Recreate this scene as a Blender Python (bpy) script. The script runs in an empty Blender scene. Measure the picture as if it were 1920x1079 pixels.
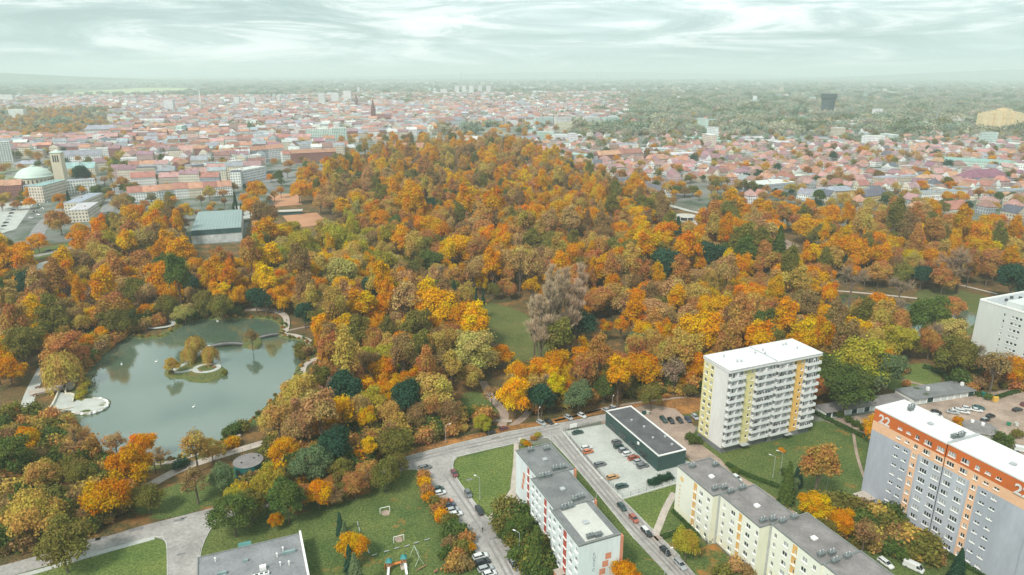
import bpy, bmesh, math, random
import numpy as np
from mathutils import Vector, Matrix

# ------------------------------------------------------------------ camera, sky, sun, exposure
scene = bpy.context.scene
COL = scene.collection
CAM_H = 130.0
FOC, CX, CY, HOR = 1288.0, 960.0, 539.5, 137.0
PITCH = math.atan((CY - HOR) / FOC)
cd = bpy.data.cameras.new('camera')
cd.sensor_width = 36.0
cd.lens = FOC / 1920.0 * 36.0
cd.clip_start = 1.0
cd.clip_end = 120000.0
cam = bpy.data.objects.new('camera', cd)
cam.location = (0, 0, CAM_H)
cam.rotation_euler = (math.pi / 2 - PITCH, 0, 0)
COL.objects.link(cam)
scene.camera = cam

SUN_EL, SUN_AZ = math.radians(48), math.radians(-148)     # azimuth clockwise from +Y: soft light from behind left
world = bpy.data.worlds.new('World')
scene.world = world
world.use_nodes = True
wn = world.node_tree
wn.nodes.clear()
def wnode(t, **k):
    n = wn.nodes.new(t)
    for a, b in k.items():
        setattr(n, a, b)
    return n
w_out = wnode('ShaderNodeOutputWorld')
w_bg = wnode('ShaderNodeBackground')
w_sky = wnode('ShaderNodeTexSky', sky_type='NISHITA', sun_disc=False)
w_sky.sun_elevation = SUN_EL
w_sky.sun_rotation = SUN_AZ
w_sky.air_density = 1.0
w_sky.dust_density = 3.0
w_tc = wnode('ShaderNodeTexCoord')
w_map = wnode('ShaderNodeMapping')
w_map.inputs['Location'].default_value = (3.1, 1.7, 0.35)
w_map.inputs['Scale'].default_value = (3.4, 3.4, 27.0)
w_n1 = wnode('ShaderNodeTexNoise')
w_n1.inputs['Scale'].default_value = 1.2
w_n1.inputs['Detail'].default_value = 9.0
w_n1.inputs['Roughness'].default_value = 0.68
w_n1.inputs['Distortion'].default_value = 0.9
w_map2 = wnode('ShaderNodeMapping')
w_map2.inputs['Location'].default_value = (7.3, 2.2, 0.9)
w_map2.inputs['Scale'].default_value = (1.6, 1.6, 12.0)
w_n2 = wnode('ShaderNodeTexNoise')
w_n2.inputs['Scale'].default_value = 0.9
w_n2.inputs['Detail'].default_value = 5.0
w_r1 = wnode('ShaderNodeValToRGB')
cr = w_r1.color_ramp
cr.elements[0].position = 0.40; cr.elements[0].color = (0.365, 0.48, 0.475, 1)
cr.elements[1].position = 0.66; cr.elements[1].color = (0.81, 0.86, 0.855, 1)
e = cr.elements.new(0.505); e.color = (0.49, 0.605, 0.595, 1)
e = cr.elements.new(0.56); e.color = (0.67, 0.755, 0.745, 1)
w_r2 = wnode('ShaderNodeValToRGB')
cr = w_r2.color_ramp
cr.elements[0].position = 0.36; cr.elements[0].color = (0.84, 0.86, 0.855, 1)
cr.elements[1].position = 0.62; cr.elements[1].color = (1.10, 1.08, 1.08, 1)
w_mul = wnode('ShaderNodeMix', data_type='RGBA', blend_type='MULTIPLY')
w_mul.inputs['Factor'].default_value = 1.0
w_sc = wnode('ShaderNodeMix', data_type='RGBA', blend_type='MULTIPLY')
w_sc.inputs['Factor'].default_value = 1.0
w_sc.inputs[7].default_value = (0.10, 0.10, 0.10, 1)
w_mix = wnode('ShaderNodeMix', data_type='RGBA')
w_mix.inputs['Factor'].default_value = 0.90
L = wn.links.new
L(w_tc.outputs['Generated'], w_map.inputs['Vector']); L(w_map.outputs['Vector'], w_n1.inputs['Vector'])
L(w_tc.outputs['Generated'], w_map2.inputs['Vector']); L(w_map2.outputs['Vector'], w_n2.inputs['Vector'])
L(w_n1.outputs['Fac'], w_r1.inputs['Fac']); L(w_n2.outputs['Fac'], w_r2.inputs['Fac'])
L(w_r1.outputs['Color'], w_mul.inputs[6]); L(w_r2.outputs['Color'], w_mul.inputs[7])
L(w_sky.outputs['Color'], w_sc.inputs[6])
L(w_sc.outputs[2], w_mix.inputs[6]); L(w_mul.outputs[2], w_mix.inputs[7])
L(w_mix.outputs[2], w_bg.inputs['Color'])
w_bg.inputs['Strength'].default_value = 0.62
L(w_bg.outputs['Background'], w_out.inputs['Surface'])

sd = bpy.data.lights.new('sun', 'SUN')
sd.energy = 1.5
sd.angle = math.radians(10)
sd.color = (1.0, 0.945, 0.85)
sun = bpy.data.objects.new('sun', sd)
sv = Vector((math.sin(SUN_AZ) * math.cos(SUN_EL), math.cos(SUN_AZ) * math.cos(SUN_EL), math.sin(SUN_EL)))
sun.rotation_euler = sv.to_track_quat('Z', 'Y').to_euler()
sun.location = (0, 0, 300)
COL.objects.link(sun)

vs = scene.view_settings
vs.view_transform = 'Standard'
vs.look = 'None'
vs.exposure = 1.36
vs.gamma = 1.0
vs.use_curve_mapping = False
scene.cycles.use_denoising = True
scene.cycles.max_bounces = 6
scene.cycles.diffuse_bounces = 3
scene.cycles.glossy_bounces = 2
scene.cycles.transmission_bounces = 3
scene.cycles.volume_bounces = 2
scene.cycles.transparent_max_bounces = 4

# ------------------------------------------------------------------ geometry of the place
CP, SP = math.cos(PITCH), math.sin(PITCH)
def at(px, py, z=0.0):
    """ground point (at height z) seen at a pixel of the photograph"""
    x = (px - CX) / FOC; y = -(py - CY) / FOC
    d = (x, CP + y * SP, -SP + y * CP)
    t = (z - CAM_H) / d[2]
    return Vector((d[0] * t, d[1] * t, z))
def proj(p):
    x, y, z = p[0], p[1], p[2] - CAM_H
    dep = y * CP - z * SP
    up = y * SP + z * CP
    return CX + FOC * x / dep, CY - FOC * up / dep, dep
ANG = math.radians(22.7)                                   # the estate's grid
E1 = Vector((math.cos(ANG), math.sin(ANG), 0)); E2 = Vector((math.sin(ANG), -math.cos(ANG), 0))
UP = Vector((0, 0, 1))
def UV(u, v, z=0.0):
    return E1 * u + E2 * v + UP * z

# ------------------------------------------------------------------ helpers
def tag(o, label=None, cat=None, group=None, kind=None):
    if label: o['label'] = label
    if cat: o['category'] = cat
    if group: o['group'] = group
    if kind: o['kind'] = kind
    return o
def empty(name, loc=(0, 0, 0), rz=0.0):
    o = bpy.data.objects.new(name, None)
    o.empty_display_size = 0.5
    o.location = loc; o.rotation_euler = (0, 0, rz)
    COL.objects.link(o)
    return o
def link(name, me, parent=None, loc=(0, 0, 0), rz=0.0, scale=None):
    o = bpy.data.objects.new(name, me)
    o.location = loc; o.rotation_euler = (0, 0, rz)
    if scale is not None: o.scale = scale
    COL.objects.link(o)
    if parent is not None: o.parent = parent
    return o
def copy_tree(o, parent=None):
    c = o.copy()
    COL.objects.link(c)
    c.parent = parent
    for ch in o.children:
        copy_tree(ch, c)
    return c

class MB:
    """collects polygons and links them as ONE mesh object"""
    def __init__(s):
        s.v = []; s.f = []; s.m = []; s.uv = []
    def poly(s, pts, mi=0, uv=None):
        n = len(s.v)
        s.v.extend([tuple(p) for p in pts])
        s.f.append(tuple(range(n, n + len(pts)))); s.m.append(mi)
        s.uv.append(uv)
    def box(s, c, sz, mi=0, rz=0.0, ax=None):
        c = Vector(c)
        if ax is None:
            ax = (Vector((math.cos(rz), math.sin(rz), 0)), Vector((-math.sin(rz), math.cos(rz), 0)), UP)
        a, b, d = ax[0] * (sz[0] / 2), ax[1] * (sz[1] / 2), ax[2] * (sz[2] / 2)
        P = [c + a * i + b * j + d * k for k in (-1, 1) for j in (-1, 1) for i in (-1, 1)]
        n = len(s.v)
        s.v.extend([tuple(p) for p in P])
        for q in ((0, 2, 3, 1), (4, 5, 7, 6), (0, 1, 5, 4), (2, 6, 7, 3), (0, 4, 6, 2), (1, 3, 7, 5)):
            s.f.append(tuple(n + i for i in q)); s.m.append(mi); s.uv.append(None)
    def ubox(s, u0, u1, v0, v1, z0, z1, mi=0):
        s.box(UV((u0 + u1) / 2, (v0 + v1) / 2, (z0 + z1) / 2), (abs(u1 - u0), abs(v1 - v0), abs(z1 - z0)), mi, ax=(E1, E2, UP))
    def cyl(s, c, r, h, mi=0, n=12, r2=None, cap=True, axis=None):
        r2 = r if r2 is None else r2
        c = Vector(c)
        ax = Vector(axis).normalized() if axis is not None else UP
        a = ax.orthogonal().normalized(); b = ax.cross(a)
        k = len(s.v)
        for i in range(n):
            t = 2 * math.pi * i / n
            d = a * math.cos(t) + b * math.sin(t)
            s.v.append(tuple(c + d * r)); s.v.append(tuple(c + d * r2 + ax * h))
        for i in range(n):
            j = (i + 1) % n
            s.f.append((k + 2 * i, k + 2 * j, k + 2 * j + 1, k + 2 * i + 1)); s.m.append(mi); s.uv.append(None)
        if cap:
            s.f.append(tuple(k + 2 * i + 1 for i in range(n))); s.m.append(mi); s.uv.append(None)
            s.f.append(tuple(k + 2 * (n - 1 - i) for i in range(n))); s.m.append(mi); s.uv.append(None)
    def bar(s, p, q, r, mi=0, n=6, r2=None):
        p = Vector(p); q = Vector(q)
        s.cyl(p, r, (q - p).length, mi, n, r2, True, q - p)
    def prism(s, pts, z0, z1, mi=0, mtop=None, msides=True, mbot=False):
        n = len(pts)
        top = [(p[0], p[1], z1) for p in pts]; bot = [(p[0], p[1], z0) for p in pts]
        area = sum(pts[i][0] * pts[(i + 1) % n][1] - pts[(i + 1) % n][0] * pts[i][1] for i in range(n))
        if area < 0: top.reverse(); bot.reverse()
        s.poly(top, mi if mtop is None else mtop)
        if msides:
            for i in range(n):
                j = (i + 1) % n
                s.poly([bot[i], bot[j], top[j], top[i]], mi)
    def mesh(s, name, mats):
        me = bpy.data.meshes.new(name)
        me.from_pydata(s.v, [], s.f)
        for m in mats: me.materials.append(m)
        me.polygons.foreach_set('material_index', s.m)
        if any(u is not None for u in s.uv):
            lay = me.uv_layers.new(name='UVMap')
            d = np.zeros((len(me.loops), 2), dtype=np.float32)
            k = 0
            for f, u in zip(s.f, s.uv):
                if u is not None:
                    d[k:k + len(f)] = u
                else:
                    d[k:k + len(f)] = (-1.0, -1.0)
                k += len(f)
            lay.data.foreach_set('uv', d.ravel())
        me.update()
        return me
    def build(s, name, mats, parent=None, loc=(0, 0, 0), rz=0.0):
        if not isinstance(mats, (list, tuple)): mats = [mats]
        return link(name, s.mesh(name, mats), parent, loc, rz)

# ------------------------------------------------------------------ materials
MATS = {}
def nodes_of(name):
    m = bpy.data.materials.new(name)
    m.use_nodes = True
    nt = m.node_tree
    b = nt.nodes['Principled BSDF']
    return m, nt, b
def rgba(c): return (c[0], c[1], c[2], 1.0)
def pm(name, col, rough=0.8, var=0.18, scale=0.6, spec=0.25, metal=0.0, col2=None, bump=0.0, detail=5.0, coord='Object', stretch=None, fine=0.0):
    """a plain paint/plaster/asphalt surface: base colour broken up by noise at two scales"""
    if name in MATS: return MATS[name]
    m, nt, b = nodes_of(name)
    tc = nt.nodes.new('ShaderNodeTexCoord')
    src = tc.outputs[coord]
    if stretch:
        mp = nt.nodes.new('ShaderNodeMapping'); mp.inputs['Scale'].default_value = stretch
        nt.links.new(src, mp.inputs['Vector']); src = mp.outputs['Vector']
    nz = nt.nodes.new('ShaderNodeTexNoise')
    nz.inputs['Scale'].default_value = scale; nz.inputs['Detail'].default_value = detail; nz.inputs['Roughness'].default_value = 0.62
    nt.links.new(src, nz.inputs['Vector'])
    rp = nt.nodes.new('ShaderNodeValToRGB')
    c1 = [c * (1 - var) for c in col]; c2 = col2 if col2 is not None else [min(1, c * (1 + var)) for c in col]
    rp.color_ramp.elements[0].position = 0.33; rp.color_ramp.elements[0].color = rgba(c1)
    rp.color_ramp.elements[1].position = 0.68; rp.color_ramp.elements[1].color = rgba(c2)
    nt.links.new(nz.outputs['Fac'], rp.inputs['Fac'])
    out = rp.outputs['Color']
    if fine:
        n2 = nt.nodes.new('ShaderNodeTexNoise'); n2.inputs['Scale'].default_value = scale * 9; n2.inputs['Detail'].default_value = 3
        nt.links.new(src, n2.inputs['Vector'])
        r2 = nt.nodes.new('ShaderNodeMapRange'); r2.inputs['From Min'].default_value = 0.3; r2.inputs['From Max'].default_value = 0.7
        r2.inputs['To Min'].default_value = 1 - fine; r2.inputs['To Max'].default_value = 1 + fine
        nt.links.new(n2.outputs['Fac'], r2.inputs['Value'])
        mx = nt.nodes.new('ShaderNodeMix'); mx.data_type = 'RGBA'; mx.blend_type = 'MULTIPLY'; mx.inputs['Factor'].default_value = 1
        nt.links.new(out, mx.inputs[6]); nt.links.new(r2.outputs['Result'], mx.inputs[7]); out = mx.outputs[2]
    nt.links.new(out, b.inputs['Base Color'])
    b.inputs['Roughness'].default_value = rough
    b.inputs['Specular IOR Level'].default_value = spec
    b.inputs['Metallic'].default_value = metal
    if bump:
        bp = nt.nodes.new('ShaderNodeBump'); bp.inputs['Strength'].default_value = bump; bp.inputs['Distance'].default_value = 0.3
        nt.links.new(nz.outputs['Fac'], bp.inputs['Height']); nt.links.new(bp.outputs['Normal'], b.inputs['Normal'])
    MATS[name] = m
    return m
def objcol(name, rough=0.35, spec=0.5, coat=0.0, var=0.0):
    """paint whose colour is each object's own colour"""
    m, nt, b = nodes_of(name)
    oi = nt.nodes.new('ShaderNodeObjectInfo')
    out = oi.outputs['Color']
    if var:
        tc = nt.nodes.new('ShaderNodeTexCoord'); nz = nt.nodes.new('ShaderNodeTexNoise')
        nz.inputs['Scale'].default_value = 0.25; nz.inputs['Detail'].default_value = 5
        nt.links.new(tc.outputs['Object'], nz.inputs['Vector'])
        r2 = nt.nodes.new('ShaderNodeMapRange'); r2.inputs['From Min'].default_value = 0.3; r2.inputs['From Max'].default_value = 0.7
        r2.inputs['To Min'].default_value = 1 - var; r2.inputs['To Max'].default_value = 1 + var
        nt.links.new(nz.outputs['Fac'], r2.inputs['Value'])
        mx = nt.nodes.new('ShaderNodeMix'); mx.data_type = 'RGBA'; mx.blend_type = 'MULTIPLY'; mx.inputs['Factor'].default_value = 1
        nt.links.new(out, mx.inputs[6]); nt.links.new(r2.outputs['Result'], mx.inputs[7]); out = mx.outputs[2]
    nt.links.new(out, b.inputs['Base Color'])
    b.inputs['Roughness'].default_value = rough
    b.inputs['Specular IOR Level'].default_value = spec
    if coat: b.inputs['Coat Weight'].default_value = coat
    MATS[name] = m
    return m
M_ASPH = pm('asphalt', (0.33, 0.31, 0.295), 0.9, 0.22, 0.1, fine=0.16)
M_ASPH_D = pm('asphalt_worn', (0.24, 0.235, 0.235), 0.9, 0.2, 0.12, fine=0.12)
M_CONC = pm('concrete_paving', (0.42, 0.43, 0.40), 0.9, 0.12, 0.15, fine=0.10)
M_PATH = pm('gravel_path', (0.44, 0.38, 0.33), 0.95, 0.15, 0.3, fine=0.12)
M_DIRT = pm('trodden_dirt', (0.33, 0.25, 0.20), 0.95, 0.25, 0.12, fine=0.15)
M_KERB = pm('kerb_stone', (0.50, 0.50, 0.47), 0.9, 0.1, 0.5)
M_CLAY = pm('red_clay', (0.45, 0.23, 0.13), 0.95, 0.12, 0.08)
M_GLASS = pm('window_glass', (0.035, 0.05, 0.055), 0.12, 0.3, 0.8, spec=0.6)
M_CURT = pm('curtained_glass', (0.34, 0.36, 0.36), 0.25, 0.25, 1.2, spec=0.5)
M_FRAME = pm('white_window_frame', (0.80, 0.80, 0.78), 0.5, 0.05, 1.0)
M_ROOFFELT = pm('roof_felt', (0.18, 0.185, 0.187), 0.9, 0.22, 0.18, fine=0.12)
M_ROOFDARK = pm('roof_felt_dark', (0.10, 0.10, 0.105), 0.9, 0.22, 0.18, fine=0.12)
M_EDGE = pm('roof_edge_metal', (0.20, 0.215, 0.21), 0.6, 0.15, 0.8)
M_STACK = pm('vent_stack_metal', (0.15, 0.17, 0.17), 0.6, 0.2, 0.8)
M_ROOFFELT2 = pm('roof_felt_warm', (0.215, 0.198, 0.195), 0.9, 0.22, 0.18, fine=0.12)
M_ROOFWHITE = pm('white_roof_membrane', (0.68, 0.68, 0.68), 0.7, 0.10, 0.10, fine=0.05)
M_METAL = pm('zinc_sheet', (0.42, 0.44, 0.45), 0.5, 0.12, 0.8, metal=0.2)
M_DARKMET = pm('dark_metal', (0.07, 0.08, 0.085), 0.5, 0.2, 1.0)
M_WHITE = pm('white_paint', (0.78, 0.78, 0.76), 0.6, 0.05, 0.5)
M_WOOD = pm('weathered_wood', (0.33, 0.17, 0.09), 0.8, 0.25, 1.5)
M_STONE = pm('pale_stone', (0.46, 0.44, 0.40), 0.9, 0.2, 1.0)
# ------------------------------------------------------------------ ground, lawns, roads, water
def grass_mat(name, g1, g2, leaf=None, leaf_amt=0.0, scale=0.05):
    m, nt, b = nodes_of(name)
    N = nt.nodes.new; LK = nt.links.new
    tc = N('ShaderNodeTexCoord')
    a = N('ShaderNodeTexNoise'); a.inputs['Scale'].default_value = scale; a.inputs['Detail'].default_value = 10; a.inputs['Roughness'].default_value = 0.78
    LK(tc.outputs['Object'], a.inputs['Vector'])
    r = N('ShaderNodeValToRGB')
    r.color_ramp.elements[0].position = 0.36; r.color_ramp.elements[0].color = rgba(g1)
    r.color_ramp.elements[1].position = 0.64; r.color_ramp.elements[1].color = rgba(g2)
    LK(a.outputs['Fac'], r.inputs['Fac'])
    out = r.outputs['Color']
    f = N('ShaderNodeTexNoise'); f.inputs['Scale'].default_value = 1.6; f.inputs['Detail'].default_value = 4
    LK(tc.outputs['Object'], f.inputs['Vector'])
    mr = N('ShaderNodeMapRange'); mr.inputs['From Min'].default_value = 0.32; mr.inputs['From Max'].default_value = 0.68
    mr.inputs['To Min'].default_value = 0.6; mr.inputs['To Max'].default_value = 1.4
    LK(f.outputs['Fac'], mr.inputs['Value'])
    mx = N('ShaderNodeMix'); mx.data_type = 'RGBA'; mx.blend_type = 'MULTIPLY'; mx.inputs['Factor'].default_value = 1
    LK(out, mx.inputs[6]); LK(mr.outputs['Result'], mx.inputs[7]); out = mx.outputs[2]
    if leaf:
        n2 = N('ShaderNodeTexNoise'); n2.inputs['Scale'].default_value = 0.11; n2.inputs['Detail'].default_value = 9; n2.inputs['Roughness'].default_value = 0.75
        LK(tc.outputs['Object'], n2.inputs['Vector'])
        m2 = N('ShaderNodeMapRange'); m2.inputs['From Min'].default_value = 0.62 - leaf_amt * 0.3; m2.inputs['From Max'].default_value = 0.78 - leaf_amt * 0.3
        LK(n2.outputs['Fac'], m2.inputs['Value'])
        x2 = N('ShaderNodeMix'); x2.data_type = 'RGBA'
        LK(m2.outputs['Result'], x2.inputs['Factor']); LK(out, x2.inputs[6]); x2.inputs[7].default_value = rgba(leaf); out = x2.outputs[2]
    LK(out, b.inputs['Base Color'])
    b.inputs['Roughness'].default_value = 0.95; b.inputs['Specular IOR Level'].default_value = 0.1
    bp = N('ShaderNodeBump'); bp.inputs['Strength'].default_value = 0.5; bp.inputs['Distance'].default_value = 0.25
    LK(f.outputs['Fac'], bp.inputs['Height']); LK(bp.outputs['Normal'], b.inputs['Normal'])
    MATS[name] = m
    return m
LEAF_C = (0.40, 0.16, 0.045)
M_LAWN = grass_mat('mown_grass', (0.055, 0.095, 0.028), (0.125, 0.15, 0.045), LEAF_C, 0.14)
M_LAWN_B = grass_mat('bright_grass', (0.085, 0.13, 0.035), (0.15, 0.18, 0.05), LEAF_C, 0.03)
M_LITTER = grass_mat('leaf_litter', (0.05, 0.062, 0.024), (0.17, 0.10, 0.045), (0.30, 0.145, 0.05), 0.38)
M_MEADOW = grass_mat('meadow_grass', (0.08, 0.10, 0.03), (0.13, 0.14, 0.045), (0.26, 0.14, 0.07), 0.25)
M_BANK = grass_mat('bank_grass', (0.06, 0.10, 0.03), (0.15, 0.14, 0.05), (0.28, 0.13, 0.06), 0.25, 0.3)

def town_ground():
    m, nt, b = nodes_of('town_ground')
    N = nt.nodes.new; LK = nt.links.new
    tc = N('ShaderNodeTexCoord')
    vo = N('ShaderNodeTexVoronoi'); vo.inputs['Scale'].default_value = 0.0032
    wq = N('ShaderNodeTexNoise'); wq.inputs['Scale'].default_value = 0.004; wq.inputs['Detail'].default_value = 4
    LK(tc.outputs['Object'], wq.inputs['Vector'])
    wm = N('ShaderNodeVectorMath'); wm.operation = 'MULTIPLY_ADD'; wm.inputs[1].default_value = (160, 160, 0)
    LK(wq.outputs['Color'], wm.inputs[0]); LK(tc.outputs['Object'], wm.inputs[2])
    LK(wm.outputs['Vector'], vo.inputs['Vector'])
    sp = N('ShaderNodeSeparateColor'); LK(vo.outputs['Color'], sp.inputs['Color'])
    r = N('ShaderNodeValToRGB'); r.color_ramp.interpolation = 'CONSTANT'
    cols = [(0.085, 0.11, 0.075), (0.11, 0.135, 0.09), (0.15, 0.16, 0.12), (0.075, 0.10, 0.07), (0.19, 0.23, 0.14), (0.13, 0.135, 0.11), (0.09, 0.115, 0.08)]
    r.color_ramp.elements[0].color = rgba(cols[0]); r.color_ramp.elements[0].position = 0
    r.color_ramp.elements[1].color = rgba(cols[1]); r.color_ramp.elements[1].position = 0.15
    for i, c in enumerate(cols[2:]):
        e = r.color_ramp.elements.new(0.3 + 0.14 * i); e.color = rgba(c)
    LK(sp.outputs[0], r.inputs['Fac'])
    n = N('ShaderNodeTexNoise'); n.inputs['Scale'].default_value = 0.02; n.inputs['Detail'].default_value = 9; n.inputs['Roughness'].default_value = 0.7
    LK(tc.outputs['Object'], n.inputs['Vector'])
    mr = N('ShaderNodeMapRange'); mr.inputs['From Min'].default_value = 0.33; mr.inputs['From Max'].default_value = 0.67
    mr.inputs['To Min'].default_value = 0.45; mr.inputs['To Max'].default_value = 1.5
    LK(n.outputs['Fac'], mr.inputs['Value'])
    mx = N('ShaderNodeMix'); mx.data_type = 'RGBA'; mx.blend_type = 'MULTIPLY'; mx.inputs['Factor'].default_value = 1
    LK(r.outputs['Color'], mx.inputs[6]); LK(mr.outputs['Result'], mx.inputs[7])
    n3 = N('ShaderNodeTexNoise'); n3.inputs['Scale'].default_value = 0.035; n3.inputs['Detail'].default_value = 5
    LK(tc.outputs['Object'], n3.inputs['Vector'])
    m3 = N('ShaderNodeMapRange'); m3.inputs['From Min'].default_value = 0.42; m3.inputs['From Max'].default_value = 0.54
    LK(n3.outputs['Fac'], m3.inputs['Value'])
    # paved town core against open country: a soft patch around the town
    ve = N('ShaderNodeVectorMath'); ve.operation = 'DISTANCE'; ve.inputs[1].default_value = (-450, 1500, 0)
    LK(tc.outputs['Object'], ve.inputs[0])
    mv = N('ShaderNodeMapRange'); mv.inputs['From Min'].default_value = 500; mv.inputs['From Max'].default_value = 1500
    mv.inputs['To Min'].default_value = 0.8; mv.inputs['To Max'].default_value = 0.0
    LK(ve.outputs['Value'], mv.inputs['Value'])
    mu = N('ShaderNodeMath'); mu.operation = 'MULTIPLY'; LK(m3.outputs['Result'], mu.inputs[0]); LK(mv.outputs['Result'], mu.inputs[1])
    x3 = N('ShaderNodeMix'); x3.data_type = 'RGBA'
    LK(mu.outputs['Value'], x3.inputs['Factor']); LK(mx.outputs[2], x3.inputs[6]); x3.inputs[7].default_value = (0.27, 0.26, 0.26, 1)
    LK(x3.outputs[2], b.inputs['Base Color'])
    b.inputs['Roughness'].default_value = 0.95; b.inputs['Specular IOR Level'].default_value = 0.1
    MATS['town_ground'] = m
    return m
M_TOWN = town_ground()

def smooth_loop(pts, k=4, closed=True):
    n = len(pts); out = []
    rng = range(n) if closed else range(n - 1)
    for i in rng:
        p0 = pts[(i - 1) % n] if closed or i > 0 else pts[i]
        p1, p2 = pts[i], pts[(i + 1) % n]
        p3 = pts[(i + 2) % n] if closed or i + 2 < n else p2
        for j in range(k):
            t = j / k
            out.append(tuple(0.5 * ((2 * p1[c]) + (-p0[c] + p2[c]) * t + (2 * p0[c] - 5 * p1[c] + 4 * p2[c] - p3[c]) * t * t + (-p0[c] + 3 * p1[c] - 3 * p2[c] + p3[c]) * t ** 3) for c in (0, 1)))
    if not closed: out.append(tuple(pts[-1][:2]))
    return out
def loop_px(px, z=0.0, k=0):
    w = [at(x, y, z) for x, y in px]
    w = [(p.x, p.y) for p in w]
    return smooth_loop(w, k) if k else w
def sheet(name, pts, z, mat, thick=0.0):
    b = MB()
    b.prism(pts, z - max(thick, 0.001), z, 0, msides=thick > 0)
    o = b.build(name, mat)
    o['kind'] = 'structure'
    return o
def ribbon_pts(line, w):
    n = len(line); a = []; c = []
    for i in range(n):
        p = Vector(line[i][:2]); q = Vector(line[min(i + 1, n - 1)][:2]); r = Vector(line[max(i - 1, 0)][:2])
        d = (q - r).normalized(); nn = Vector((-d.y, d.x))
        ww = w if not isinstance(w, (list, tuple)) else w[i]
        a.append(p + nn * ww / 2); c.append(p - nn * ww / 2)
    return a, c
def ribbon(name, line, w, z, mat, thick=0.0):
    a, c = ribbon_pts(line, w)
    b = MB()
    for i in range(len(line) - 1):
        b.poly([(*c[i], z), (*c[i + 1], z), (*a[i + 1], z), (*a[i], z)])
        if thick:
            b.poly([(*a[i], z), (*a[i + 1], z), (*a[i + 1], z - thick), (*a[i], z - thick)])
            b.poly([(*c[i + 1], z), (*c[i], z), (*c[i], z - thick), (*c[i + 1], z - thick)])
    o = b.build(name, mat)
    o['kind'] = 'structure'
    return o
def line_px(px, k=4, z=0.0):
    w = [at(x, y, z) for x, y in px]
    w = [(p.x, p.y) for p in w]
    return smooth_loop(w, k, closed=False) if k else w

R_GROUND = 40000.0
gm = MB()
gm.poly([(R_GROUND * math.cos(2 * math.pi * i / 96), R_GROUND * math.sin(2 * math.pi * i / 96), 0) for i in range(96)])
g = gm.build('ground', M_TOWN); g['kind'] = 'structure'

# park floor under the trees
PARK = [(0, 1079), (0, 470), (140, 452), (215, 440), (330, 425), (352, 460), (455, 455), (470, 405), (540, 372), (545, 345), (640, 318), (720, 283), (860, 262), (975, 278),
        (1060, 318), (1150, 352), (1290, 392), (1440, 420), (1600, 430), (1760, 440), (1920, 462), (1990, 720), (1840, 745), (1700, 745), (1540, 770), (1430, 790), (1310, 800),
        (1130, 778), (1030, 800), (960, 812), (850, 840), (745, 872), (600, 915), (410, 965), (265, 1000), (130, 1030)]
sheet('park_floor', loop_px(PARK), 0.02, M_LITTER)

# lawns
sheet('estate_grass', [(-260, 40), (330, 40), (330, 240), (150, 245), (60, 232), (-40, 215), (-180, 165), (-260, 150)], 0.010, M_LAWN)
def lawn(name, px, mat=M_LAWN, z=0.05, k=0):
    return sheet(name, loop_px(px, 0.0, k), z, mat)
lawn('lawn', [(150, 1046), (225, 1027), (290, 1012), (306, 1014), (313, 1028), (314, 1079), (300, 1140), (40, 1140), (20, 1090)], M_LAWN_B)
lawn('lawn', [(375, 1035), (400, 990), (425, 968), (560, 935), (680, 900), (745, 884), (786, 886), (815, 930), (862, 992), (900, 1060), (930, 1120), (370, 1140)])
lawn('lawn', [(851, 876), (860, 862), (965, 833), (967, 912), (926, 967), (903, 958), (853, 893)], M_LAWN_B)
lawn('lawn', [(934, 975), (962, 930), (978, 950), (1020, 1000), (1060, 1100), (1010, 1110), (960, 1020), (930, 985)])
lawn('lawn', [(1100, 945), (1165, 1010), (1230, 1079), (1260, 1120), (1150, 1120)])
lawn('lawn', [(1166, 937), (1268, 905), (1262, 930), (1240, 970), (1228, 1003), (1215, 985)], M_LAWN_B)
lawn('lawn', [(1248, 985), (1260, 950), (1345, 1020), (1480, 1140), (1330, 1140), (1262, 1035), (1235, 1010)])
lawn('lawn', [(1283, 828), (1300, 818), (1352, 868), (1525, 808), (1555, 790), (1640, 828), (1660, 900), (1630, 950), (1540, 955), (1440, 918), (1395, 893), (1345, 878)])
lawn('lawn', [(1500, 985), (1560, 955), (1640, 960), (1760, 1020), (1900, 1100), (1700, 1120)], M_LAWN)
lawn('meadow', [(868, 565), (905, 566), (960, 578), (1000, 600), (1030, 640), (1020, 668), (965, 676), (935, 650), (905, 615), (880, 590)], M_MEADOW, k=3)
lawn('meadow', [(1690, 690), (1740, 682), (1765, 715), (1700, 735), (1665, 725)], M_LAWN_B, k=3)
lawn('lawn', [(862, 745), (900, 735), (935, 775), (880, 785)], M_LAWN, k=3)
lawn('lawn', [(1180, 765), (1310, 745), (1312, 778), (1230, 782)], M_MEADOW, k=3)
lawn('lawn', [(1720, 545), (1800, 545), (1900, 575), (1840, 600), (1740, 575)], M_MEADOW, k=3)
lawn('lawn', [(800, 845), (930, 800), (950, 806), (840, 838)], M_LAWN)
lawn('lawn', [(250, 945), (340, 905), (430, 880), (480, 890), (430, 935), (300, 975)], M_LAWN, k=3)
lawn('lawn', [(1700, 790), (1800, 815), (1920, 880), (1990, 930), (1850, 840), (1690, 800)], M_LAWN)
lawn('grass_strip', [(0, 478), (60, 470), (150, 450), (210, 440), (215, 446), (150, 462), (60, 490), (0, 500)], M_LAWN)
lawn('grass_strip', [(195, 350), (207, 352), (200, 400), (180, 402)], M_MEADOW)

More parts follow.
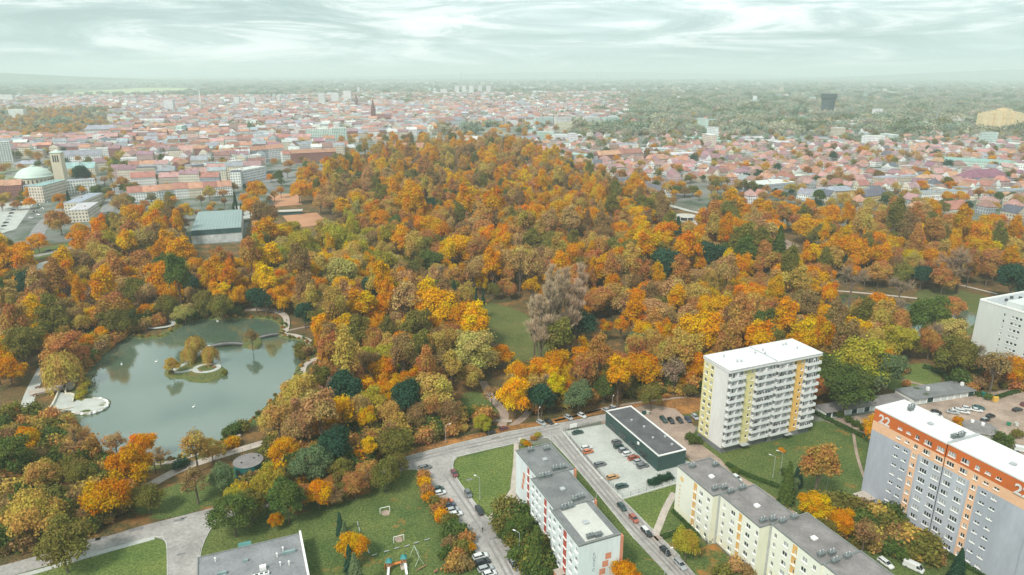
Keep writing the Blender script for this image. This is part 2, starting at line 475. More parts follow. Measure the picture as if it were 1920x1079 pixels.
# roads
RZ = 0.08
sheet('road', loop_px([(-40, 1078), (0, 1062), (150, 1022), (265, 987), (410, 950), (560, 912), (745, 861), (850, 833), (960, 808), (1035, 796), (1140, 776), (1145, 786), (1062, 806),
                       (1000, 824), (968, 831), (858, 857), (849, 868), (760, 882), (600, 926), (425, 972), (400, 985), (376, 1030), (370, 1079), (366, 1140), (314, 1140), (313, 1028), (308, 1014), (290, 1008), (160, 1042), (0, 1086), (-40, 1097)]), RZ, M_ASPH)
sheet('road', loop_px([(766, 880), (849, 868), (853, 892), (905, 962), (928, 986), (985, 1079), (1010, 1120), (930, 1120), (905, 1060), (866, 990), (815, 925), (790, 884)]), RZ + 0.005, M_ASPH)
sheet('road', loop_px([(1000, 824), (1062, 806), (1100, 855), (1165, 935), (1222, 993), (1275, 1045), (1340, 1120), (1290, 1120), (1190, 1012), (1130, 938), (1075, 872), (1028, 822)]), RZ + 0.01, M_ASPH)
sheet('parking_lot', [tuple((UV(u, v))[:2]) for u, v in ((107.5, -207), (126, -206), (139, -170.5), (139, -162), (105.5, -161), (105.8, -185))], RZ + 0.03, M_CONC)
sheet('yard', [tuple((UV(u, v))[:2]) for u, v in ((124, -206.5), (126, -211), (150, -214), (158, -206), (156, -190), (150, -184), (150, -168), (146.5, -154), (143, -154), (140.5, -165), (139.5, -170), (139.5, -205))], RZ - 0.01, M_DIRT)
ribbon('lane', [tuple(UV(u, v)[:2]) for u, v in ((146, -160), (148, -150), (149, -135), (150, -110), (150, -70))], 5.0, RZ - 0.015, M_DIRT)
sheet('garage_yard', loop_px([(1547, 790), (1700, 764), (1826, 742), (1900, 728), (1990, 716), (2040, 900), (1920, 855), (1850, 800), (1790, 835), (1660, 815), (1600, 812)]), RZ, M_DIRT)
ribbon('road', line_px([(0, 497), (60, 482), (140, 463), (215, 440)]), 7.0, RZ, M_ASPH)
ribbon('road', line_px([(186, 418), (205, 385), (222, 345), (236, 335)], 3), 12.0, RZ, M_ASPH_D)
ribbon('road', line_px([(60, 460), (78, 425), (110, 395), (150, 372), (185, 345), (205, 336), (262, 332)], 4), 11.0, RZ + 0.006, M_ASPH_D)
ribbon('road', line_px([(225, 345), (215, 315), (240, 275), (262, 235), (268, 215)], 3), 12.0, RZ + 0.012, M_ASPH_D)
ribbon('road', line_px([(400, 245), (412, 265), (432, 292), (440, 320)], 3), 11.0, RZ + 0.014, M_ASPH_D)
ribbon('road', line_px([(440, 352), (490, 342), (540, 338), (600, 335)], 3), 9.0, RZ + 0.016, M_ASPH_D)
ribbon('road', line_px([(1150, 352), (1200, 368), (1290, 395), (1380, 412)], 3), 7.0, RZ, M_CONC)
sheet('parking_lot', loop_px([(-20, 372), (38, 368), (66, 378), (30, 430), (-20, 445)]), RZ + 0.02, M_CONC)
sheet('parking_lot', loop_px([(438, 388), (470, 385), (478, 408), (452, 412)]), RZ + 0.02, M_CONC)
sheet('clay_court', loop_px([(470, 415), (482, 413), (500, 440), (484, 442)]), RZ, M_CLAY)
sheet('clay_court', loop_px([(505, 366), (560, 362), (566, 384), (516, 388)]), RZ, M_CLAY)
sheet('clay_court', loop_px([(530, 405), (594, 399), (618, 420), (548, 428)]), RZ, M_CLAY)
sheet('plaza', loop_px([(1250, 412), (1300, 408), (1330, 418), (1290, 432), (1255, 428)]), RZ, M_CONC)
sheet('plaza', loop_px([(55, 500), (100, 486), (148, 478), (138, 508), (60, 512)]), RZ, M_CONC)
sheet('plaza', loop_px([(1345, 492), (1395, 484), (1415, 492), (1365, 502)]), RZ, M_CONC)
sheet('plaza', loop_px([(1440, 452), (1475, 450), (1500, 462), (1460, 470)]), RZ, M_DIRT)

for x, y in ((967, 1118), (1314, 1118), (340, 1138)):
    p = at(x, y)
    ribbon('road', [tuple((p - E2 * 1.0)[:2]), tuple((p + E2 * 60)[:2]), tuple((p + E2 * 130)[:2])], 8.5, RZ - 0.02, M_ASPH)
# footpaths
def path(px, w, mat=M_PATH, z=0.10, k=4, name='footpath'):
    return ribbon(name, line_px(px, k), w, z, mat, thick=z if z > 0.5 else 0.0)
path([(968, 832), (967, 870), (963, 925), (985, 958)], 1.8)
path([(966, 912), (948, 940), (918, 975)], 1.8, z=0.112)
path([(1264, 925), (1248, 955), (1236, 985), (1226, 1008)], 2.2)
path([(1226, 1012), (1262, 1000), (1300, 990)], 2.2, M_DIRT, z=0.112)
path([(1600, 812), (1606, 850), (1618, 890), (1630, 915)], 1.0, M_DIRT, z=0.115)
path([(160, 1045), (225, 1027), (290, 1009)], 1.8, M_CONC, z=0.13)
path([(0, 1090), (80, 1070), (160, 1045)], 1.8, M_CONC, z=0.13)
path([(240, 945), (275, 915), (340, 880), (420, 853), (490, 832), (540, 815)], 4.0, z=0.12)
path([(78, 845), (110, 862), (130, 872), (170, 885), (215, 868), (300, 872), (350, 862), (410, 835), (450, 818)], 2.0, z=0.80)
path([(460, 582), (500, 582), (530, 590), (538, 605), (535, 622), (528, 629)], 3.2, z=0.75)
path([(528, 629), (555, 632), (580, 642), (600, 658), (605, 680), (590, 700)], 3.2, z=0.76)
path([(535, 624), (560, 618), (590, 612)], 1.6, M_DIRT, z=0.74)
path([(600, 672), (575, 685), (568, 700), (575, 716)], 2.6, z=0.77)
path([(940, 800), (945, 775), (920, 745), (905, 715)], 3.5, M_DIRT, z=0.09)
path([(960, 800), (985, 780), (1000, 760)], 3.0, M_DIRT, z=0.092)
path([(850, 792), (880, 788), (960, 790)], 2.0, M_PATH, z=0.115)
path([(1700, 690), (1660, 700), (1720, 720), (1790, 735)], 2.0, M_DIRT, z=0.115)
path([(1740, 525), (1800, 535), (1870, 552)], 2.5, z=0.115)
path([(1440, 492), (1500, 486), (1528, 482)], 2.5, z=0.115)
path([(1560, 545), (1640, 552), (1720, 560)], 2.5, z=0.115)
path([(1040, 790), (1090, 778), (1140, 765), (1200, 755), (1310, 742)], 1.4, M_DIRT, z=0.095)
sheet('dirt_patch', loop_px([(715, 960), (728, 957), (730, 966), (718, 967)], k=3), 0.075, M_DIRT)
sheet('dirt_patch', loop_px([(740, 1010), (752, 1007), (754, 1016), (744, 1017)], k=3), 0.075, M_DIRT)

# kerbs along the estate streets
def kerb(px):
    ribbon('kerb', line_px(px, 3), 0.18, 0.20, M_KERB, thick=0.2)
kerb([(410, 951), (560, 913), (745, 862), (850, 834), (960, 809), (1035, 797)])
kerb([(160, 1042), (290, 1008), (308, 1014), (313, 1028), (314, 1120)])
kerb([(372, 1079), (378, 1030), (400, 986), (425, 973)])
kerb([(853, 857), (850, 868), (853, 892), (905, 962), (928, 986), (985, 1079)])
kerb([(858, 857), (968, 831), (1000, 824), (1028, 822), (1075, 872), (1130, 938), (1190, 1012)])
kerb([(766, 881), (790, 885), (815, 926), (866, 991)])
kerb([(1166, 936), (1222, 992), (1275, 1044)])
ribbon('kerb', [tuple(UV(u, v)[:2]) for u, v in ((107.3, -207), (105.6, -185), (105.3, -160.8), (127, -161.6))], 0.5, 0.42, M_KERB, thick=0.4)

# ------------------------------------------------------------------ the pond
def water_mat():
    m, nt, b = nodes_of('pond_water')
    N = nt.nodes.new; LK = nt.links.new
    tc = N('ShaderNodeTexCoord')
    nz = N('ShaderNodeTexNoise'); nz.inputs['Scale'].default_value = 0.9; nz.inputs['Detail'].default_value = 3
    LK(tc.outputs['Object'], nz.inputs['Vector'])
    n2 = N('ShaderNodeTexNoise'); n2.inputs['Scale'].default_value = 0.03; n2.inputs['Detail'].default_value = 4
    LK(tc.outputs['Object'], n2.inputs['Vector'])
    bp = N('ShaderNodeBump'); bp.inputs['Strength'].default_value = 0.05; bp.inputs['Distance'].default_value = 0.3
    LK(nz.outputs['Fac'], bp.inputs['Height'])
    di = N('ShaderNodeBsdfDiffuse')
    cr = N('ShaderNodeValToRGB')
    cr.color_ramp.elements[0].position = 0.35; cr.color_ramp.elements[0].color = (0.07, 0.11, 0.075, 1)
    cr.color_ramp.elements[1].position = 0.65; cr.color_ramp.elements[1].color = (0.10, 0.14, 0.10, 1)
    LK(n2.outputs['Fac'], cr.inputs['Fac']); LK(cr.outputs['Color'], di.inputs['Color'])
    gl = N('ShaderNodeBsdfGlossy'); rr_ = N('ShaderNodeMapRange'); rr_.inputs['From Min'].default_value = 0.35; rr_.inputs['From Max'].default_value = 0.65; rr_.inputs['To Min'].default_value = 0.015; rr_.inputs['To Max'].default_value = 0.10; LK(n2.outputs['Fac'], rr_.inputs['Value']); LK(rr_.outputs['Result'], gl.inputs['Roughness']); gl.inputs['Color'].default_value = (0.92, 0.95, 0.95, 1)
    LK(bp.outputs['Normal'], gl.inputs['Normal'])
    fr = N('ShaderNodeFresnel'); fr.inputs['IOR'].default_value = 2.8
    mx = N('ShaderNodeMixShader')
    LK(fr.outputs['Fac'], mx.inputs[0]); LK(di.outputs['BSDF'], mx.inputs[1]); LK(gl.outputs['BSDF'], mx.inputs[2])
    LK(mx.outputs['Shader'], nt.nodes['Material Output'].inputs['Surface'])
    return m
M_WATER = water_mat()
POND = [(140, 779), (165, 779), (200, 764), (205, 752), (180, 746), (158, 748), (164, 730), (158, 714), (163, 700), (175, 680), (200, 662), (220, 645), (240, 634), (265, 636), (302, 634), (327, 622), (350, 607), (375, 602),
        (407, 600), (459, 599), (494, 599), (514, 603), (527, 613), (525, 623), (521, 630), (540, 636), (560, 639), (577, 647), (588, 657), (578, 671), (560, 686), (553, 702),
        (552, 716), (538, 725), (524, 742), (503, 759), (480, 780), (455, 797), (425, 814), (408, 834), (365, 850), (322, 862), (262, 867), (215, 866), (190, 856), (165, 830), (150, 800)]
pond_w = loop_px(POND, 0.0, 4)
sheet('pond', pond_w, 0.16, M_WATER)
pond2 = loop_px([(1590, 556), (1660, 566), (1740, 575), (1800, 580), (1835, 596), (1800, 625), (1720, 632), (1640, 620), (1590, 600), (1570, 575)], 0.0, 4)
sheet('pond', pond2, 0.16, M_WATER)
pond3 = loop_px([(1440, 505), (1490, 508), (1560, 512), (1570, 524), (1500, 530), (1440, 526)], 0.0, 4)
sheet('pond', pond3, 0.16, M_WATER)
def offset_loop(pts, d):
    n = len(pts); out = []
    area = sum(pts[i][0] * pts[(i + 1) % n][1] - pts[(i + 1) % n][0] * pts[i][1] for i in range(n))
    s = 1 if area > 0 else -1
    for i in range(n):
        p = Vector(pts[(i + 1) % n]) - Vector(pts[i - 1])
        p.normalize()
        nn = Vector((p.y, -p.x)) * s
        out.append((pts[i][0] + nn.x * d, pts[i][1] + nn.y * d))
    return out
def bank(name, pts, prof, mat):
    rnd = random.Random(5)
    loops = []
    jit = [rnd.uniform(0.6, 1.35) for _ in pts]
    for d, z in prof:
        o = offset_loop(pts, d)
        loops.append([(x, y, z * (jit[i] if 0.3 < z else 1)) for i, (x, y) in enumerate(o)])
    b = MB(); n = len(pts)
    for a, c in zip(loops, loops[1:]):
        for i in range(n):
            j = (i + 1) % n
            b.poly([a[i], a[j], c[j], c[i]])
    o = b.build(name, mat); o['kind'] = 'structure'
    return o
bank('pond_bank', pond_w, [(-0.5, 0.10), (0.3, 0.55), (1.4, 0.72), (3.2, 0.70), (5.5, 0.03)], M_BANK)
bank('pond_bank', pond2, [(-0.5, 0.10), (0.3, 0.5), (1.6, 0.6), (4.0, 0.03)], M_BANK)
bank('pond_bank', pond3, [(-0.5, 0.10), (0.3, 0.5), (1.6, 0.6), (4.0, 0.03)], M_BANK)
ISLE = [(310, 700), (317, 709), (344, 711), (360, 716), (384, 718), (405, 713), (424, 704), (425, 696), (413, 688), (400, 683), (400, 668), (402, 655), (398, 649), (386, 650), (375, 655), (352, 668), (335, 682), (318, 688)]
ISLET = [(453, 649), (470, 655), (487, 653), (490, 640), (486, 632), (466, 631), (455, 640)]
def island(px, label):
    w = loop_px(px, 0.0, 4)
    b = MB(); n = len(w)
    prof = [(0.4, 0.10), (0.0, 0.55), (-0.8, 0.85), (-2.0, 0.9)]
    loops = [[(x, y, z) for x, y in offset_loop(w, d)] for d, z in prof]
    for a, c in zip(loops, loops[1:]):
        for i in range(n):
            j = (i + 1) % n
            b.poly([a[i], a[j], c[j], c[i]])
    b.poly(loops[-1])
    o = b.build('island', M_BANK); o['kind'] = 'structure'
    return o
island(ISLE, ''); island(ISLET, '')
path([(318, 703), (335, 692), (352, 683), (372, 668), (386, 656), (396, 651)], 2.4, M_CONC, z=0.96, name='island_path')
path([(320, 703), (345, 701), (362, 697), (376, 702)], 2.4, M_CONC, z=0.965, name='island_path')
def ring(name, cpx, rx, ry, w, z, mat, rot=0.0):
    c = at(*cpx); pts = []
    for i in range(33):
        t = 2 * math.pi * i / 32
        x, y = rx * math.cos(t), ry * math.sin(t)
        pts.append((c.x + x * math.cos(rot) - y * math.sin(rot), c.y + x * math.sin(rot) + y * math.cos(rot)))
    return ribbon(name, pts, w, z, mat)
ring('island_path', (388, 694), 5.2, 4.6, 2.2, 0.975, M_CONC)
ring('footpath', (296, 611), 8.5, 5.5, 2.6, 0.78, M_CONC)
path([(265, 606), (275, 600), (283, 606)], 2.5, z=0.765)
path([(318, 605), (345, 590), (360, 583)], 1.6, z=0.766)
path([(82, 690), (66, 720), (55, 745), (48, 772)], 4.5, M_CONC, z=0.11)
path([(55, 740), (90, 732), (120, 728), (138, 722), (144, 718)], 5.0, M_PATH, z=0.72, k=4)
sheet('plaza', loop_px([(90, 772), (100, 755), (112, 738), (124, 741), (140, 745), (138, 758), (150, 757), (160, 766), (150, 776), (136, 774), (115, 772)]), 0.80, M_CONC)
# terrace reaching into the water
tc_ = [(138, 759), (150, 753), (170, 751), (190, 752), (200, 756), (202, 761), (196, 767), (182, 773), (162, 777), (145, 778), (136, 774)]
b = MB(); b.prism(loop_px(tc_, 0.0, 3), -0.2, 0.84); o = b.build('terrace', M_CONC); o['kind'] = 'structure'

# fallen leaves drifted along the park side of the street, and the pale field beyond the town
M_LEAFY = grass_mat('leafy_grass', (0.055, 0.095, 0.028), (0.125, 0.15, 0.045), LEAF_C, 0.48)
M_DRIFT = grass_mat('leaf_drift', (0.16, 0.085, 0.035), (0.36, 0.17, 0.055), (0.48, 0.22, 0.06), 0.35, 0.2)
ribbon('leaf_drift', line_px([(415, 945), (560, 908), (745, 856), (850, 828), (960, 803), (1035, 791), (1130, 771)], 5), 3.5, 0.095, M_DRIFT)
sheet('leaf_drift', loop_px([(1135, 770), (1200, 757), (1310, 745), (1312, 770), (1240, 782), (1190, 770)], k=3), 0.06, M_DRIFT)
sheet('leaf_drift', loop_px([(545, 950), (640, 922), (700, 905), (690, 925), (620, 950), (560, 965)], k=3), 0.06, M_LEAFY)
sheet('leaf_drift', loop_px([(1300, 1040), (1350, 1020), (1400, 1060), (1380, 1100), (1320, 1090)], k=3), 0.06, M_LEAFY)
sheet('field', loop_px([(110, 177), (180, 170), (260, 165.5), (330, 165), (378, 167.5), (300, 172), (220, 176), (150, 178.5)]), 0.6, pm('stubble_field', (0.36, 0.40, 0.22), 0.95, 0.1, 0.002))
ribbon('railway', line_px([(1080, 246), (1300, 252), (1500, 262), (1700, 276), (1960, 292)], 5), 30, 0.3, pm('track_ballast', (0.22, 0.21, 0.21), 0.95, 0.2, 0.02))
ribbon('road', line_px([(1130, 275), (1300, 262), (1420, 258), (1700, 300)], 5), 14, 0.4, M_ASPH)
M_FIELD2 = pm('dry_field', (0.34, 0.34, 0.25), 0.95, 0.15, 0.004)
for fp in ([(1000, 204), (1120, 200), (1180, 203), (1060, 208)], [(1375, 174), (1440, 171), (1460, 173), (1400, 176)], [(1660, 190), (1760, 187), (1780, 189), (1680, 193)], [(1750, 176), (1850, 173), (1870, 175), (1770, 178)], [(1860, 169), (1980, 166), (1990, 168), (1870, 171)], [(700, 181), (840, 178), (850, 181), (710, 184)], [(1500, 205), (1640, 206), (1600, 210), (1510, 209)]):
    sheet('field', loop_px(fp), 0.6, M_FIELD2)
# repairs and wheel tracks in the asphalt
M_PATCH = pm('asphalt_patch', (0.19, 0.185, 0.185), 0.9, 0.2, 0.6)
M_TRACK = pm('asphalt_track', (0.255, 0.235, 0.225), 0.9, 0.18, 0.25, fine=0.1)
for x, y, a in ((175, 1014, 1.0), (190, 1010, .8), (256, 993, 1.0), (336, 976, .8), (345, 972, .5), (640, 905, .8), (890, 838, .7), (930, 822, .9), (880, 900, .6), (925, 1010, .6), (340, 1040, .6)):
    p = at(x, y)
    sheet('asphalt_patch', [tuple((p + E1 * (i * 1.9 * a) + E2 * (j * .8 * a))[:2]) for i, j in ((-1, -1), (1, -.9), (.95, 1), (-1, .9))], 0.104, M_PATCH)
for off in (-1.5, -.1, 1.3, 2.6):
    ribbon('wheel_track', line_px([(1048 + off * 7, 818), (1088 + off * 7, 866), (1148 + off * 7, 938), (1206 + off * 7, 1004), (1262 + off * 7, 1062), (1310 + off * 7, 1115)], 4), .75, 0.112, M_TRACK)
for off in (-1, 1):
    ribbon('wheel_track', line_px([(838 + off * 6, 890), (872 + off * 6, 940), (905 + off * 6, 990), (945 + off * 6, 1060), (965 + off * 6, 1100)], 4), .7, 0.108, M_TRACK)
    ribbon('wheel_track', line_px([(640, 898 + off * 3), (760, 868 + off * 3), (860, 842 + off * 3), (970, 818 + off * 3), (1050, 800 + off * 3)], 4), .8, 0.107, M_TRACK)
# hills on the skyline
def hill(cx, cy, rx, ry, h, mat, seed):
    rnd = random.Random(seed); b = MB(); n, m = 40, 8
    ph = [rnd.uniform(0, 6.28) for _ in range(6)]
    rows = []
    for j in range(m + 1):
        r = 1 - j / m; row = []
        for i in range(n):
            t = 2 * math.pi * i / n
            k = 1 + 0.12 * math.sin(3 * t + ph[0]) + 0.08 * math.sin(5 * t + ph[1])
            z = h * (0.5 + 0.5 * math.cos(math.pi * r)) * (1 + 0.08 * math.sin(4 * t + ph[2]) * (r > 0)) - (3 if j == 0 else 0)
            row.append((cx + rx * r * k * math.cos(t), cy + ry * r * k * math.sin(t), z))
        rows.append(row)
    for a, c in zip(rows, rows[1:]):
        for i in range(n):
            b.poly([a[i], a[(i + 1) % n], c[(i + 1) % n], c[i]])
    o = b.build('hill', mat); o['kind'] = 'structure'
    for p in o.data.polygons: p.use_smooth = True
M_HILL = pm('wooded_hill', (0.085, 0.11, 0.065), 0.95, 0.45, 0.004, fine=0.4, detail=8)
hill(-11500, 9800, 7600, 2600, 262, M_HILL, 1)
hill(11500, 15500, 7000, 2500, 190, M_HILL, 3)
hill(2000, 22000, 9000, 2500, 150, M_HILL, 4)
# ------------------------------------------------------------------ apartment blocks of the estate
def facade(b, o, dx, n, W, Hh, wins, zones, mi=0, depth=0.22):
    """wall rectangle with real openings; wins and zones are (x0, x1, z0, z1[, material])"""
    xs = {0.0, W}; zs = {0.0, Hh}
    for r in wins: xs.update((r[0], r[1])); zs.update((r[2], r[3]))
    for r in zones: xs.update((max(0, r[0]), min(W, r[1]))); zs.update((max(0, r[2]), min(Hh, r[3])))
    xs = sorted(x for x in xs if 0 <= x <= W); zs = sorted(z for z in zs if 0 <= z <= Hh)
    P = lambda x, z, d=0.0: o + dx * x + UP * z - n * d
    for i in range(len(xs) - 1):
        for j in range(len(zs) - 1):
            xa, xb, za, zb = xs[i], xs[i + 1], zs[j], zs[j + 1]
            if xb - xa < 1e-4 or zb - za < 1e-4: continue
            cx, cz = (xa + xb) / 2, (za + zb) / 2
            if any(r[0] < cx < r[1] and r[2] < cz < r[3] for r in wins): continue
            m = mi
            for r in zones:
                if r[0] < cx < r[1] and r[2] < cz < r[3]: m = r[4]
            b.poly([P(xa, za), P(xb, za), P(xb, zb), P(xa, zb)], m)
    for x0, x1, z0, z1 in wins:
        m = mi
        for r in zones:
            if r[0] < (x0 + x1) / 2 < r[1] and r[2] < (z0 + z1) / 2 < r[3]: m = r[4]
        b.poly([P(x0, z0), P(x0, z1), P(x0, z1, depth), P(x0, z0, depth)], m)
        b.poly([P(x1, z1), P(x1, z0), P(x1, z0, depth), P(x1, z1, depth)], m)
        b.poly([P(x0, z1), P(x1, z1), P(x1, z1, depth), P(x0, z1, depth)], m)
        b.poly([P(x1, z0), P(x0, z0), P(x0, z0, depth), P(x1, z0, depth)], m)
WINC = {}
def window_mesh(w, h, panes, style):
    key = (round(w, 2), round(h, 2), panes, style)
    if key in WINC: return WINC[key]
    b = MB(); f = 0.09
    X, Y = Vector((1, 0, 0)), Vector((0, 1, 0))
    b.box((-w / 2 + f / 2, 0, h / 2), (f, 0.07, h), 0); b.box((w / 2 - f / 2, 0, h / 2), (f, 0.07, h), 0)
    b.box((0, 0, f / 2), (w - 2 * f, 0.07, f), 0); b.box((0, 0, h - f / 2), (w - 2 * f, 0.07, f), 0)
    for i in range(1, panes):
        x = -w / 2 + w * i / panes
        b.box((x, 0, h / 2), (f, 0.07, h - 2 * f), 0)
    for i in range(panes):
        x0 = -w / 2 + w * i / panes + 0.04; x1 = -w / 2 + w * (i + 1) / panes - 0.04
        g = 1
        if style == 1: g = 2
        elif style == 2 and i == 0: g = 2
        elif style == 3 and i == panes - 1: g = 2
        b.poly([(x0, 0.01, 0.04), (x1, 0.01, 0.04), (x1, 0.01, h - 0.04), (x0, 0.01, h - 0.04)], g)
    b.box((0, -0.22, -0.05), (w + 0.16, 0.36, 0.06), 0)
    WINC[key] = b.mesh('window', [M_FRAME, M_GLASS, M_CURT])
    return WINC[key]
wr = random.Random(11)
def put_window(parent, o, dx, n, x0, x1, z0, z1, panes=2, depth=0.22, style=None):
    st = wr.choice([0, 0, 1, 1, 2, 3, 0]) if style is None else style
    me = window_mesh(x1 - x0, z1 - z0, panes, st)
    p = o + dx * ((x0 + x1) / 2) + UP * z0 - n * (depth - 0.06)
    # mesh faces -Y; turn so that -Y is the outward normal
    rz = math.atan2(n.y, n.x) + math.pi / 2
    return link('window', me, parent, p, rz)
def roof_cap(b, u0, u1, v0, v1, z, mi_top, mi_par, par=0.35, t=0.3):
    b.ubox(u0, u1, v0, v1, z - 0.25, z, mi_top)
    b.ubox(u0 - 0.05, u1 + 0.05, v0 - 0.05, v0 + t, z + 0.002, z + par, mi_par)
    b.ubox(u0 - 0.05, u1 + 0.05, v1 - t, v1 + 0.05, z + 0.002, z + par, mi_par)
    b.ubox(u0 - 0.05, u0 + t, v0 + t, v1 - t, z + 0.002, z + par, mi_par)
    b.ubox(u1 - t, u1 + 0.05, v0 + t, v1 - t, z + 0.002, z + par, mi_par)
def vent_stack(parent, u, v, z, big=True, pipes=2):
    b = MB()
    b.ubox(u - 0.9, u + 0.9, v - 0.45, v + 0.45, z, z + 0.9, 0)
    b.ubox(u - 1.1, u + 1.1, v - 0.6, v + 0.6, z + 0.95, z + 1.1, 0)
    o = b.build('chimney', [M_STACK], parent)
    for i in range(pipes):
        c = MB()
        p = UV(u - 0.5 + i * 1.0, v, z + 1.1)
        c.cyl(p, 0.10, 0.6, 0, 8); c.cyl(p + UP * 0.6, 0.22, 0.22, 0, 8, 0.08)
        c.build('vent_pipe', [M_METAL], o)
    return o
def hatch(parent, u, v, z, mat):
    b = MB(); b.ubox(u - 0.6, u + 0.6, v - 0.6, v + 0.6, z, z + 0.45, 0); b.ubox(u - 0.7, u + 0.7, v - 0.7, v + 0.7, z + 0.45, z + 0.55, 0)
    return b.build('roof_hatch', [mat], parent)
def text_mesh(s, size, mat, name='lettering', ext=0.03):
    cu = bpy.data.curves.new(name, 'FONT')
    cu.body = s; cu.size = size; cu.extrude = ext; cu.align_x = 'CENTER'; cu.align_y = 'CENTER'; cu.offset = 0.028 * size
    ob = bpy.data.objects.new(name, cu)
    COL.objects.link(ob)
    dg = bpy.context.evaluated_depsgraph_get()
    me = bpy.data.meshes.new_from_object(ob.evaluated_get(dg))
    bpy.data.objects.remove(ob)
    me.materials.clear(); me.materials.append(mat)
    return me
def put_text(parent, s, size, mat, p, n, name='lettering'):
    o = link(name, text_mesh(s, size, mat), parent)
    rz = math.atan2(n.y, n.x) + math.pi / 2
    o.rotation_euler = (math.pi / 2, 0, rz)
    o.location = p + n * 0.04
    return o

PL_WHITE = pm('render_white', (0.63, 0.615, 0.60), 0.9, 0.10, 0.12, fine=0.06, stretch=(1, 1, 0.25))
PL_BLUEW = pm('render_cool_white', (0.64, 0.70, 0.72), 0.9, 0.09, 0.12, fine=0.05, stretch=(1, 1, 0.25))
PL_YEL = pm('render_yellow', (0.66, 0.59, 0.30), 0.9, 0.07, 0.2, fine=0.04)
PL_PEACHY = pm('render_amber', (0.76, 0.46, 0.14), 0.9, 0.07, 0.2, fine=0.04)
PL_GREY = pm('render_blue_grey', (0.36, 0.385, 0.44), 0.9, 0.13, 0.12, fine=0.05, stretch=(1, 1, 0.3))
PL_GREYL = pm('render_light_grey', (0.42, 0.445, 0.495), 0.9, 0.07, 0.12, fine=0.05, stretch=(1, 1, 0.3))
PL_ORANGE = pm('render_orange', (0.52, 0.13, 0.03), 0.9, 0.08, 0.12, fine=0.04)
PL_PEACH = pm('render_peach', (0.72, 0.44, 0.28), 0.9, 0.07, 0.12, fine=0.04)
PL_CREAM = pm('render_cream', (0.70, 0.69, 0.55), 0.9, 0.06, 0.12, fine=0.03, stretch=(1, 1, 0.25))
PL_CREAM2 = pm('render_cream_pale', (0.70, 0.71, 0.63), 0.9, 0.06, 0.12, fine=0.03)
PL_OCHRE = pm('render_ochre', (0.62, 0.37, 0.12), 0.9, 0.1, 0.2, fine=0.05)
PL_RED = pm('render_red', (0.38, 0.075, 0.055), 0.9, 0.1, 0.3, fine=0.05)
PL_TERRA = pm('render_terracotta', (0.58, 0.24, 0.15), 0.9, 0.1, 0.3, fine=0.05)
PL_PLINTH = pm('plinth_grey', (0.17, 0.175, 0.18), 0.9, 0.15, 0.3, fine=0.1)
PL_BALC = pm('balcony_panel', (0.68, 0.69, 0.69), 0.8, 0.06, 0.4)
PL_BALCG = pm('balcony_shade_panel', (0.50, 0.46, 0.50), 0.8, 0.10, 0.4)

def block_body(b, u0, u1, v0, v1, z0, z1, mi, skip=()):
    """plain walls on the sides that carry no openings"""
    c = {'u0': [(u0, v0), (u0, v1)], 'u1': [(u1, v1), (u1, v0)], 'v0': [(u1, v0), (u0, v0)], 'v1': [(u0, v1), (u1, v1)]}
    for k, ((ua, va), (ub, vb)) in c.items():
        if k in skip: continue
        b.poly([UV(ua, va, z0), UV(ub, vb, z0), UV(ub, vb, z1), UV(ua, va, z1)], mi)

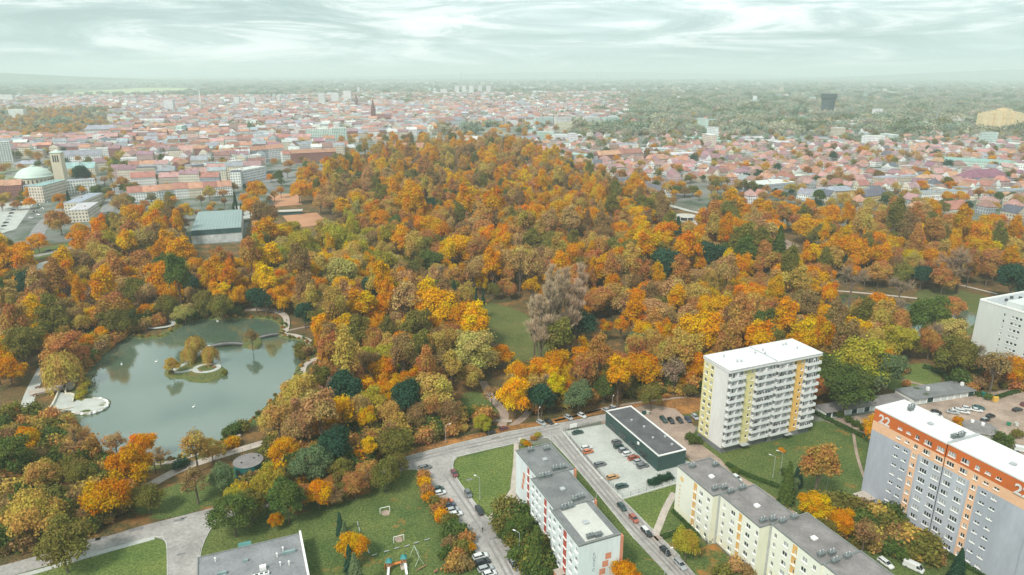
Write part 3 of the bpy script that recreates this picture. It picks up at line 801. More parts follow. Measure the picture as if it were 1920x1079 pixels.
# ---- white eleven storey tower with balconies
def tower():
    root = empty('apartment_tower', UV(173, -171.5, 0))
    tag(root, 'white eleven storey apartment tower with balconies and yellow stripes, right of centre', 'apartment building')
    inv = -Vector(root.location)
    HT = 32.5
    mats = [PL_WHITE, PL_YEL, PL_PEACHY, PL_PLINTH, PL_BALCG]
    b = MB()
    rows = [30.0 - 2.84 * k for k in range(10)]
    # left (west) face
    wl, wlist = [], []
    for k, zc in enumerate([29.8 - 2.9 * k for k in range(10)]):
        for xc in (1.7, 4.7):
            wl.append((xc - 0.75, xc + 0.75, zc - 0.75, zc + 0.7))
    facade(b, UV(152.5, -184.5, 0), E2, -E1, 13.0, HT - 0.9, wl, [(0.0, 5.9, 2.0, 30.9, 1), (0, 13, 0, 2.0, 3)])
    allw = [(UV(152.5, -184.5, 0), E2, -E1, w, 2) for w in wl]
    # front (south) face of both halves
    for (ua, ub, vf, strip, sm) in ((152.5, 173.0, -171.5, (7.0, 11.9), 1), (173.0, 193.4, -171.2, (8.9, 13.9), 2)):
        wl = []
        bal = [(0.3, strip[0] - 0.15), (strip[1] + 0.15, ub - ua - 0.5)]
        for zc in rows:
            for xc in (strip[0] + 0.9, strip[1] - 1.0):
                wl.append((xc - 0.5, xc + 0.5, zc - 0.6, zc + 0.6))
            for (x0, x1) in bal:
                nb = 4
                for i in range(nb):
                    xc = x0 + (x1 - x0) * (i + 0.5) / nb
                    door = i in (1, 2)
                    wl.append((xc - (0.42 if door else 0.62), xc + (0.42 if door else 0.62), zc - (1.25 if door else 0.6), zc + 0.75))
        facade(b, UV(ua, vf, 0), E1, E2, ub - ua, HT - 0.9, wl, [(strip[0], strip[1], 2.0, 31.2, sm), (0, ub - ua, 0, 2.0, 3)])
        allw += [(UV(ua, vf, 0), E1, E2, w, 2 if w[1] - w[0] > 1.1 else 1) for w in wl]
    block_body(b, 152.5, 173.0, -184.5, -171.5, 0, HT - 0.9, 0, ('u0', 'v1', 'u1'))
    block_body(b, 173.0, 193.4, -184.9, -171.2, 0, HT - 0.9, 0, ('v1', 'u0'))
    wobj = b.build('wall', mats, root, inv)
    for o, dx, n, w, pn in allw:
        put_window(root, o + inv, dx, n, *w, panes=pn)
    r = MB()
    for (u0, u1, v0, v1) in ((152.2, 172.95, -184.8, -170.3), (173.05, 193.9, -185.2, -170.0)):
        r.ubox(u0, u1, v0, v1, HT - 0.9, HT - 0.05, 0)
        roof_cap(r, u0, u1, v0, v1, HT, 0, 0, 0.25, 0.25)
    ro = r.build('roof', [M_ROOFWHITE], root, inv)
    j = MB(); j.ubox(172.7, 173.3, -184.6, -170.6, HT + 0.26, HT + 0.40); j.build('roof_seam', [M_METAL], ro)
    for u, v in ((158, -181), (159.5, -175.5), (161, -175.2), (171, -179.5), (173.8, -177.5), (175.2, -180.3), (186, -181.5), (187.2, -181.3), (188.5, -177)):
        c = MB(); c.cyl(UV(u, v, HT), 0.28, 0.9, 0, 8); c.cyl(UV(u, v, HT + 0.9), 0.5, 0.4, 0, 8, 0.15); c.build('vent_pipe', [M_METAL], ro)
    # balconies: each slab with parapet and side screens, one object each, shared meshes
    bm = {}
    def balcony_mesh(L, style):
        k = (round(L, 2), style)
        if k in bm: return bm[k]
        m = MB()
        m.box((L / 2, -0.75, 0.06), (L, 1.5, 0.12), 0)
        m.box((L / 2, -1.47, 0.62), (L, 0.06, 1.0), 1 if style == 1 else 0)
        m.box((0.04, -0.75, 0.62), (0.08, 1.38, 1.0), 0); m.box((L - 0.04, -0.75, 0.62), (0.08, 1.38, 1.0), 0)
        m.box((L / 2, -0.75, 1.3), (0.10, 1.44, 2.36), 0)
        if style == 2:
            for i in range(5):
                m.box((L * (0.12 + 0.16 * i), -1.40, 1.55), (0.5, 0.05, 0.7), 2)
        if style == 3:
            m.box((L * 0.3, -0.6, 0.6), (0.9, 0.5, 0.9), 2)
        bm[k] = m.mesh('balcony', [PL_BALC, PL_BALCG, M_DARKMET])
        return bm[k]
    rr = random.Random(4)
    rzb = math.atan2(E1.y, E1.x)
    for (ua, L, vf) in ((152.75, 6.5, -171.5), (164.5, 7.9, -171.5), (173.5, 8.2, -171.2), (187.1, 6.5, -171.2)):
        for k, zc in enumerate(rows):
            link('balcony', balcony_mesh(L, rr.choice([0, 0, 0, 0, 3, 3, 2])), root, UV(ua, vf, zc - 1.42) + inv + E2 * 0.0, rzb)
    e = MB()
    for (u, v) in ((162, -170.8), (182, -170.6)):
        e.ubox(u - 1.6, u + 1.6, v - 0.6, v + 1.4, 2.0, 2.2, 0); e.ubox(u - 0.9, u + 0.9, v - 0.64, v - 0.55, 0, 1.95, 1)
    e.build('entrance_canopy', [M_METAL, M_DARKMET], root, inv)
tower()

# ---- long block numbered 22
def block22():
    root = empty('apartment_block', UV(176.4, -110, 0))
    tag(root, 'long grey eleven storey block with orange top band numbered 22, lower right', 'apartment building')
    inv = -Vector(root.location)
    HT = 31.7
    mats = [PL_GREY, PL_ORANGE, PL_PEACH, PL_PLINTH, PL_GREYL]
    b = MB()
    allw = []
    for s, (va, vb, u) in enumerate(((-132.5, -109.1, 176.4), (-109.1, -85.6, 176.75), (-85.6, -62.0, 176.4))):
        W = vb - va
        cols = [(9.1, 1.5, 0.75, 2), (11.9, 1.5, 0.75, 2), (14.7, 1.25, 1.25, 2), (18.1, 2.2, 1.4, 3), (21.9, 2.2, 1.4, 3)]
        strip = (13.7, 15.8)
        if s == 1:
            cols = [(W - c[0], c[1], c[2], c[3]) for c in cols]; strip = (W - strip[1], W - strip[0])
        wl = []
        for k in range(10):
            zc = 29.35 - 3.04 * k
            for (xc, w, h, pn) in cols:
                wl.append((xc - w / 2, xc + w / 2, zc - h / 2, zc + h / 2, pn))
        zones = [(0, W, 27.7, HT, 1), (0, W, 24.6, 27.7, 2), (strip[0], strip[1], 0.6, 27.7, 2), (0, W, 0, 0.6, 3)]
        wide = (16.4, W) if s != 1 else (0, 7.0)
        zones.insert(0, (wide[0], wide[1], 0.6, 24.6, 4))
        if s == 0: zones.insert(3, (0, 7.2, 24.6, 27.7, 2))
        o = UV(u, va, 0)
        facade(b, o, E2, -E1, W, HT, [w[:4] for w in wl], zones)
        allw += [(o, E2, -E1, w) for w in wl]
    block_body(b, 176.4, 188.9, -132.5, -109.1, 0, HT, 0, ('u0', 'v1'))
    block_body(b, 176.75, 189.2, -109.1, -85.6, 0, HT, 0, ('u0', 'v1'))
    block_body(b, 176.4, 188.9, -85.6, -62.0, 0, HT, 0, ('u0',))
    b.build('wall', mats, root, inv)
    for o, dx, n, w in allw:
        put_window(root, o + inv, dx, n, *w[:4], panes=w[4])
    r = MB()
    for (u0, u1, v0, v1) in ((176.3, 188.95, -132.6, -109.15), (176.65, 189.25, -109.05, -85.65), (176.3, 188.95, -85.55, -61.9)):
        roof_cap(r, u0, u1, v0, v1, HT + 0.26, 0, 0, 0.2, 0.2)
    ro = r.build('roof', [M_ROOFWHITE], root, inv)
    j = MB(); j.ubox(176.6, 189.3, -109.5, -108.7, HT + 0.47, HT + 0.62); j.build('roof_seam', [M_METAL], ro)
    for (u, v) in ((186.3, -128.0), (184.6, -127.0), (181, -110.5), (182.6, -109.9), (184.2, -110.6)):
        vent_stack(ro, u, v, HT + 0.27, pipes=2)
    hatch(ro, 178.6, -130.5, HT + 0.27, M_ROOFWHITE); hatch(ro, 182, -118.5, HT + 0.27, M_METAL); hatch(ro, 182, -95, HT + 0.27, M_METAL)
    put_text(root, '22', 3.9, pm('sign_grey', (0.62, 0.60, 0.58), 0.8), UV(176.4, -128.8, 29.1) + inv, -E1, 'house_number')
    put_text(root, '22', 3.9, MATS['sign_grey'], UV(176.4, -88.6, 29.2) + inv, -E1, 'house_number')
    put_text(root, '22', 1.9, pm('sign_pink', (0.62, 0.22, 0.25), 0.8), UV(176.4, -130.6, 2.2) + inv, -E1, 'house_number')
    e = MB()
    e.ubox(172.2, 176.39, -131.6, -127.2, 0, 2.7, 0); e.ubox(172.0, 176.38, -131.8, -127.0, 2.7, 3.0, 1); e.ubox(172.1, 172.19, -130.2, -128.2, 0.1, 2.2, 2)
    e.build('entrance_porch', [PL_PLINTH, M_PATH, M_DARKMET], root, inv)
    e = MB(); e.ubox(175.0, 176.39, -119.4, -116.4, 2.7, 2.9, 0); e.ubox(176.3, 176.39, -118.9, -116.9, 0, 2.4, 1); e.build('entrance_canopy', [M_METAL, M_DARKMET], root, inv)
block22()

# ---- three stepped white sections with red stripes, five storeys
def loggia(root, inv, o, dx, n, x0, x1, zs, mat, w=0.5):
    """recessed column of loggias: each with its white front slab"""
    for z in zs:
        m = MB()
        c = o + dx * ((x0 + x1) / 2) + UP * (z - 0.15) + n * 0.06 + inv
        m.box(c, (x1 - x0 + 0.1, 0.5, 0.20), 0, ax=(dx, n, UP))
        m.build('loggia_slab', [M_WHITE], root)
def block_white():
    root = empty('apartment_block', UV(78, -152, 0))
    tag(root, 'white five storey block with red stripes stepped in three sections, bottom centre', 'apartment building')
    inv = -Vector(root.location)
    HT = 15.8
    mats = [PL_BLUEW, PL_RED, PL_TERRA, PL_PLINTH]
    b = MB(); allw = []
    rows = [14.3 - 2.85 * k for k in range(5)]
    segs = [(75.1, 87.2, -176.4, -160.2, [12.9, 14.9], (9.0, 10.5), []),
            (73.0, 85.2, -160.2, -144.1, [1.6, 4.2, 6.5, 13.2, 14.9], (9.3, 10.9), []),
            (71.8, 84.0, -144.1, -128.0, [2.1, 5.5, 11.9, 15.0], (7.6, 9.5), [])]
    for u0, u1, v0, v1, cols, strip, _ in segs:
        W = v1 - v0
        o = UV(u0, v0, 0)
        wl = []
        for z in rows:
            for x in cols:
                w = 0.62 if x in (6.5, 14.9) else 0.8
                wl.append((x - w, x + w, z - 0.7, z + 0.7))
        lw = [(strip[0] + 0.25, strip[1] - 0.25, z - 0.75, z + 0.6) for z in rows]
        facade(b, o, E2, -E1, W, HT, wl, [(strip[0], strip[1], 1.2, 15.5, 1), (0, W, 0, 0.7, 3)])
        allw += [(o, E2, -E1, w, 2) for w in wl]
        loggia(root, inv, o, E2, -E1, strip[0], strip[1], [z - 0.95 for z in rows[:-1]], M_WHITE)
        block_body(b, u0, u1, v0, v1, 0, HT, 0, ('u0',) + (('v1',) if v1 == -128.0 else ()))
    # south gable with painted squares
    o = UV(71.8, -128.0, 0)
    sq = [(7.9, 9.7, 9.6, 11.5, 2), (7.1, 8.9, 7.4, 9.3, 2), (6.3, 8.1, 5.2, 7.1, 2), (0, 12.2, 0, 0.7, 3)]
    facade(b, o, E1, E2, 12.2, HT, [], sq)
    b.build('wall', mats, root, inv)
    # painted squares on the far section
    p = MB()
    for i, (x, z) in enumerate(((6.6, 11.0), (6.1, 8.8), (5.5, 6.5))):
        c = UV(75.1 - 0.012, -176.4 + x, z) + inv
        p.box(c, (1.5, 0.02, 1.9), 0, ax=(E2, -E1, UP))
    p.build('painted_square', [PL_TERRA], root)
    for o, dx, n, w, pn in allw:
        put_window(root, o + inv, dx, n, *w, panes=pn)
    for i, ch in enumerate('ŁUŻYC'):
        put_text(root, ch, 1.25, pm('sign_letters', (0.33, 0.38, 0.40), 0.8), UV(76.35, -128.0, 12.4 - 1.22 * i) + inv, E2)
    # fin walls with terracotta cheeks on the street side
    for u1, v1, w in ((87.2, -160.2, 0), (85.2, -144.1, 0), (84.0, -128.0, 0)):
        f = MB(); f.ubox(u1 + 0.002, u1 + 1.0, v1 - 1.2, v1 - 0.02, 0, HT - 0.4, 0)
        f.build('stair_fin', [PL_TERRA], root, inv)
    for u1, v0, v1 in ((87.2, -176.4, -160.2), (85.2, -160.2, -144.1), (84.0, -144.1, -128.0)):
        for k in range(5):
            m = MB(); z = 1.3 + 2.85 * k
            m.ubox(u1 + 0.01, u1 + 1.2, v0 + 2.0, v1 - 3.4, z, z + 0.15, 0); m.ubox(u1 + 1.15, u1 + 1.22, v0 + 2.0, v1 - 3.4, z + 0.15, z + 1.15, 0)
            m.build('balcony', [PL_BALC], root, inv)
    rmat = [(M_ROOFFELT, M_EDGE)] * 3
    for i, (u0, u1, v0, v1, *_r) in enumerate(segs):
        r = MB(); roof_cap(r, u0, u1, v0 + (0.02 if i else 0), v1 - 0.02, HT + 0.26, 0, 1, 0.30, 0.28)
        ro = r.build('roof', list(rmat[i]), root, inv)
        if i == 2:
            q = MB(); q.ubox(u0 + 2.4, u1 - 1.6, v0 + 0.4, v1 - 0.9, HT + 0.262, HT + 0.29); q.build('roof_membrane', [pm('pale_membrane', (0.50, 0.50, 0.46), 0.85, 0.1, 0.2, fine=0.06)], ro)
        hatch(ro, (u0 + u1) / 2, (v0 + v1) / 2 + 0.5, HT + 0.26, M_METAL)
        for (du, dv) in ([(4.0, 2.2), (9.0, 3.5), (6.5, 14.8), (8.8, 15.0)], [(3.0, 0.9), (5.0, 1.0), (6.8, 14.6), (8.8, 14.4)], [(3.4, 1.0), (5.4, 0.9), (4.2, 14.3), (6.4, 14.6)])[i]:
            vent_stack(ro, u0 + du, v0 + dv, HT + 0.27)
    for (v, u) in ((-151.5, 73.0), (-136.0, 71.8), (-166.2, 75.1)):
        e = MB(); e.ubox(u - 2.4, u - 0.01, v - 1.3, v + 1.3, 2.5, 2.7, 0); e.ubox(u - 2.3, u - 2.1, v - 1.2, v + 1.2, 0, 2.5, 1); e.ubox(u - 2.05, u - 0.02, v - 1.25, v - 1.05, 0, 2.5, 1)
        e.build('entrance_porch', [M_PATH, PL_TERRA], root, inv)
block_white()

# ---- cream block stepped in four sections
def block_cream():
    root = empty('apartment_block', UV(122, -120, 0))
    tag(root, 'cream five storey block with ochre loggia stripes stepped in sections, bottom right', 'apartment building')
    inv = -Vector(root.location)
    HT = 16.0
    mats = [PL_CREAM2, PL_OCHRE, PL_CREAM, PL_PLINTH]
    b = MB(); allw = []
    rows = [13.9 - 2.92 * k for k in range(5)]
    segs = [(116.7, 128.9, -149.0, -132.2, [(11.5, .85), (14.9, .6)], (8.2, 9.7), 0),
            (119.0, 131.3, -132.2, -116.1, [(2.2, .5), (5.8, .85), (11.9, .85), (15.2, .5)], (8.2, 9.5), 0),
            (122.8, 135.2, -116.1, -99.1, [(1.8, .5), (5.5, .85), (11.9, .85), (15.0, .5)], (7.8, 9.4), 0),
            (123.2, 135.6, -99.1, -82.5, [(1.8, .5), (5.5, .85), (11.9, .85), (15.0, .5)], (7.8, 9.4), 0)]
    for u0, u1, v0, v1, cols, strip, _ in segs:
        W = v1 - v0; o = UV(u0, v0, 0); wl = []
        for z in rows:
            for x, hw in cols: wl.append((x - hw, x + hw, z - 0.72, z + 0.68))
        lw = [(strip[0] + 0.8, strip[1] - 0.2, z - 0.7, z + 0.6) for z in rows]
        zones = [(0, W, 0.7, 3.2, 2), (strip[0], strip[1], 1.2, 15.7, 1), (0, W, 0, 0.6, 3)]
        facade(b, o, E2, -E1, W, HT, wl + lw, zones)
        allw += [(o, E2, -E1, w, 2) for w in wl] + [(o, E2, -E1, w, 1) for w in lw]
        loggia(root, inv, o, E2, -E1, strip[0], strip[1], [z - 0.95 for z in rows[:-1]], M_WHITE)
        block_body(b, u0, u1, v0, v1, 0, HT, 2, ('u0',))
    b.build('wall', mats, root, inv)
    for o, dx, n, w, pn in allw: put_window(root, o + inv, dx, n, *w, panes=pn)
    c = MB(); c.cyl(UV(116.7, -146.4, 13.3) + inv, 0.85, 0.03, 0, 20, axis=-E1); c.build('painted_disc', [pm('sign_yellow', (0.70, 0.50, 0.22), 0.8)], root)
    for k in range(6):
        m = MB(); m.box(UV(116.7, -147.0, 10.6 - 1.35 * k) + inv, (0.62, 0.04, 0.75), 0, ax=(E2, -E1, UP)); m.build('painted_letter', [pm('sign_ochre_faded', (0.66, 0.54, 0.36), 0.8)], root)
    for i, (u0, u1, v0, v1, *_r) in enumerate(segs):
        r = MB(); roof_cap(r, u0, u1, v0 + (0.02 if i else 0), v1 - 0.02, HT + 0.26, 0, 1, 0.28, 0.26)
        ro = r.build('roof', [M_ROOFFELT2, M_EDGE], root, inv)
        hatch(ro, (u0 + u1) / 2 - 0.5, (v0 + v1) / 2 + 0.5, HT + 0.26, M_FRAME)
        for (du, dv) in ([(3.5, 2.5), (10.4, 4.5)] if i == 0 else []) + [(2.2, 14.6), (5.0, 15.2)] + ([(3.0, 0.7), (7.2, 0.6)] if i else []):
            vent_stack(ro, u0 + du, v0 + dv, HT + 0.27)
    dp = MB()
    for u, v in ((118.85, -132.05), (122.65, -115.95)):
        dp.ubox(u - 0.25, u + 0.1, v - 0.1, v + 0.3, 0, HT, 0)
    dp.build('downpipe', [M_METAL], root, inv)
block_cream()

# ---- dark green flat hall
def dark_hall():
    root = empty('retail_hall', UV(130.4, -187.5, 0))
    tag(root, 'dark green flat roofed hall beside the concrete parking lot', 'hall')
    inv = -Vector(root.location)
    PGREEN = pm('dark_green_sheet', (0.035, 0.075, 0.07), 0.5, 0.15, 0.4, spec=0.4)
    b = MB(); block_body(b, 125.0, 136.2, -205.3, -170.0, 0, 5.6, 0); b.build('wall', [PGREEN], root, inv)
    for k in range(24):
        p = MB(); v = -204.6 + 1.45 * k
        p.ubox(124.93, 125.0, v - 0.68, v + 0.68, 3.2, 5.1, 0); p.build('panel', [PGREEN], root, inv)
    for v in (-200, -193, -186, -179):
        p = MB(); p.ubox(124.92, 125.0, v - 2.2, v + 2.2, 0.4, 2.7, 0); p.build('shop_window', [M_GLASS], root, inv)
    r = MB(); roof_cap(r, 125.0, 136.2, -205.3, -170.0, 5.86, 0, 1, 0.35, 0.4)
    ro = r.build('roof', [M_ROOFDARK, M_FRAME], root, inv)
    for u, v in ((130, -195), (131.5, -189), (130, -181), (133.5, -174.5), (134.5, -180)):
        c = MB(); c.cyl(UV(u, v, 5.86), 0.35, 0.45, 0, 10); c.cyl(UV(u, v, 6.31), 0.5, 0.15, 0, 10); c.build('roof_vent', [M_METAL], ro)
    c = MB(); c.ubox(124.55, 124.92, -182.6, -181.6, 4.1, 5.0, 0); c.build('wall_unit', [M_FRAME], root, inv)
    m = MB(); m.ubox(125.1, 125.25, -205.2, -170.1, 6.22, 6.45, 0); m.build('gutter', [M_METAL], ro, inv * 0)
dark_hall()

# ---- two rows of lock-up garages
def garages():
    for gi, (pa, pb, nd, lab, roofm, dark) in enumerate(((at(1547, 785), at(1700, 761), 13, 'row of lock-up garages with dark and white doors, nearer the white tower', M_ROOFFELT2, (0, 1, 2, 4, 6, 9)),
                                                   (at(1711, 760), at(1826, 743), 9, 'row of white door lock-up garages nearer the green container', M_ROOFFELT, (2, 8)))):
        d = (pb - pa); Lh = d.length; d.normalize(); n = Vector((d.y, -d.x, 0))
        root = empty('garage_row', (pa + pb) / 2)
        tag(root, lab, 'garage', 'lock-up garages')
        inv = -Vector(root.location)
        b = MB(); w = Lh / nd; dep = 6.0 if gi == 0 else 9.5
        opens = [(i * w + 0.28, (i + 1) * w - 0.28, 0.03, 2.15) for i in range(nd)]
        facade(b, pa, d, n, Lh, 2.6, opens, [], depth=0.15)
        for q0, q1 in ((pb, pb - n * dep), (pb - n * dep, pa - n * dep), (pa - n * dep, pa)):
            b.poly([q0, q1, q1 + UP * 2.6, q0 + UP * 2.6])
        b.build('wall', [M_WHITE], root, inv)
        for i, (x0, x1, z0, z1) in enumerate(opens):
            m = MB(); c = pa + d * ((x0 + x1) / 2) + UP * 1.09 - n * 0.12 + inv
            m.box(c, (x1 - x0, 0.05, 2.12), 0, ax=(d, n, UP))
            for k in range(4): m.box(c + d * ((k - 1.5) * (x1 - x0) / 4) + n * 0.035, (0.04, 0.02, 2.1), 0, ax=(d, n, UP))
            m.build('garage_door', [pm('dark_green_door', (0.03, 0.06, 0.055), 0.6, 0.2, 1.0) if i in dark else pm('pale_door', (0.55, 0.57, 0.56), 0.6, 0.15, 0.6)], root)
        r = MB(); c = (pa + pb) / 2 - n * (dep / 2 - 0.2) + UP * 2.72 + inv
        r.box(c, (Lh + 0.6, dep + 1.0, 0.22), 0, ax=(d, n, UP)); r.build('roof', [roofm], root)
        if gi == 1:
            for t in (0.38, 0.95):
                m = MB(); c = pa.lerp(pb, t) - n * 5 + UP * 2.84 + inv; m.box(c + UP * 0.7, (1.0, 1.0, 1.4), 0, ax=(d, n, UP)); m.build('chimney', [M_FRAME], root)
garages()

# ---- white tower at the right edge
def right_tower():
    root = empty('apartment_tower', UV(330, -175, 0))
    tag(root, 'plain white tower block at the right edge with rows of small windows', 'apartment building')
    inv = -Vector(root.location)
    HT = 30.0
    PL = pm('render_pale_green_grey', (0.56, 0.59, 0.57), 0.9, 0.05, 0.12, fine=0.03, stretch=(1, 1, 0.25))
    b = MB(); allw = []
    wl = []
    for k in range(9):
        z = 27.0 - 2.95 * k
        wl.append((1.0, 1.8, z - 0.6, z + 0.7))
        for x in (5.0, 6.7, 8.4, 13.0, 14.8, 18.5, 20.3):
            wl.append((x - 0.6, x + 0.6, z - 0.6, z + 0.6))
    o = UV(314, -183.0, 0)
    b.poly([UV(314, -193.4, 0), UV(314, -183.0, 0), UV(314, -183.0, HT), UV(314, -193.4, HT)], 0)
    facade(b, o, E2, -E1, 24.0, HT, wl, [])
    allw = [(o, E2, -E1, w) for w in wl]
    block_body(b, 314, 350, -193.4, -159.0, 0, HT, 0, ('u0',))
    b.build('wall', [PL], root, inv)
    for o, dx, n, w in allw: put_window(root, o + inv, dx, n, *w, panes=1)
    r = MB(); roof_cap(r, 314, 350, -193.4, -159.0, HT + 0.26, 0, 1, 0.7, 0.5); ro = r.build('roof', [M_METAL, M_WHITE], root, inv)
    m = MB(); m.ubox(317, 346, -183.5, -177, HT + 0.27, HT + 2.6, 0); m.build('plant_room', [PL], ro)
    for u, v in ((324, -188), (330, -189.5), (333, -187.5)):
        c = MB(); c.cyl(UV(u, v, HT + 0.26), 0.7, 1.1, 0, 10); c.build('vent_pipe', [M_DARKMET], ro)
right_tower()

# ---- low flat building at the bottom edge
def low_building():
    root = empty('service_building', UV(-8, -165, 0))
    tag(root, 'low grey flat roofed building with skylights at the bottom edge', 'building')
    inv = -Vector(root.location)
    b = MB(); block_body(b, -18.5, 8.6, -177.0, -148, 0, 4.0, 0); b.build('wall', [PL_WHITE], root, inv)
    r = MB(); roof_cap(r, -18.5, 8.6, -177.0, -148, 4.26, 0, 2, 0.25, 0.25)
    r.ubox(8.1, 8.65, -177.1, -148, 4.262, 5.2, 1)
    ro = r.build('roof', [pm('roof_felt_light', (0.22, 0.225, 0.235), 0.9, 0.2, 0.2, fine=0.12), M_WHITE, M_EDGE], root, inv)
    m = MB(); m.ubox(-7.2, -1.0, -163.4, -162.4, 4.27, 5.0, 0); sk = m.build('skylight', [M_WHITE], ro)
    for k in range(5):
        q = MB(); q.ubox(-6.9 + 1.2 * k, -6.1 + 1.2 * k, -163.2, -162.6, 5.0, 5.06, 0); q.build('pane', [M_GLASS], sk)
    for (u, v, a, c, h) in ((-12.5, -167.5, 2.4, 0.7, 0.8), (4.5, -169.5, 3.6, 0.7, 0.8), (-6.5, -170.5, 1.2, 0.7, 0.6), (-14.5, -163.5, 1.8, 0.7, 0.7), (-1.2, -161.4, 1.6, 0.6, 0.6)):
        q = MB(); q.ubox(u - a / 2, u + a / 2, v - c / 2, v + c / 2, 4.27, 4.27 + h, 0); q.build('roof_unit', [pm('teal_unit', (0.22, 0.30, 0.30), 0.6)], ro)
    q = MB(); q.ubox(-3.2, -1.6, -166, -164.8, 4.27, 5.4, 0); q.build('roof_unit', [M_WHITE], ro)
    for u, v in ((-14, -173.5), (-11.8, -165.2), (1.5, -169), (3.2, -171), (2.0, -165), (4.2, -164.5)):
        q = MB(); q.cyl(UV(u, v, 4.27), 0.15, 1.2, 0, 8); q.cyl(UV(u, v, 5.47), 0.3, 0.25, 0, 8, 0.1); q.build('vent_pipe', [M_WHITE], ro)
    q = MB(); q.ubox(-8.0, -5.0, -179.6, -177.02, 0, 3.6, 0); q.ubox(-8.2, -4.8, -179.8, -177.01, 3.6, 3.9, 1); q.build('stair_annex', [PL_WHITE, pm('teal_metal', (0.10, 0.25, 0.24), 0.5)], root, inv)
low_building()

# ---- round kiosk
def kiosk():
    c = at(468, 886)
    root = empty('round_kiosk', c)
    tag(root, 'round teal kiosk with grey flat roof by the pond path', 'kiosk')
    T = pm('teal_panel', (0.02, 0.16, 0.15), 0.5, 0.2, 0.5)
    b = MB(); b.cyl((0, 0, 0), 4.6, 4.4, 0, 32); b.build('wall', [T], root)
    for k in range(14):
        a = 2 * math.pi * (k + 0.5) / 14
        p = MB(); p.box((4.62 * math.cos(a), 4.62 * math.sin(a), 2.3), (0.06, 1.5, 2.2), 0, rz=a); p.build('panel', [T if k % 3 else M_GLASS], root)
    r = MB(); r.cyl((0, 0, 4.4), 4.9, 0.15, 0, 32); r.cyl((0, 0, 4.55), 4.9, 0.45, 1, 32, 0.9)
    ro = r.build('roof', [T, M_ROOFFELT2], root)
    for x, y in ((-1.5, -2.0), (1.6, 1.0), (2.6, 2.6)):
        q = MB(); q.cyl((x, y, 4.6), 0.25, 0.7, 0, 8); q.build('vent_pipe', [M_DARKMET], ro)
    q = MB(); q.box((3.4, -5.2, 1.6), (2.2, 1.2, 2.6), 0, rz=0.6); q.build('awning', [M_WHITE], root)
kiosk()

# ---- small grey pavilion behind the block 22
def pavilion():
    c = at(1835, 815)
    root = empty('pavilion', c)
    tag(root, 'low grey polygonal pavilion behind the block numbered 22', 'pavilion')
    b = MB(); b.cyl((0, 0, 0), 5.5, 3.0, 0, 8); b.build('wall', [M_STONE], root)
    r = MB(); r.cyl((0, 0, 3.0), 6.2, 0.4, 0, 8, 5.6); ro = r.build('roof', [M_ROOFFELT2], root)
    for x, y in ((-1, 3.2), (1.5, 1.0)):
        q = MB(); q.cyl((x, y, 3.4), 0.6, 0.9, 0, 10); q.build('roof_vent', [M_WHITE], ro)
pavilion()
# ------------------------------------------------------------------ labels that say which one
LANDMARKS = [('the pond footbridge', 428, 648), ('the willow island', 365, 690), ('the round teal kiosk', 468, 870), ('the pond terrace', 165, 765), ('the white balcony tower', 1420, 745),
             ('the block numbered 22', 1740, 880), ('the lock-up garages', 1690, 745), ('the right-edge white tower', 1880, 610), ('the meadow clearing', 945, 620), ('the tall bare poplars', 1040, 610),
             ('the grey-roofed sports hall', 400, 425), ('the clay courts', 570, 405), ('the dark green hall', 1210, 825), ('the street junction', 800, 870), ('the playground', 760, 1030),
             ('the red-striped white block', 1060, 930), ('the cream block', 1440, 970), ('the road fork', 340, 1000), ('the low flat building', 480, 1050), ('the domed church', 75, 320),
             ('the brick spire', 701, 215), ('the mint slab block', 612, 252), ('the long brick school', 590, 290), ('the long red-roofed terrace', 340, 365), ('the dark lattice tower', 1552, 198),
             ('the yellow high-rises', 1872, 230), ('the magenta-roofed building', 1855, 330), ('the long pale factory', 1845, 302), ('the dark-roofed sheds', 1210, 352), ('the right-hand pond', 1700, 590),
             ('the great bare tree', 1805, 490), ('the orange-roofed museum', 770, 280), ('the white hexagon pavilion', 1285, 395)]
ORD = ['nearest', 'second nearest', 'third nearest', 'fourth nearest', 'fifth nearest', 'sixth nearest', 'seventh nearest', 'eighth nearest', 'ninth nearest', 'tenth nearest']
def ordn(i):
    return ORD[i] if i < len(ORD) else '%dth nearest' % (i + 1) if (i + 1) % 10 not in (1, 2, 3) or (i + 1) // 10 == 1 else '%d%s nearest' % (i + 1, {1: 'st', 2: 'nd', 3: 'rd'}[(i + 1) % 10])
AUTO = []
def auto(o, desc, pos, cat, group):
    AUTO.append((o, desc, pos, cat, group))
def run_labels():
    groups = {}
    for o, desc, pos, cat, grp in AUTO:
        x, y, _d = proj(pos)
        best = min(LANDMARKS, key=lambda l: math.hypot(l[1] - x, (l[2] - y) * 1.4))
        dx, dy = x - best[1], y - best[2]
        rel = ('left of' if dx < 0 else 'right of') if abs(dx) > 1.2 * abs(dy) else ('behind' if dy < 0 else 'in front of')
        groups.setdefault((desc, rel, best[0]), []).append((math.hypot(dx, dy), o, cat, grp))
    for (desc, rel, lm), L_ in groups.items():
        L_.sort(key=lambda t: t[0])
        for i, (_d, o, cat, grp) in enumerate(L_):
            lab = '%s %s %s' % (desc, rel, lm)
            if len(L_) > 1: lab += ', %s' % ordn(i)
            tag(o, lab, cat, grp)

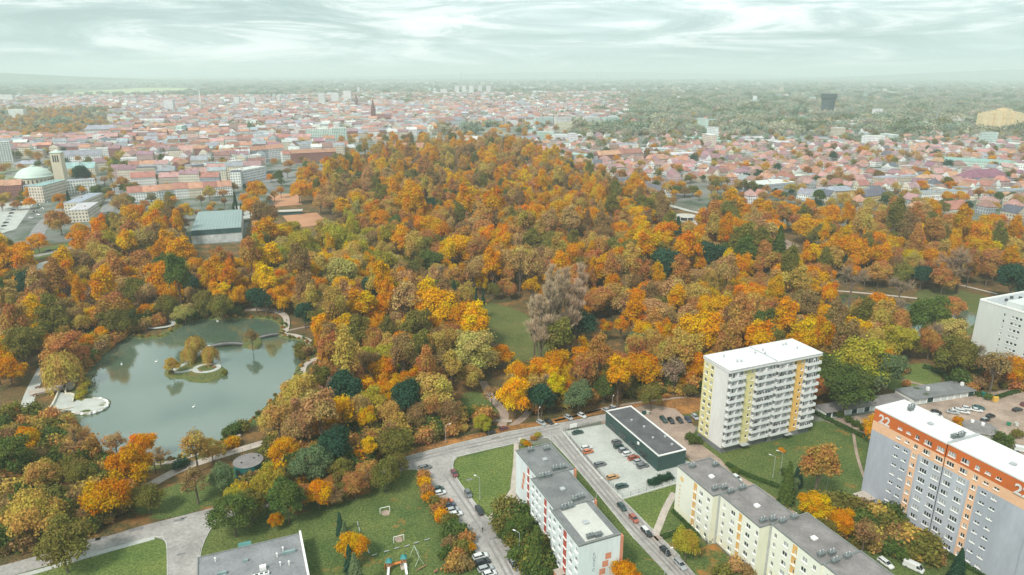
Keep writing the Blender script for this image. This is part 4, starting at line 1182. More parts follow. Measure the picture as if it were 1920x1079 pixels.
# ------------------------------------------------------------------ houses
def facade_mat(name, per_object, vertex=False, ww=(2.6, 3.1), frac=(0.42, 0.5), glass=(0.09, 0.10, 0.115)):
    m, nt, b = nodes_of(name)
    N = nt.nodes.new; LK = nt.links.new
    uv = N('ShaderNodeUVMap'); uv.uv_map = 'UVMap'
    sx = N('ShaderNodeSeparateXYZ'); LK(uv.outputs['UV'], sx.inputs['Vector'])
    def cell(out, period, fr):
        d = N('ShaderNodeMath'); d.operation = 'DIVIDE'; LK(out, d.inputs[0]); d.inputs[1].default_value = period
        f = N('ShaderNodeMath'); f.operation = 'FRACT'; LK(d.outputs[0], f.inputs[0])
        s = N('ShaderNodeMath'); s.operation = 'SUBTRACT'; LK(f.outputs[0], s.inputs[0]); s.inputs[1].default_value = 0.5
        a = N('ShaderNodeMath'); a.operation = 'ABSOLUTE'; LK(s.outputs[0], a.inputs[0])
        l = N('ShaderNodeMath'); l.operation = 'LESS_THAN'; LK(a.outputs[0], l.inputs[0]); l.inputs[1].default_value = fr / 2
        return l.outputs[0]
    cu = cell(sx.outputs['X'], ww[0], frac[0]); cv = cell(sx.outputs['Y'], ww[1], frac[1])
    mu = N('ShaderNodeMath'); mu.operation = 'MULTIPLY'; LK(cu, mu.inputs[0]); LK(cv, mu.inputs[1])
    ok = N('ShaderNodeMath'); ok.operation = 'GREATER_THAN'; LK(sx.outputs['Y'], ok.inputs[0]); ok.inputs[1].default_value = 0.4
    m2 = N('ShaderNodeMath'); m2.operation = 'MULTIPLY'; LK(mu.outputs[0], m2.inputs[0]); LK(ok.outputs[0], m2.inputs[1])
    if vertex:
        ci = N('ShaderNodeVertexColor'); ci.layer_name = 'tint'; col = ci.outputs['Color']
    else:
        oi = N('ShaderNodeObjectInfo'); col = oi.outputs['Color']
    tc = N('ShaderNodeTexCoord'); nz = N('ShaderNodeTexNoise'); nz.inputs['Scale'].default_value = 0.15; nz.inputs['Detail'].default_value = 4
    LK(tc.outputs['Object'], nz.inputs['Vector'])
    mr = N('ShaderNodeMapRange'); mr.inputs['From Min'].default_value = 0.3; mr.inputs['From Max'].default_value = 0.7; mr.inputs['To Min'].default_value = 0.85; mr.inputs['To Max'].default_value = 1.12
    LK(nz.outputs['Fac'], mr.inputs['Value'])
    mc = N('ShaderNodeMix'); mc.data_type = 'RGBA'; mc.blend_type = 'MULTIPLY'; mc.inputs['Factor'].default_value = 1
    LK(col, mc.inputs[6]); LK(mr.outputs['Result'], mc.inputs[7])
    mx = N('ShaderNodeMix'); mx.data_type = 'RGBA'
    LK(m2.outputs[0], mx.inputs['Factor']); LK(mc.outputs[2], mx.inputs[6]); mx.inputs[7].default_value = rgba(glass)
    LK(mx.outputs[2], b.inputs['Base Color'])
    b.inputs['Roughness'].default_value = 0.85; b.inputs['Specular IOR Level'].default_value = 0.15
    return m
M_FAC = facade_mat('far_facade', True)
M_FACV = facade_mat('far_facade_mass', False, True)
M_SLAB = facade_mat('slab_facade', True, ww=(3.2, 2.8), frac=(0.55, 0.5))
M_PLAIN = objcol('painted_wall', 0.85, 0.15, var=0.12)
def vcol_mat(name):
    m, nt, b = nodes_of(name)
    ci = nt.nodes.new('ShaderNodeVertexColor'); ci.layer_name = 'tint'
    tc = nt.nodes.new('ShaderNodeTexCoord'); nz = nt.nodes.new('ShaderNodeTexNoise'); nz.inputs['Scale'].default_value = 0.2; nz.inputs['Detail'].default_value = 5
    nt.links.new(tc.outputs['Object'], nz.inputs['Vector'])
    mr = nt.nodes.new('ShaderNodeMapRange'); mr.inputs['From Min'].default_value = 0.3; mr.inputs['From Max'].default_value = 0.7; mr.inputs['To Min'].default_value = 0.75; mr.inputs['To Max'].default_value = 1.2
    nt.links.new(nz.outputs['Fac'], mr.inputs['Value'])
    mc = nt.nodes.new('ShaderNodeMix'); mc.data_type = 'RGBA'; mc.blend_type = 'MULTIPLY'; mc.inputs['Factor'].default_value = 1
    nt.links.new(ci.outputs['Color'], mc.inputs[6]); nt.links.new(mr.outputs['Result'], mc.inputs[7])
    nt.links.new(mc.outputs[2], b.inputs['Base Color']); b.inputs['Roughness'].default_value = 0.9; b.inputs['Specular IOR Level'].default_value = 0.15
    return m
M_ROOFV = vcol_mat('roof_mass')
M_TILE = objcol('roof_tiles', 0.85, 0.15, var=0.22)

def house_polys(Lh, D, h, rh, kind, base=0.0):
    """local polygons; walls carry UV in metres. kind: gable, hip, flat"""
    a, d = Lh / 2, D / 2
    W, R = [], []
    c = [(-a, -d), (a, -d), (a, d), (-a, d)]
    lens = [Lh, D, Lh, D]
    for i in range(4):
        p, q = c[i], c[(i + 1) % 4]
        n = max(1, round(lens[i] / 2.6)) * 2.6
        W.append(([(p[0], p[1], base), (q[0], q[1], base), (q[0], q[1], h), (p[0], p[1], h)], [(0, 0), (n, 0), (n, h), (0, h)]))
    e = 0.5
    if kind == 'flat':
        R.append([(-a - .1, -d - .1, h + .35), (a + .1, -d - .1, h + .35), (a + .1, d + .1, h + .35), (-a - .1, d + .1, h + .35)])
        for i in range(4):
            p, q = c[i], c[(i + 1) % 4]
            s = 1 + 0.1 / a, 1 + 0.1 / d
            R.append([(p[0] * s[0], p[1] * s[1], h - .01), (q[0] * s[0], q[1] * s[1], h - .01), (q[0] * s[0], q[1] * s[1], h + .35), (p[0] * s[0], p[1] * s[1], h + .35)])
    elif kind == 'gable':
        R.append([(-a, -d - e, h - .3), (a, -d - e, h - .3), (a, 0, h + rh), (-a, 0, h + rh)])
        R.append([(a, d + e, h - .3), (-a, d + e, h - .3), (-a, 0, h + rh), (a, 0, h + rh)])
        W.append(([(a, -d, h), (a, d, h), (a, 0, h + rh - .2)], [(-1, -1)] * 3))
        W.append(([(-a, d, h), (-a, -d, h), (-a, 0, h + rh - .2)], [(-1, -1)] * 3))
    else:
        k = min(d * 0.9, a * 0.98)
        R.append([(-a - e, -d - e, h - .2), (a + e, -d - e, h - .2), (a - k, 0, h + rh), (-a + k, 0, h + rh)])
        R.append([(a + e, d + e, h - .2), (-a - e, d + e, h - .2), (-a + k, 0, h + rh), (a - k, 0, h + rh)])
        R.append([(a + e, -d - e, h - .2), (a + e, d + e, h - .2), (a - k, 0, h + rh)])
        R.append([(-a - e, d + e, h - .2), (-a - e, -d - e, h - .2), (-a + k, 0, h + rh)])
    return W, R
ROOFC = {'red': (0.34, 0.16, 0.13), 'orange': (0.42, 0.235, 0.16), 'pink': (0.39, 0.235, 0.22), 'brown': (0.24, 0.15, 0.125), 'grey': (0.28, 0.30, 0.33), 'dark': (0.12, 0.13, 0.155), 'purple': (0.27, 0.17, 0.19), 'pale': (0.52, 0.53, 0.52), 'teal': (0.28, 0.42, 0.40), 'magenta': (0.25, 0.12, 0.16)}
WALLC = {'cream': (0.66, 0.60, 0.48), 'white': (0.74, 0.74, 0.73), 'brick': (0.27, 0.12, 0.10), 'grey': (0.40, 0.42, 0.45), 'beige': (0.50, 0.44, 0.36), 'pink': (0.50, 0.36, 0.34), 'mint': (0.50, 0.62, 0.57), 'ochre': (0.56, 0.42, 0.22)}
HOUSES = []          # every individual house: its footprint circle keeps random ones away
def jit(c, r, k=0.12):
    f = 1 + r.uniform(-k, k)
    return tuple(max(0.01, min(0.9, x * f * (1 + r.uniform(-k / 3, k / 3)))) for x in c)
hr = random.Random(21)
def house(c, rz, Lh, D, h, rh, kind, wall, roof, noun='house', desc=None, group='town houses', chim=True, wmat=None, cat='house', label=None):
    root = empty('town_house' if cat == 'house' else noun.replace(' ', '_').replace('-', '_'), (c[0], c[1], 0), rz)
    W, R = house_polys(Lh, D, h, rh, kind)
    b = MB()
    for p, uv in W: b.poly(p, 0, uv)
    o = b.build('wall', [wmat or M_FAC], root); o.color = rgba(jit(WALLC[wall], hr, 0.08))
    b = MB()
    for p in R: b.poly(p)
    o = b.build('roof', [M_TILE], root); o.color = rgba(jit(ROOFC[roof], hr, 0.15)); ro = o
    if chim:
        n = 1 if Lh < 16 else 2
        for i in range(n):
            m = MB(); x = hr.uniform(-0.35, 0.35) * Lh; y = hr.choice((-1, 1)) * D * 0.12
            zt = h + rh + 0.9 if kind != 'flat' else h + 1.6
            m.box((x, y, zt - 1.2), (0.9, 0.6, 2.4)); q = m.build('chimney', [M_PLAIN], ro); q.color = (0.36, 0.2, 0.17, 1)
    HOUSES.append((c[0], c[1], max(Lh, D) / 2, min(Lh, D) / 2))
    if label: tag(root, label, cat, group)
    else:
        rn = {'red': 'red', 'orange': 'orange', 'pink': 'pinkish red', 'brown': 'brown', 'grey': 'grey', 'dark': 'dark', 'purple': 'plum', 'pale': 'pale', 'teal': 'teal', 'magenta': 'magenta'}[roof]
        auto(root, desc or '%s %s with %s %s roof' % (wall, noun, rn, {'gable': 'gabled', 'hip': 'hipped', 'flat': 'flat'}[kind]), (c[0], c[1], h), cat, group)
    return root
def row(p0, p1, n, D, h, rh, walls, roofs, kind='gable', **kw):
    """terrace of n houses whose front wall stands on the line between two ground pixels"""
    a, b2 = at(*p0), at(*p1)
    d = b2 - a; Lt = d.length; d.normalize(); nn = Vector((-d.y, d.x, 0))
    rz = math.atan2(d.y, d.x)
    for i in range(n):
        c = a + d * (Lt * (i + 0.5) / n) + nn * (D / 2)
        hh = h + hr.uniform(-0.5, 0.5) * (n > 1)
        house(c, rz, Lt / n - 0.02, D + hr.uniform(-.3, .3), hh, rh + hr.uniform(-.3, .3), kind, walls[i % len(walls)], roofs[i % len(roofs)], **kw)

row((241, 380), (437, 366), 7, 13, 10.5, 5.5, ['white', 'white', 'grey', 'white', 'cream'], ['red', 'orange', 'orange', 'red', 'orange'])
row((247, 350), (294, 347), 1, 12, 10, 6, ['white'], ['red'])
row((244, 327), (290, 324), 1, 13, 11, 6, ['white'], ['red'])
row((258, 277), (352, 272), 4, 13, 13, 6, ['brick', 'beige', 'cream', 'pink'], ['orange', 'red', 'orange', 'red'])
row((262, 294), (312, 290), 2, 13, 13, 6, ['pink', 'beige'], ['red', 'red'])
row((313, 291), (352, 288), 2, 12, 12, 5, ['cream', 'ochre'], ['orange', 'orange'])
row((355, 283), (372, 282), 1, 14, 11, 1, ['grey'], ['dark'], kind='flat')
row((372, 280), (398, 279), 1, 12, 12, 5, ['beige'], ['orange'])
row((300, 312), (345, 318), 2, 12, 10, 5, ['cream', 'beige'], ['pale', 'red'])
row((340, 325), (372, 312), 2, 11, 11, 5, ['brick', 'pink'], ['orange', 'red'])
row((300, 334), (332, 332), 1, 12, 8, 3, ['cream'], ['pale'], kind='hip')
row((408, 263), (472, 259), 3, 13, 12, 6, ['pink', 'beige', 'cream'], ['red', 'red', 'orange'])
row((412, 277), (478, 272), 3, 13, 12, 6, ['white', 'mint', 'pink'], ['orange', 'red', 'red'])
row((428, 289), (520, 284), 4, 13, 13, 6, ['cream', 'white', 'white', 'beige'], ['red', 'orange', 'red', 'orange'])
row((422, 302), (472, 297), 2, 12, 12, 6, ['pink', 'grey'], ['orange', 'red'])
row((472, 300), (535, 294), 2, 13, 14, 6, ['grey', 'white'], ['orange', 'orange'])
row((548, 307), (632, 303), 1, 15, 15, 5, ['brick'], ['orange'], noun='school', label='long red brick school with orange roof on the edge of the park', cat='school', group=None)
row((531, 306), (547, 305), 1, 12, 13, 5, ['white'], ['red'])
row((362, 338), (386, 335), 1, 16, 18, 1, ['beige'], ['grey'], kind='flat', noun='apartment block', cat='apartment building')
row((390, 325), (420, 322), 1, 13, 13, 1, ['white'], ['grey'], kind='flat', noun='apartment block', cat='apartment building')
row((430, 322), (456, 320), 1, 13, 13, 1, ['grey'], ['pale'], kind='flat', noun='apartment block', cat='apartment building')
row((458, 345), (500, 336), 1, 18, 16, 1, ['white'], ['pale'], kind='flat', noun='apartment block', cat='apartment building')
row((-20, 380), (46, 376), 2, 14, 17, 5, ['brick', 'brick'], ['orange', 'orange'])
row((48, 376), (82, 374), 1, 14, 15, 1, ['grey'], ['grey'], kind='flat', noun='apartment block', cat='apartment building')
row((84, 380), (130, 366), 1, 14, 17, 1, ['cream'], ['teal'], kind='flat', noun='apartment block', cat='apartment building')
row((130, 366), (182, 362), 1, 14, 15, 1, ['white'], ['grey'], kind='flat', noun='apartment block', cat='apartment building')
row((131, 418), (168, 416), 1, 40, 11, 1, ['cream'], ['pale'], kind='flat', noun='apartment block', cat='apartment building')
row((152, 400), (196, 380), 1, 14, 10, 1, ['cream'], ['grey'], kind='flat', noun='apartment block', cat='apartment building')
row((-30, 308), (26, 304), 1, 16, 30, 1, ['white'], ['pale'], kind='flat', noun='apartment block', cat='apartment building', wmat=M_SLAB)
row((120, 333), (180, 331), 1, 15, 11, 7, ['cream'], ['teal'], noun='presbytery', desc='cream presbytery with steep teal roof')
row((115, 306), (192, 303), 1, 14, 10, 8, ['white'], ['grey'])
row((28, 318), (80, 316), 1, 18, 7, 4, ['beige'], ['grey'], kind='hip')
row((105, 290), (168, 288), 1, 16, 10, 7, ['beige'], ['purple'])
row((165, 274), (224, 272), 1, 18, 16, 6, ['brick'], ['pink'])
row((160, 258), (222, 256), 1, 18, 16, 8, ['beige'], ['grey'], kind='hip')
row((175, 318), (205, 316), 1, 14, 9, 6, ['cream'], ['purple'], kind='hip')
row((520, 272), (572, 270), 2, 14, 14, 5, ['beige', 'pink'], ['red', 'pink'])
row((602, 288), (655, 286), 2, 13, 13, 5, ['brick', 'pink'], ['purple', 'red'])
row((655, 290), (668, 289), 1, 13, 11, 5, ['cream'], ['pale'])
row((733, 293), (805, 292), 1, 18, 12, 8, ['brick'], ['orange'], kind='hip', noun='museum', label='orange roofed brick museum standing among the park trees', cat='museum', group=None)
row((575, 270), (624, 270), 1, 14, 27, 1, ['mint'], ['pale'], kind='flat', noun='slab block', label='mint and white slab block of flats, left section', cat='apartment building', wmat=M_SLAB, group='mint slab blocks')
row((624, 270), (652, 269), 1, 14, 29, 1, ['mint'], ['pale'], kind='flat', noun='slab block', label='mint and white slab block of flats, taller right section', cat='apartment building', wmat=M_SLAB, group='mint slab blocks')
# low villas and halls at the right edge of the park
row((1062, 300), (1120, 306), 1, 20, 9, 1, ['grey'], ['teal'], kind='flat', noun='hall')
row((1122, 306), (1205, 300), 2, 14, 11, 6, ['brick', 'pink'], ['orange', 'red'])
row((1205, 290), (1260, 290), 1, 22, 9, 1, ['mint'], ['pale'], kind='flat', noun='hall')
row((1148, 283), (1195, 281), 1, 20, 10, 1, ['white'], ['grey'], kind='flat', noun='hall')
row((1260, 300), (1315, 298), 1, 18, 9, 1, ['white'], ['pale'], kind='flat', noun='hall')
row((1148, 347), (1170, 349), 1, 11, 5, 4, ['white'], ['dark'], noun='shed', label='smaller dark roofed shed at the back of the park paving', cat='shed', group='dark roofed sheds')
row((1188, 357), (1242, 371), 1, 12, 6, 5, ['white'], ['dark'], noun='shed', label='long dark roofed shed at the back of the park paving', cat='shed', group='dark roofed sheds')
row((1405, 366), (1490, 358), 1, 26, 10, 1, ['grey'], ['pale'], kind='flat', noun='hall')
row((1538, 376), (1600, 372), 1, 14, 9, 4, ['ochre'], ['grey'], kind='hip')
row((1606, 385), (1662, 378), 1, 13, 8, 6, ['ochre'], ['dark'])
row((1720, 380), (1812, 374), 1, 15, 9, 1, ['white'], ['grey'], kind='flat', noun='apartment block', cat='apartment building')
row((1650, 350), (1720, 346), 1, 14, 10, 1, ['beige'], ['grey'], kind='flat', noun='apartment block', cat='apartment building')
row((1818, 347), (1890, 342), 1, 22, 8, 8, ['grey'], ['magenta'], kind='hip', noun='hall', label='grey hall with large magenta hipped roof at far right', cat='hall', group=None)
row((1770, 404), (1822, 398), 1, 14, 5, 7, ['cream'], ['red'], kind='hip')
row((1870, 375), (1940, 372), 1, 15, 9, 1, ['grey'], ['grey'], kind='flat', noun='apartment block', cat='apartment building')
row((1905, 392), (1960, 388), 1, 15, 9, 5, ['cream'], ['brown'])
row((1768, 316), (1905, 324), 1, 40, 12, 1, ['mint'], ['teal'], kind='flat', noun='factory', label='long pale teal factory hall with window bands at far right', cat='factory', group=None)
row((1905, 330), (1990, 334), 1, 30, 13, 1, ['white'], ['pale'], kind='flat', noun='factory', cat='factory')
row((1290, 268), (1350, 269), 1, 24, 9, 1, ['mint'], ['teal'], kind='flat', noun='warehouse', cat='warehouse')
row((1385, 272), (1460, 274), 1, 26, 9, 1, ['white'], ['pale'], kind='flat', noun='warehouse', cat='warehouse')
row((1475, 262), (1560, 265), 1, 20, 8, 1, ['grey'], ['dark'], kind='flat', noun='warehouse', cat='warehouse')
row((1640, 234), (1740, 238), 1, 40, 10, 1, ['white'], ['pale'], kind='flat', noun='warehouse', cat='warehouse')
row((1590, 240), (1640, 240), 1, 30, 9, 1, ['mint'], ['pale'], kind='flat', noun='warehouse', cat='warehouse')
for px, w in ((1005, 32), (1043, 28), (1097, 28), (1135, 26)):
    row((px, 239), (px + w, 238), 1, 14, 24, 1, [hr.choice(['white', 'mint'])], ['pale'], kind='flat', noun='slab block', cat='apartment building', wmat=M_SLAB)
for px, py, w, h in ((310, 214, 17, 44), (440, 203, 10, 40), (470, 203, 9, 40), (598, 200, 12, 52), (622, 199, 14, 52), (645, 197, 14, 58), (520, 198, 6, 40), (853, 179, 8, 55), (866, 179, 8, 55), (880, 179, 8, 55), (896, 178, 8, 55), (912, 178, 8, 55), (826, 181, 12, 40), (0, 196, 26, 40), (18, 222, 28, 26)):
    row((px, py), (px + w, py), 1, 14, h, 1, ['white'], ['pale'], kind='flat', noun='tower block', cat='apartment building', wmat=M_SLAB, chim=False)

# villas along the right edge, and random town blocks
def free(x, y, r):
    return all(math.hypot(x - a, y - b2) > r + max(c * 0.75, d) for a, b2, c, d in HOUSES)
vr = random.Random(33)
n_v = 0
for k in range(1500):
    px, py = vr.uniform(1060, 1940), vr.uniform(288, 425)
    lim = 300 + max(0, (px - 1060)) * 0.065          # back edge of the park trees
    if not (lim - 55 < py < lim + 60 and py < 425): continue
    if px < 1400 and py > 345: continue
    p = at(px, py)
    if not free(p.x, p.y, 14): continue
    kind = vr.choice(['hip', 'gable', 'gable', 'hip', 'flat'])
    Lh, D = vr.uniform(11, 18), vr.uniform(9, 12)
    house(p, ANG + vr.choice([0, math.pi / 2]) + vr.uniform(-.25, .25), Lh, D, vr.uniform(5, 8.5), vr.uniform(4, 6), kind, vr.choice(['cream', 'white', 'beige', 'grey', 'pink']),
          vr.choice(['red', 'pink', 'pink', 'brown', 'orange', 'grey', 'dark']) if kind != 'flat' else vr.choice(['grey', 'pale']), noun='villa', group='villas beyond the park')
    n_v += 1
    if n_v >= 110: break

# perimeter blocks of the old town, nearest ones as houses, the rest as one mass
cand = []
tr = random.Random(8)
th = math.radians(13)
ex, ey = Vector((math.cos(th), math.sin(th), 0)), Vector((-math.sin(th), math.cos(th), 0))
bw, bh = 104, 76
for i in range(-30, 30):
    for j in range(-4, 44):
        o = Vector((-120, 1050, 0)) + ex * (i * bw + (j % 3) * 17) + ey * (j * bh)
        px, py, dep = proj(o)
        if dep < 10 or not (-60 < px < 1160 and 165 < py < 352): continue
        if py > 300 and not 250 < px < 540: continue
        if px > 800 and py > 236: continue
        if px > 660 and py > 262: continue
        if px < 235 and py > 206 and py < 264: continue
        if px < 560 and py < 184: continue
        dens = 1.0 if py > 195 else 0.6
        for side in range(4):
            Ls = bw - 16 if side % 2 == 0 else bh - 16 - 24
            off = (bh / 2 - 14) if side % 2 == 0 else (bw / 2 - 14)
            d = ex if side % 2 == 0 else ey
            nn = ey if side % 2 == 0 else ex
            sgn = 1 if side in (0, 1) else -1
            n = max(1, int(Ls / tr.uniform(15, 22)))
            for q in range(n):
                if tr.random() > 0.86 * dens: continue
                c = o + nn * sgn * off + d * (Ls * ((q + 0.5) / n - 0.5))
                rz = th + (0 if side % 2 == 0 else math.pi / 2)
                kind = 'gable' if tr.random() < 0.72 else 'flat'
                cand.append((c, rz, Ls / n - 0.05, tr.uniform(11, 13.5), tr.uniform(11, 18), tr.uniform(3.5, 5.5), kind,
                             tr.choice(['cream', 'white', 'white', 'white', 'grey', 'beige', 'pink', 'brick', 'cream']),
                             tr.choice(['red', 'pink', 'pink', 'orange', 'brown', 'purple', 'grey', 'grey', 'pale']) if kind == 'gable' else tr.choice(['grey', 'pale', 'dark', 'teal', 'pale'])))
ROADLN = [line_px(q, 3) for q in ([(186, 418), (205, 385), (222, 345), (236, 335)], [(225, 345), (215, 315), (240, 275), (262, 235), (268, 215)], [(400, 245), (412, 265), (432, 292), (440, 320), (440, 352)], [(440, 352), (490, 342), (540, 338), (600, 335)])]
def on_road(x, y, d):
    return any(math.hypot(x - a, y - c) < d for ln in ROADLN for a, c in ln)
cand.sort(key=lambda t: proj(t[0])[2])
n_ind = max(60, 298 - len(HOUSES))
mass = []
base_h = list(HOUSES)
def free0(x, y, r):
    return all(math.hypot(x - a, y - b2) > r + max(c * 0.8, d) for a, b2, c, d in base_h)
for t in cand:
    if not free0(t[0].x, t[0].y, t[2] / 2): continue
    if on_road(t[0].x, t[0].y, 12): continue
    if n_ind > 0:
        house(t[0], t[1], *t[2:]); n_ind -= 1
    else:
        mass.append(t)
# small houses of the right-hand suburbs
for k in range(2600):
    px, py = tr.uniform(960, 1980), tr.uniform(238, 415)
    lim = 300 + max(0, (px - 1060)) * 0.065
    if py > lim + 25 or (py < 266 and tr.random() < .85): continue
    p = at(px, py)
    if not all(math.hypot(p.x - a, p.y - b2) > 7 + max(c * 0.75, d) for a, b2, c, d in HOUSES): continue
    HOUSES.append((p.x, p.y, 8, 7))
    kd = tr.choice(['gable', 'gable', 'hip', 'flat'])
    mass.append((p, ANG + tr.choice([0, 1.57]) + tr.uniform(-.2, .2), tr.uniform(11, 20), tr.uniform(9, 12), tr.uniform(5, 9), tr.uniform(4, 6), kd, tr.choice(['cream', 'white', 'white', 'pink', 'beige']), tr.choice(['pink', 'red', 'pink', 'orange', 'brown', 'purple']) if kd != 'flat' else tr.choice(['grey', 'pale'])))
# industry, far villages and white halls scattered to the horizon
for k in range(5200):
    dd = math.exp(tr.uniform(math.log(1250), math.log(11000)))
    px = tr.uniform(-60, 1980)
    y = dd; x = (px - CX) / FOC * (dd * CP + CAM_H * SP)
    qx, qy, _ = proj((x, y, 0))
    if qx < 1100 and qy > 195 and tr.random() < 0.75: continue
    if qy > 290: continue
    if qx > 1060 and qy < 262 and tr.random() < (0.85 if qy > 195 else 0.7): continue
    if qx < 235 and 206 < qy < 264: continue
    if qx < 600 and qy < 185 and tr.random() < .93: continue
    if not free0(x, y, 12): continue
    u = tr.random()
    if u < 0.72:
        mass.append((Vector((x, y, 0)), tr.uniform(0, 3.1), tr.uniform(10, 16), tr.uniform(9, 12), tr.uniform(4, 7), tr.uniform(3.5, 5.5), 'gable', tr.choice(['cream', 'white', 'beige']), tr.choice(['red', 'pink', 'brown', 'grey', 'orange'])))
    elif u < 0.93:
        mass.append((Vector((x, y, 0)), tr.choice([.2, 1.77]) + tr.uniform(-.1, .1), tr.uniform(25, 80), tr.uniform(18, 40), tr.uniform(6, 11), 1, 'flat', tr.choice(['white', 'grey', 'white', 'mint']), tr.choice(['pale', 'pale', 'grey', 'teal'])))
    else:
        mass.append((Vector((x, y, 0)), tr.choice([.2, 1.77]) + tr.uniform(-.1, .1), tr.uniform(12, 40), tr.uniform(12, 14), tr.uniform(16, 34), 1, 'flat', tr.choice(['white', 'mint', 'cream']), 'pale'))
def mass_mesh(items, name, label):
    wv, wf, wuv, wc, mi = [], [], [], [], []
    for (c, rz, Lh, D, h, rh, kind, wall, roof) in items:
        W, R = house_polys(Lh, D, h, rh, kind)
        cs, sn = math.cos(rz), math.sin(rz)
        cw, crf = jit(WALLC[wall], tr, 0.12), jit(ROOFC[roof], tr, 0.2)
        for src, colr, m in ((W, cw, 0), ([(r, [(-1, -1)] * len(r)) for r in R], crf, 1)):
            for p, uv in src:
                n = len(wv)
                wv.extend((c.x + x * cs - y * sn, c.y + x * sn + y * cs, z) for x, y, z in p)
                wf.append(tuple(range(n, n + len(p)))); wuv.extend(uv); wc.extend([(*colr, 1.0)] * len(p)); mi.append(m)
    me = bpy.data.meshes.new(name)
    me.from_pydata(wv, [], wf)
    me.materials.append(M_FACV); me.materials.append(M_ROOFV)
    me.polygons.foreach_set('material_index', mi)
    lay = me.uv_layers.new(name='UVMap'); lay.data.foreach_set('uv', np.array(wuv, dtype=np.float32).ravel())
    ca = me.color_attributes.new('tint', 'FLOAT_COLOR', 'CORNER'); ca.data.foreach_set('color', np.array(wc, dtype=np.float32).ravel())
    me.update()
    o = link(name, me)
    tag(o, label, 'town', kind='stuff')
mass_mesh(mass, 'far_town', 'distant roofs of the town and factories fading into the haze')

# ------------------------------------------------------------------ landmarks
def church():
    c = at(69, 352)
    root = empty('domed_church', c)
    tag(root, 'cream round church with green dome and square bell tower at the left edge', 'church')
    CR = pm('church_stone', (0.56, 0.50, 0.38), 0.9, 0.08, 0.1)
    GRN = pm('green_copper', (0.50, 0.60, 0.54), 0.6, 0.08, 0.08)
    b = MB(); b.cyl((0, 0, 0), 19, 13, 0, 40); b.build('wall', [CR], root)
    for k in range(28):
        a = 2 * math.pi * k / 28
        m = MB(); m.box((19.05 * math.cos(a), 19.05 * math.sin(a), 7.5), (0.5, 1.2, 6.5), 0, rz=a); m.build('window', [M_GLASS], root)
    d = MB(); prof = [(20, 13), (20, 14), (19, 14.5), (17.6, 17.2), (14.4, 20.4), (9.8, 22.8), (5.1, 24.1), (2.6, 24.6), (2.6, 26), (0.05, 26.5)]
    for (r0, z0), (r1, z1) in zip(prof, prof[1:]):
        d.cyl((0, 0, z0), r0, z1 - z0, 0, 40, r1, cap=False)
    o = d.build('dome', [GRN], root)
    for p in o.data.polygons: p.use_smooth = True
    tx, ty = 26, 8
    t = MB(); t.box((tx, ty, 20), (11, 11, 40), 0, rz=0.2)
    tw = t.build('bell_tower', [CR], root)
    m = MB(); m.box((tx, ty, 40.3), (12, 12, 0.6), 0, rz=0.2); m.cyl((tx, ty, 40.6), 7.2, 3.0, 0, 4, 0.2); m.build('tower_roof', [GRN], tw)
    for k in range(3):
        q = MB(); ca, sa = math.cos(0.2), math.sin(0.2); lx = (k - 1) * 2.4
        q.box((tx + lx * ca + 5.53 * sa, ty + lx * sa - 5.53 * ca, 33.5), (1.5, 0.1, 8), 0, rz=0.2); q.build('bell_opening', [M_GLASS], tw)
    a = MB(); a.box((25, -9, 4.5), (16, 13, 9), 0, rz=0.1); a.box((25, -9, 9.3), (17, 14, 0.6), 1, rz=0.1); a.build('annex', [CR, M_ROOFFELT], root)
    HOUSES.append((c.x, c.y, 34, 30)); HOUSES.append((c.x + 33, c.y + 8, 14, 14))
church()
def spire(px, py, w, h, name, label):
    c = at(px, py)
    root = empty(name, c); tag(root, label, 'church', 'brick churches with spires')
    BR = pm('dark_brick', (0.17, 0.085, 0.085), 0.9, 0.15, 0.1)
    b = MB(); b.box((0, 0, h * 0.27), (w, w, h * 0.54)); b.build('bell_tower', [BR], root)
    s = MB(); s.cyl((0, 0, h * 0.54), w * 0.62, h * 0.46, 0, 8, 0.15); s.build('spire', [BR], root)
    for i in (-1, 1):
        for j in (-1, 1):
            p = MB(); p.cyl((i * w * .45, j * w * .45, h * .54), w * .12, h * .12, 0, 6, 0.05); p.build('pinnacle', [BR], root)
    n = MB(); W, R = house_polys(w * 4, w * 2, h * 0.25, h * 0.13, 'gable')
    for p, uv in W + [(r, None) for r in R]: n.poly([(x + w * 2.4, y, z) for x, y, z in p])
    n.build('nave', [BR], root)
spire(701, 232, 11, 64, 'brick_church', 'tall dark brick church spire in the middle of the town')
spire(669, 206, 10, 58, 'brick_church', 'smaller brick spire behind the tall one, farther into town')
def lattice_tower():
    c = at(1550, 216)
    root = empty('cooling_tower', c); tag(root, 'dark bulky water cooling tower with flared top on the right skyline', 'tower')
    DK = pm('dark_cladding', (0.03, 0.055, 0.06), 0.8, 0.3, 0.05)
    b = MB(); b.cyl((0, 0, 9), 19, 42, 0, 12, 21); b.build('shaft', [DK], root)
    t = MB(); t.cyl((0, 0, 48), 21, 6, 0, 12, 24.5); t.cyl((0, 0, 54), 24.5, 12, 0, 12, 24.5); t.build('flared_top', [DK], root)
    f = MB()
    for k in range(12):
        a = 2 * math.pi * k / 12; f.bar((21 * math.cos(a), 21 * math.sin(a), 0), (18 * math.cos(a), 18 * math.sin(a), 9.5), 0.9)
    f.build('leg_ring', [M_STONE], root)
    for k in range(12):
        a = 2 * math.pi * (k + .5) / 12; q = MB(); q.box((24.3 * math.cos(a), 24.3 * math.sin(a), 60), (0.8, 1.2, 13), 0, rz=a); q.build('rib', [DK], root)
lattice_tower()
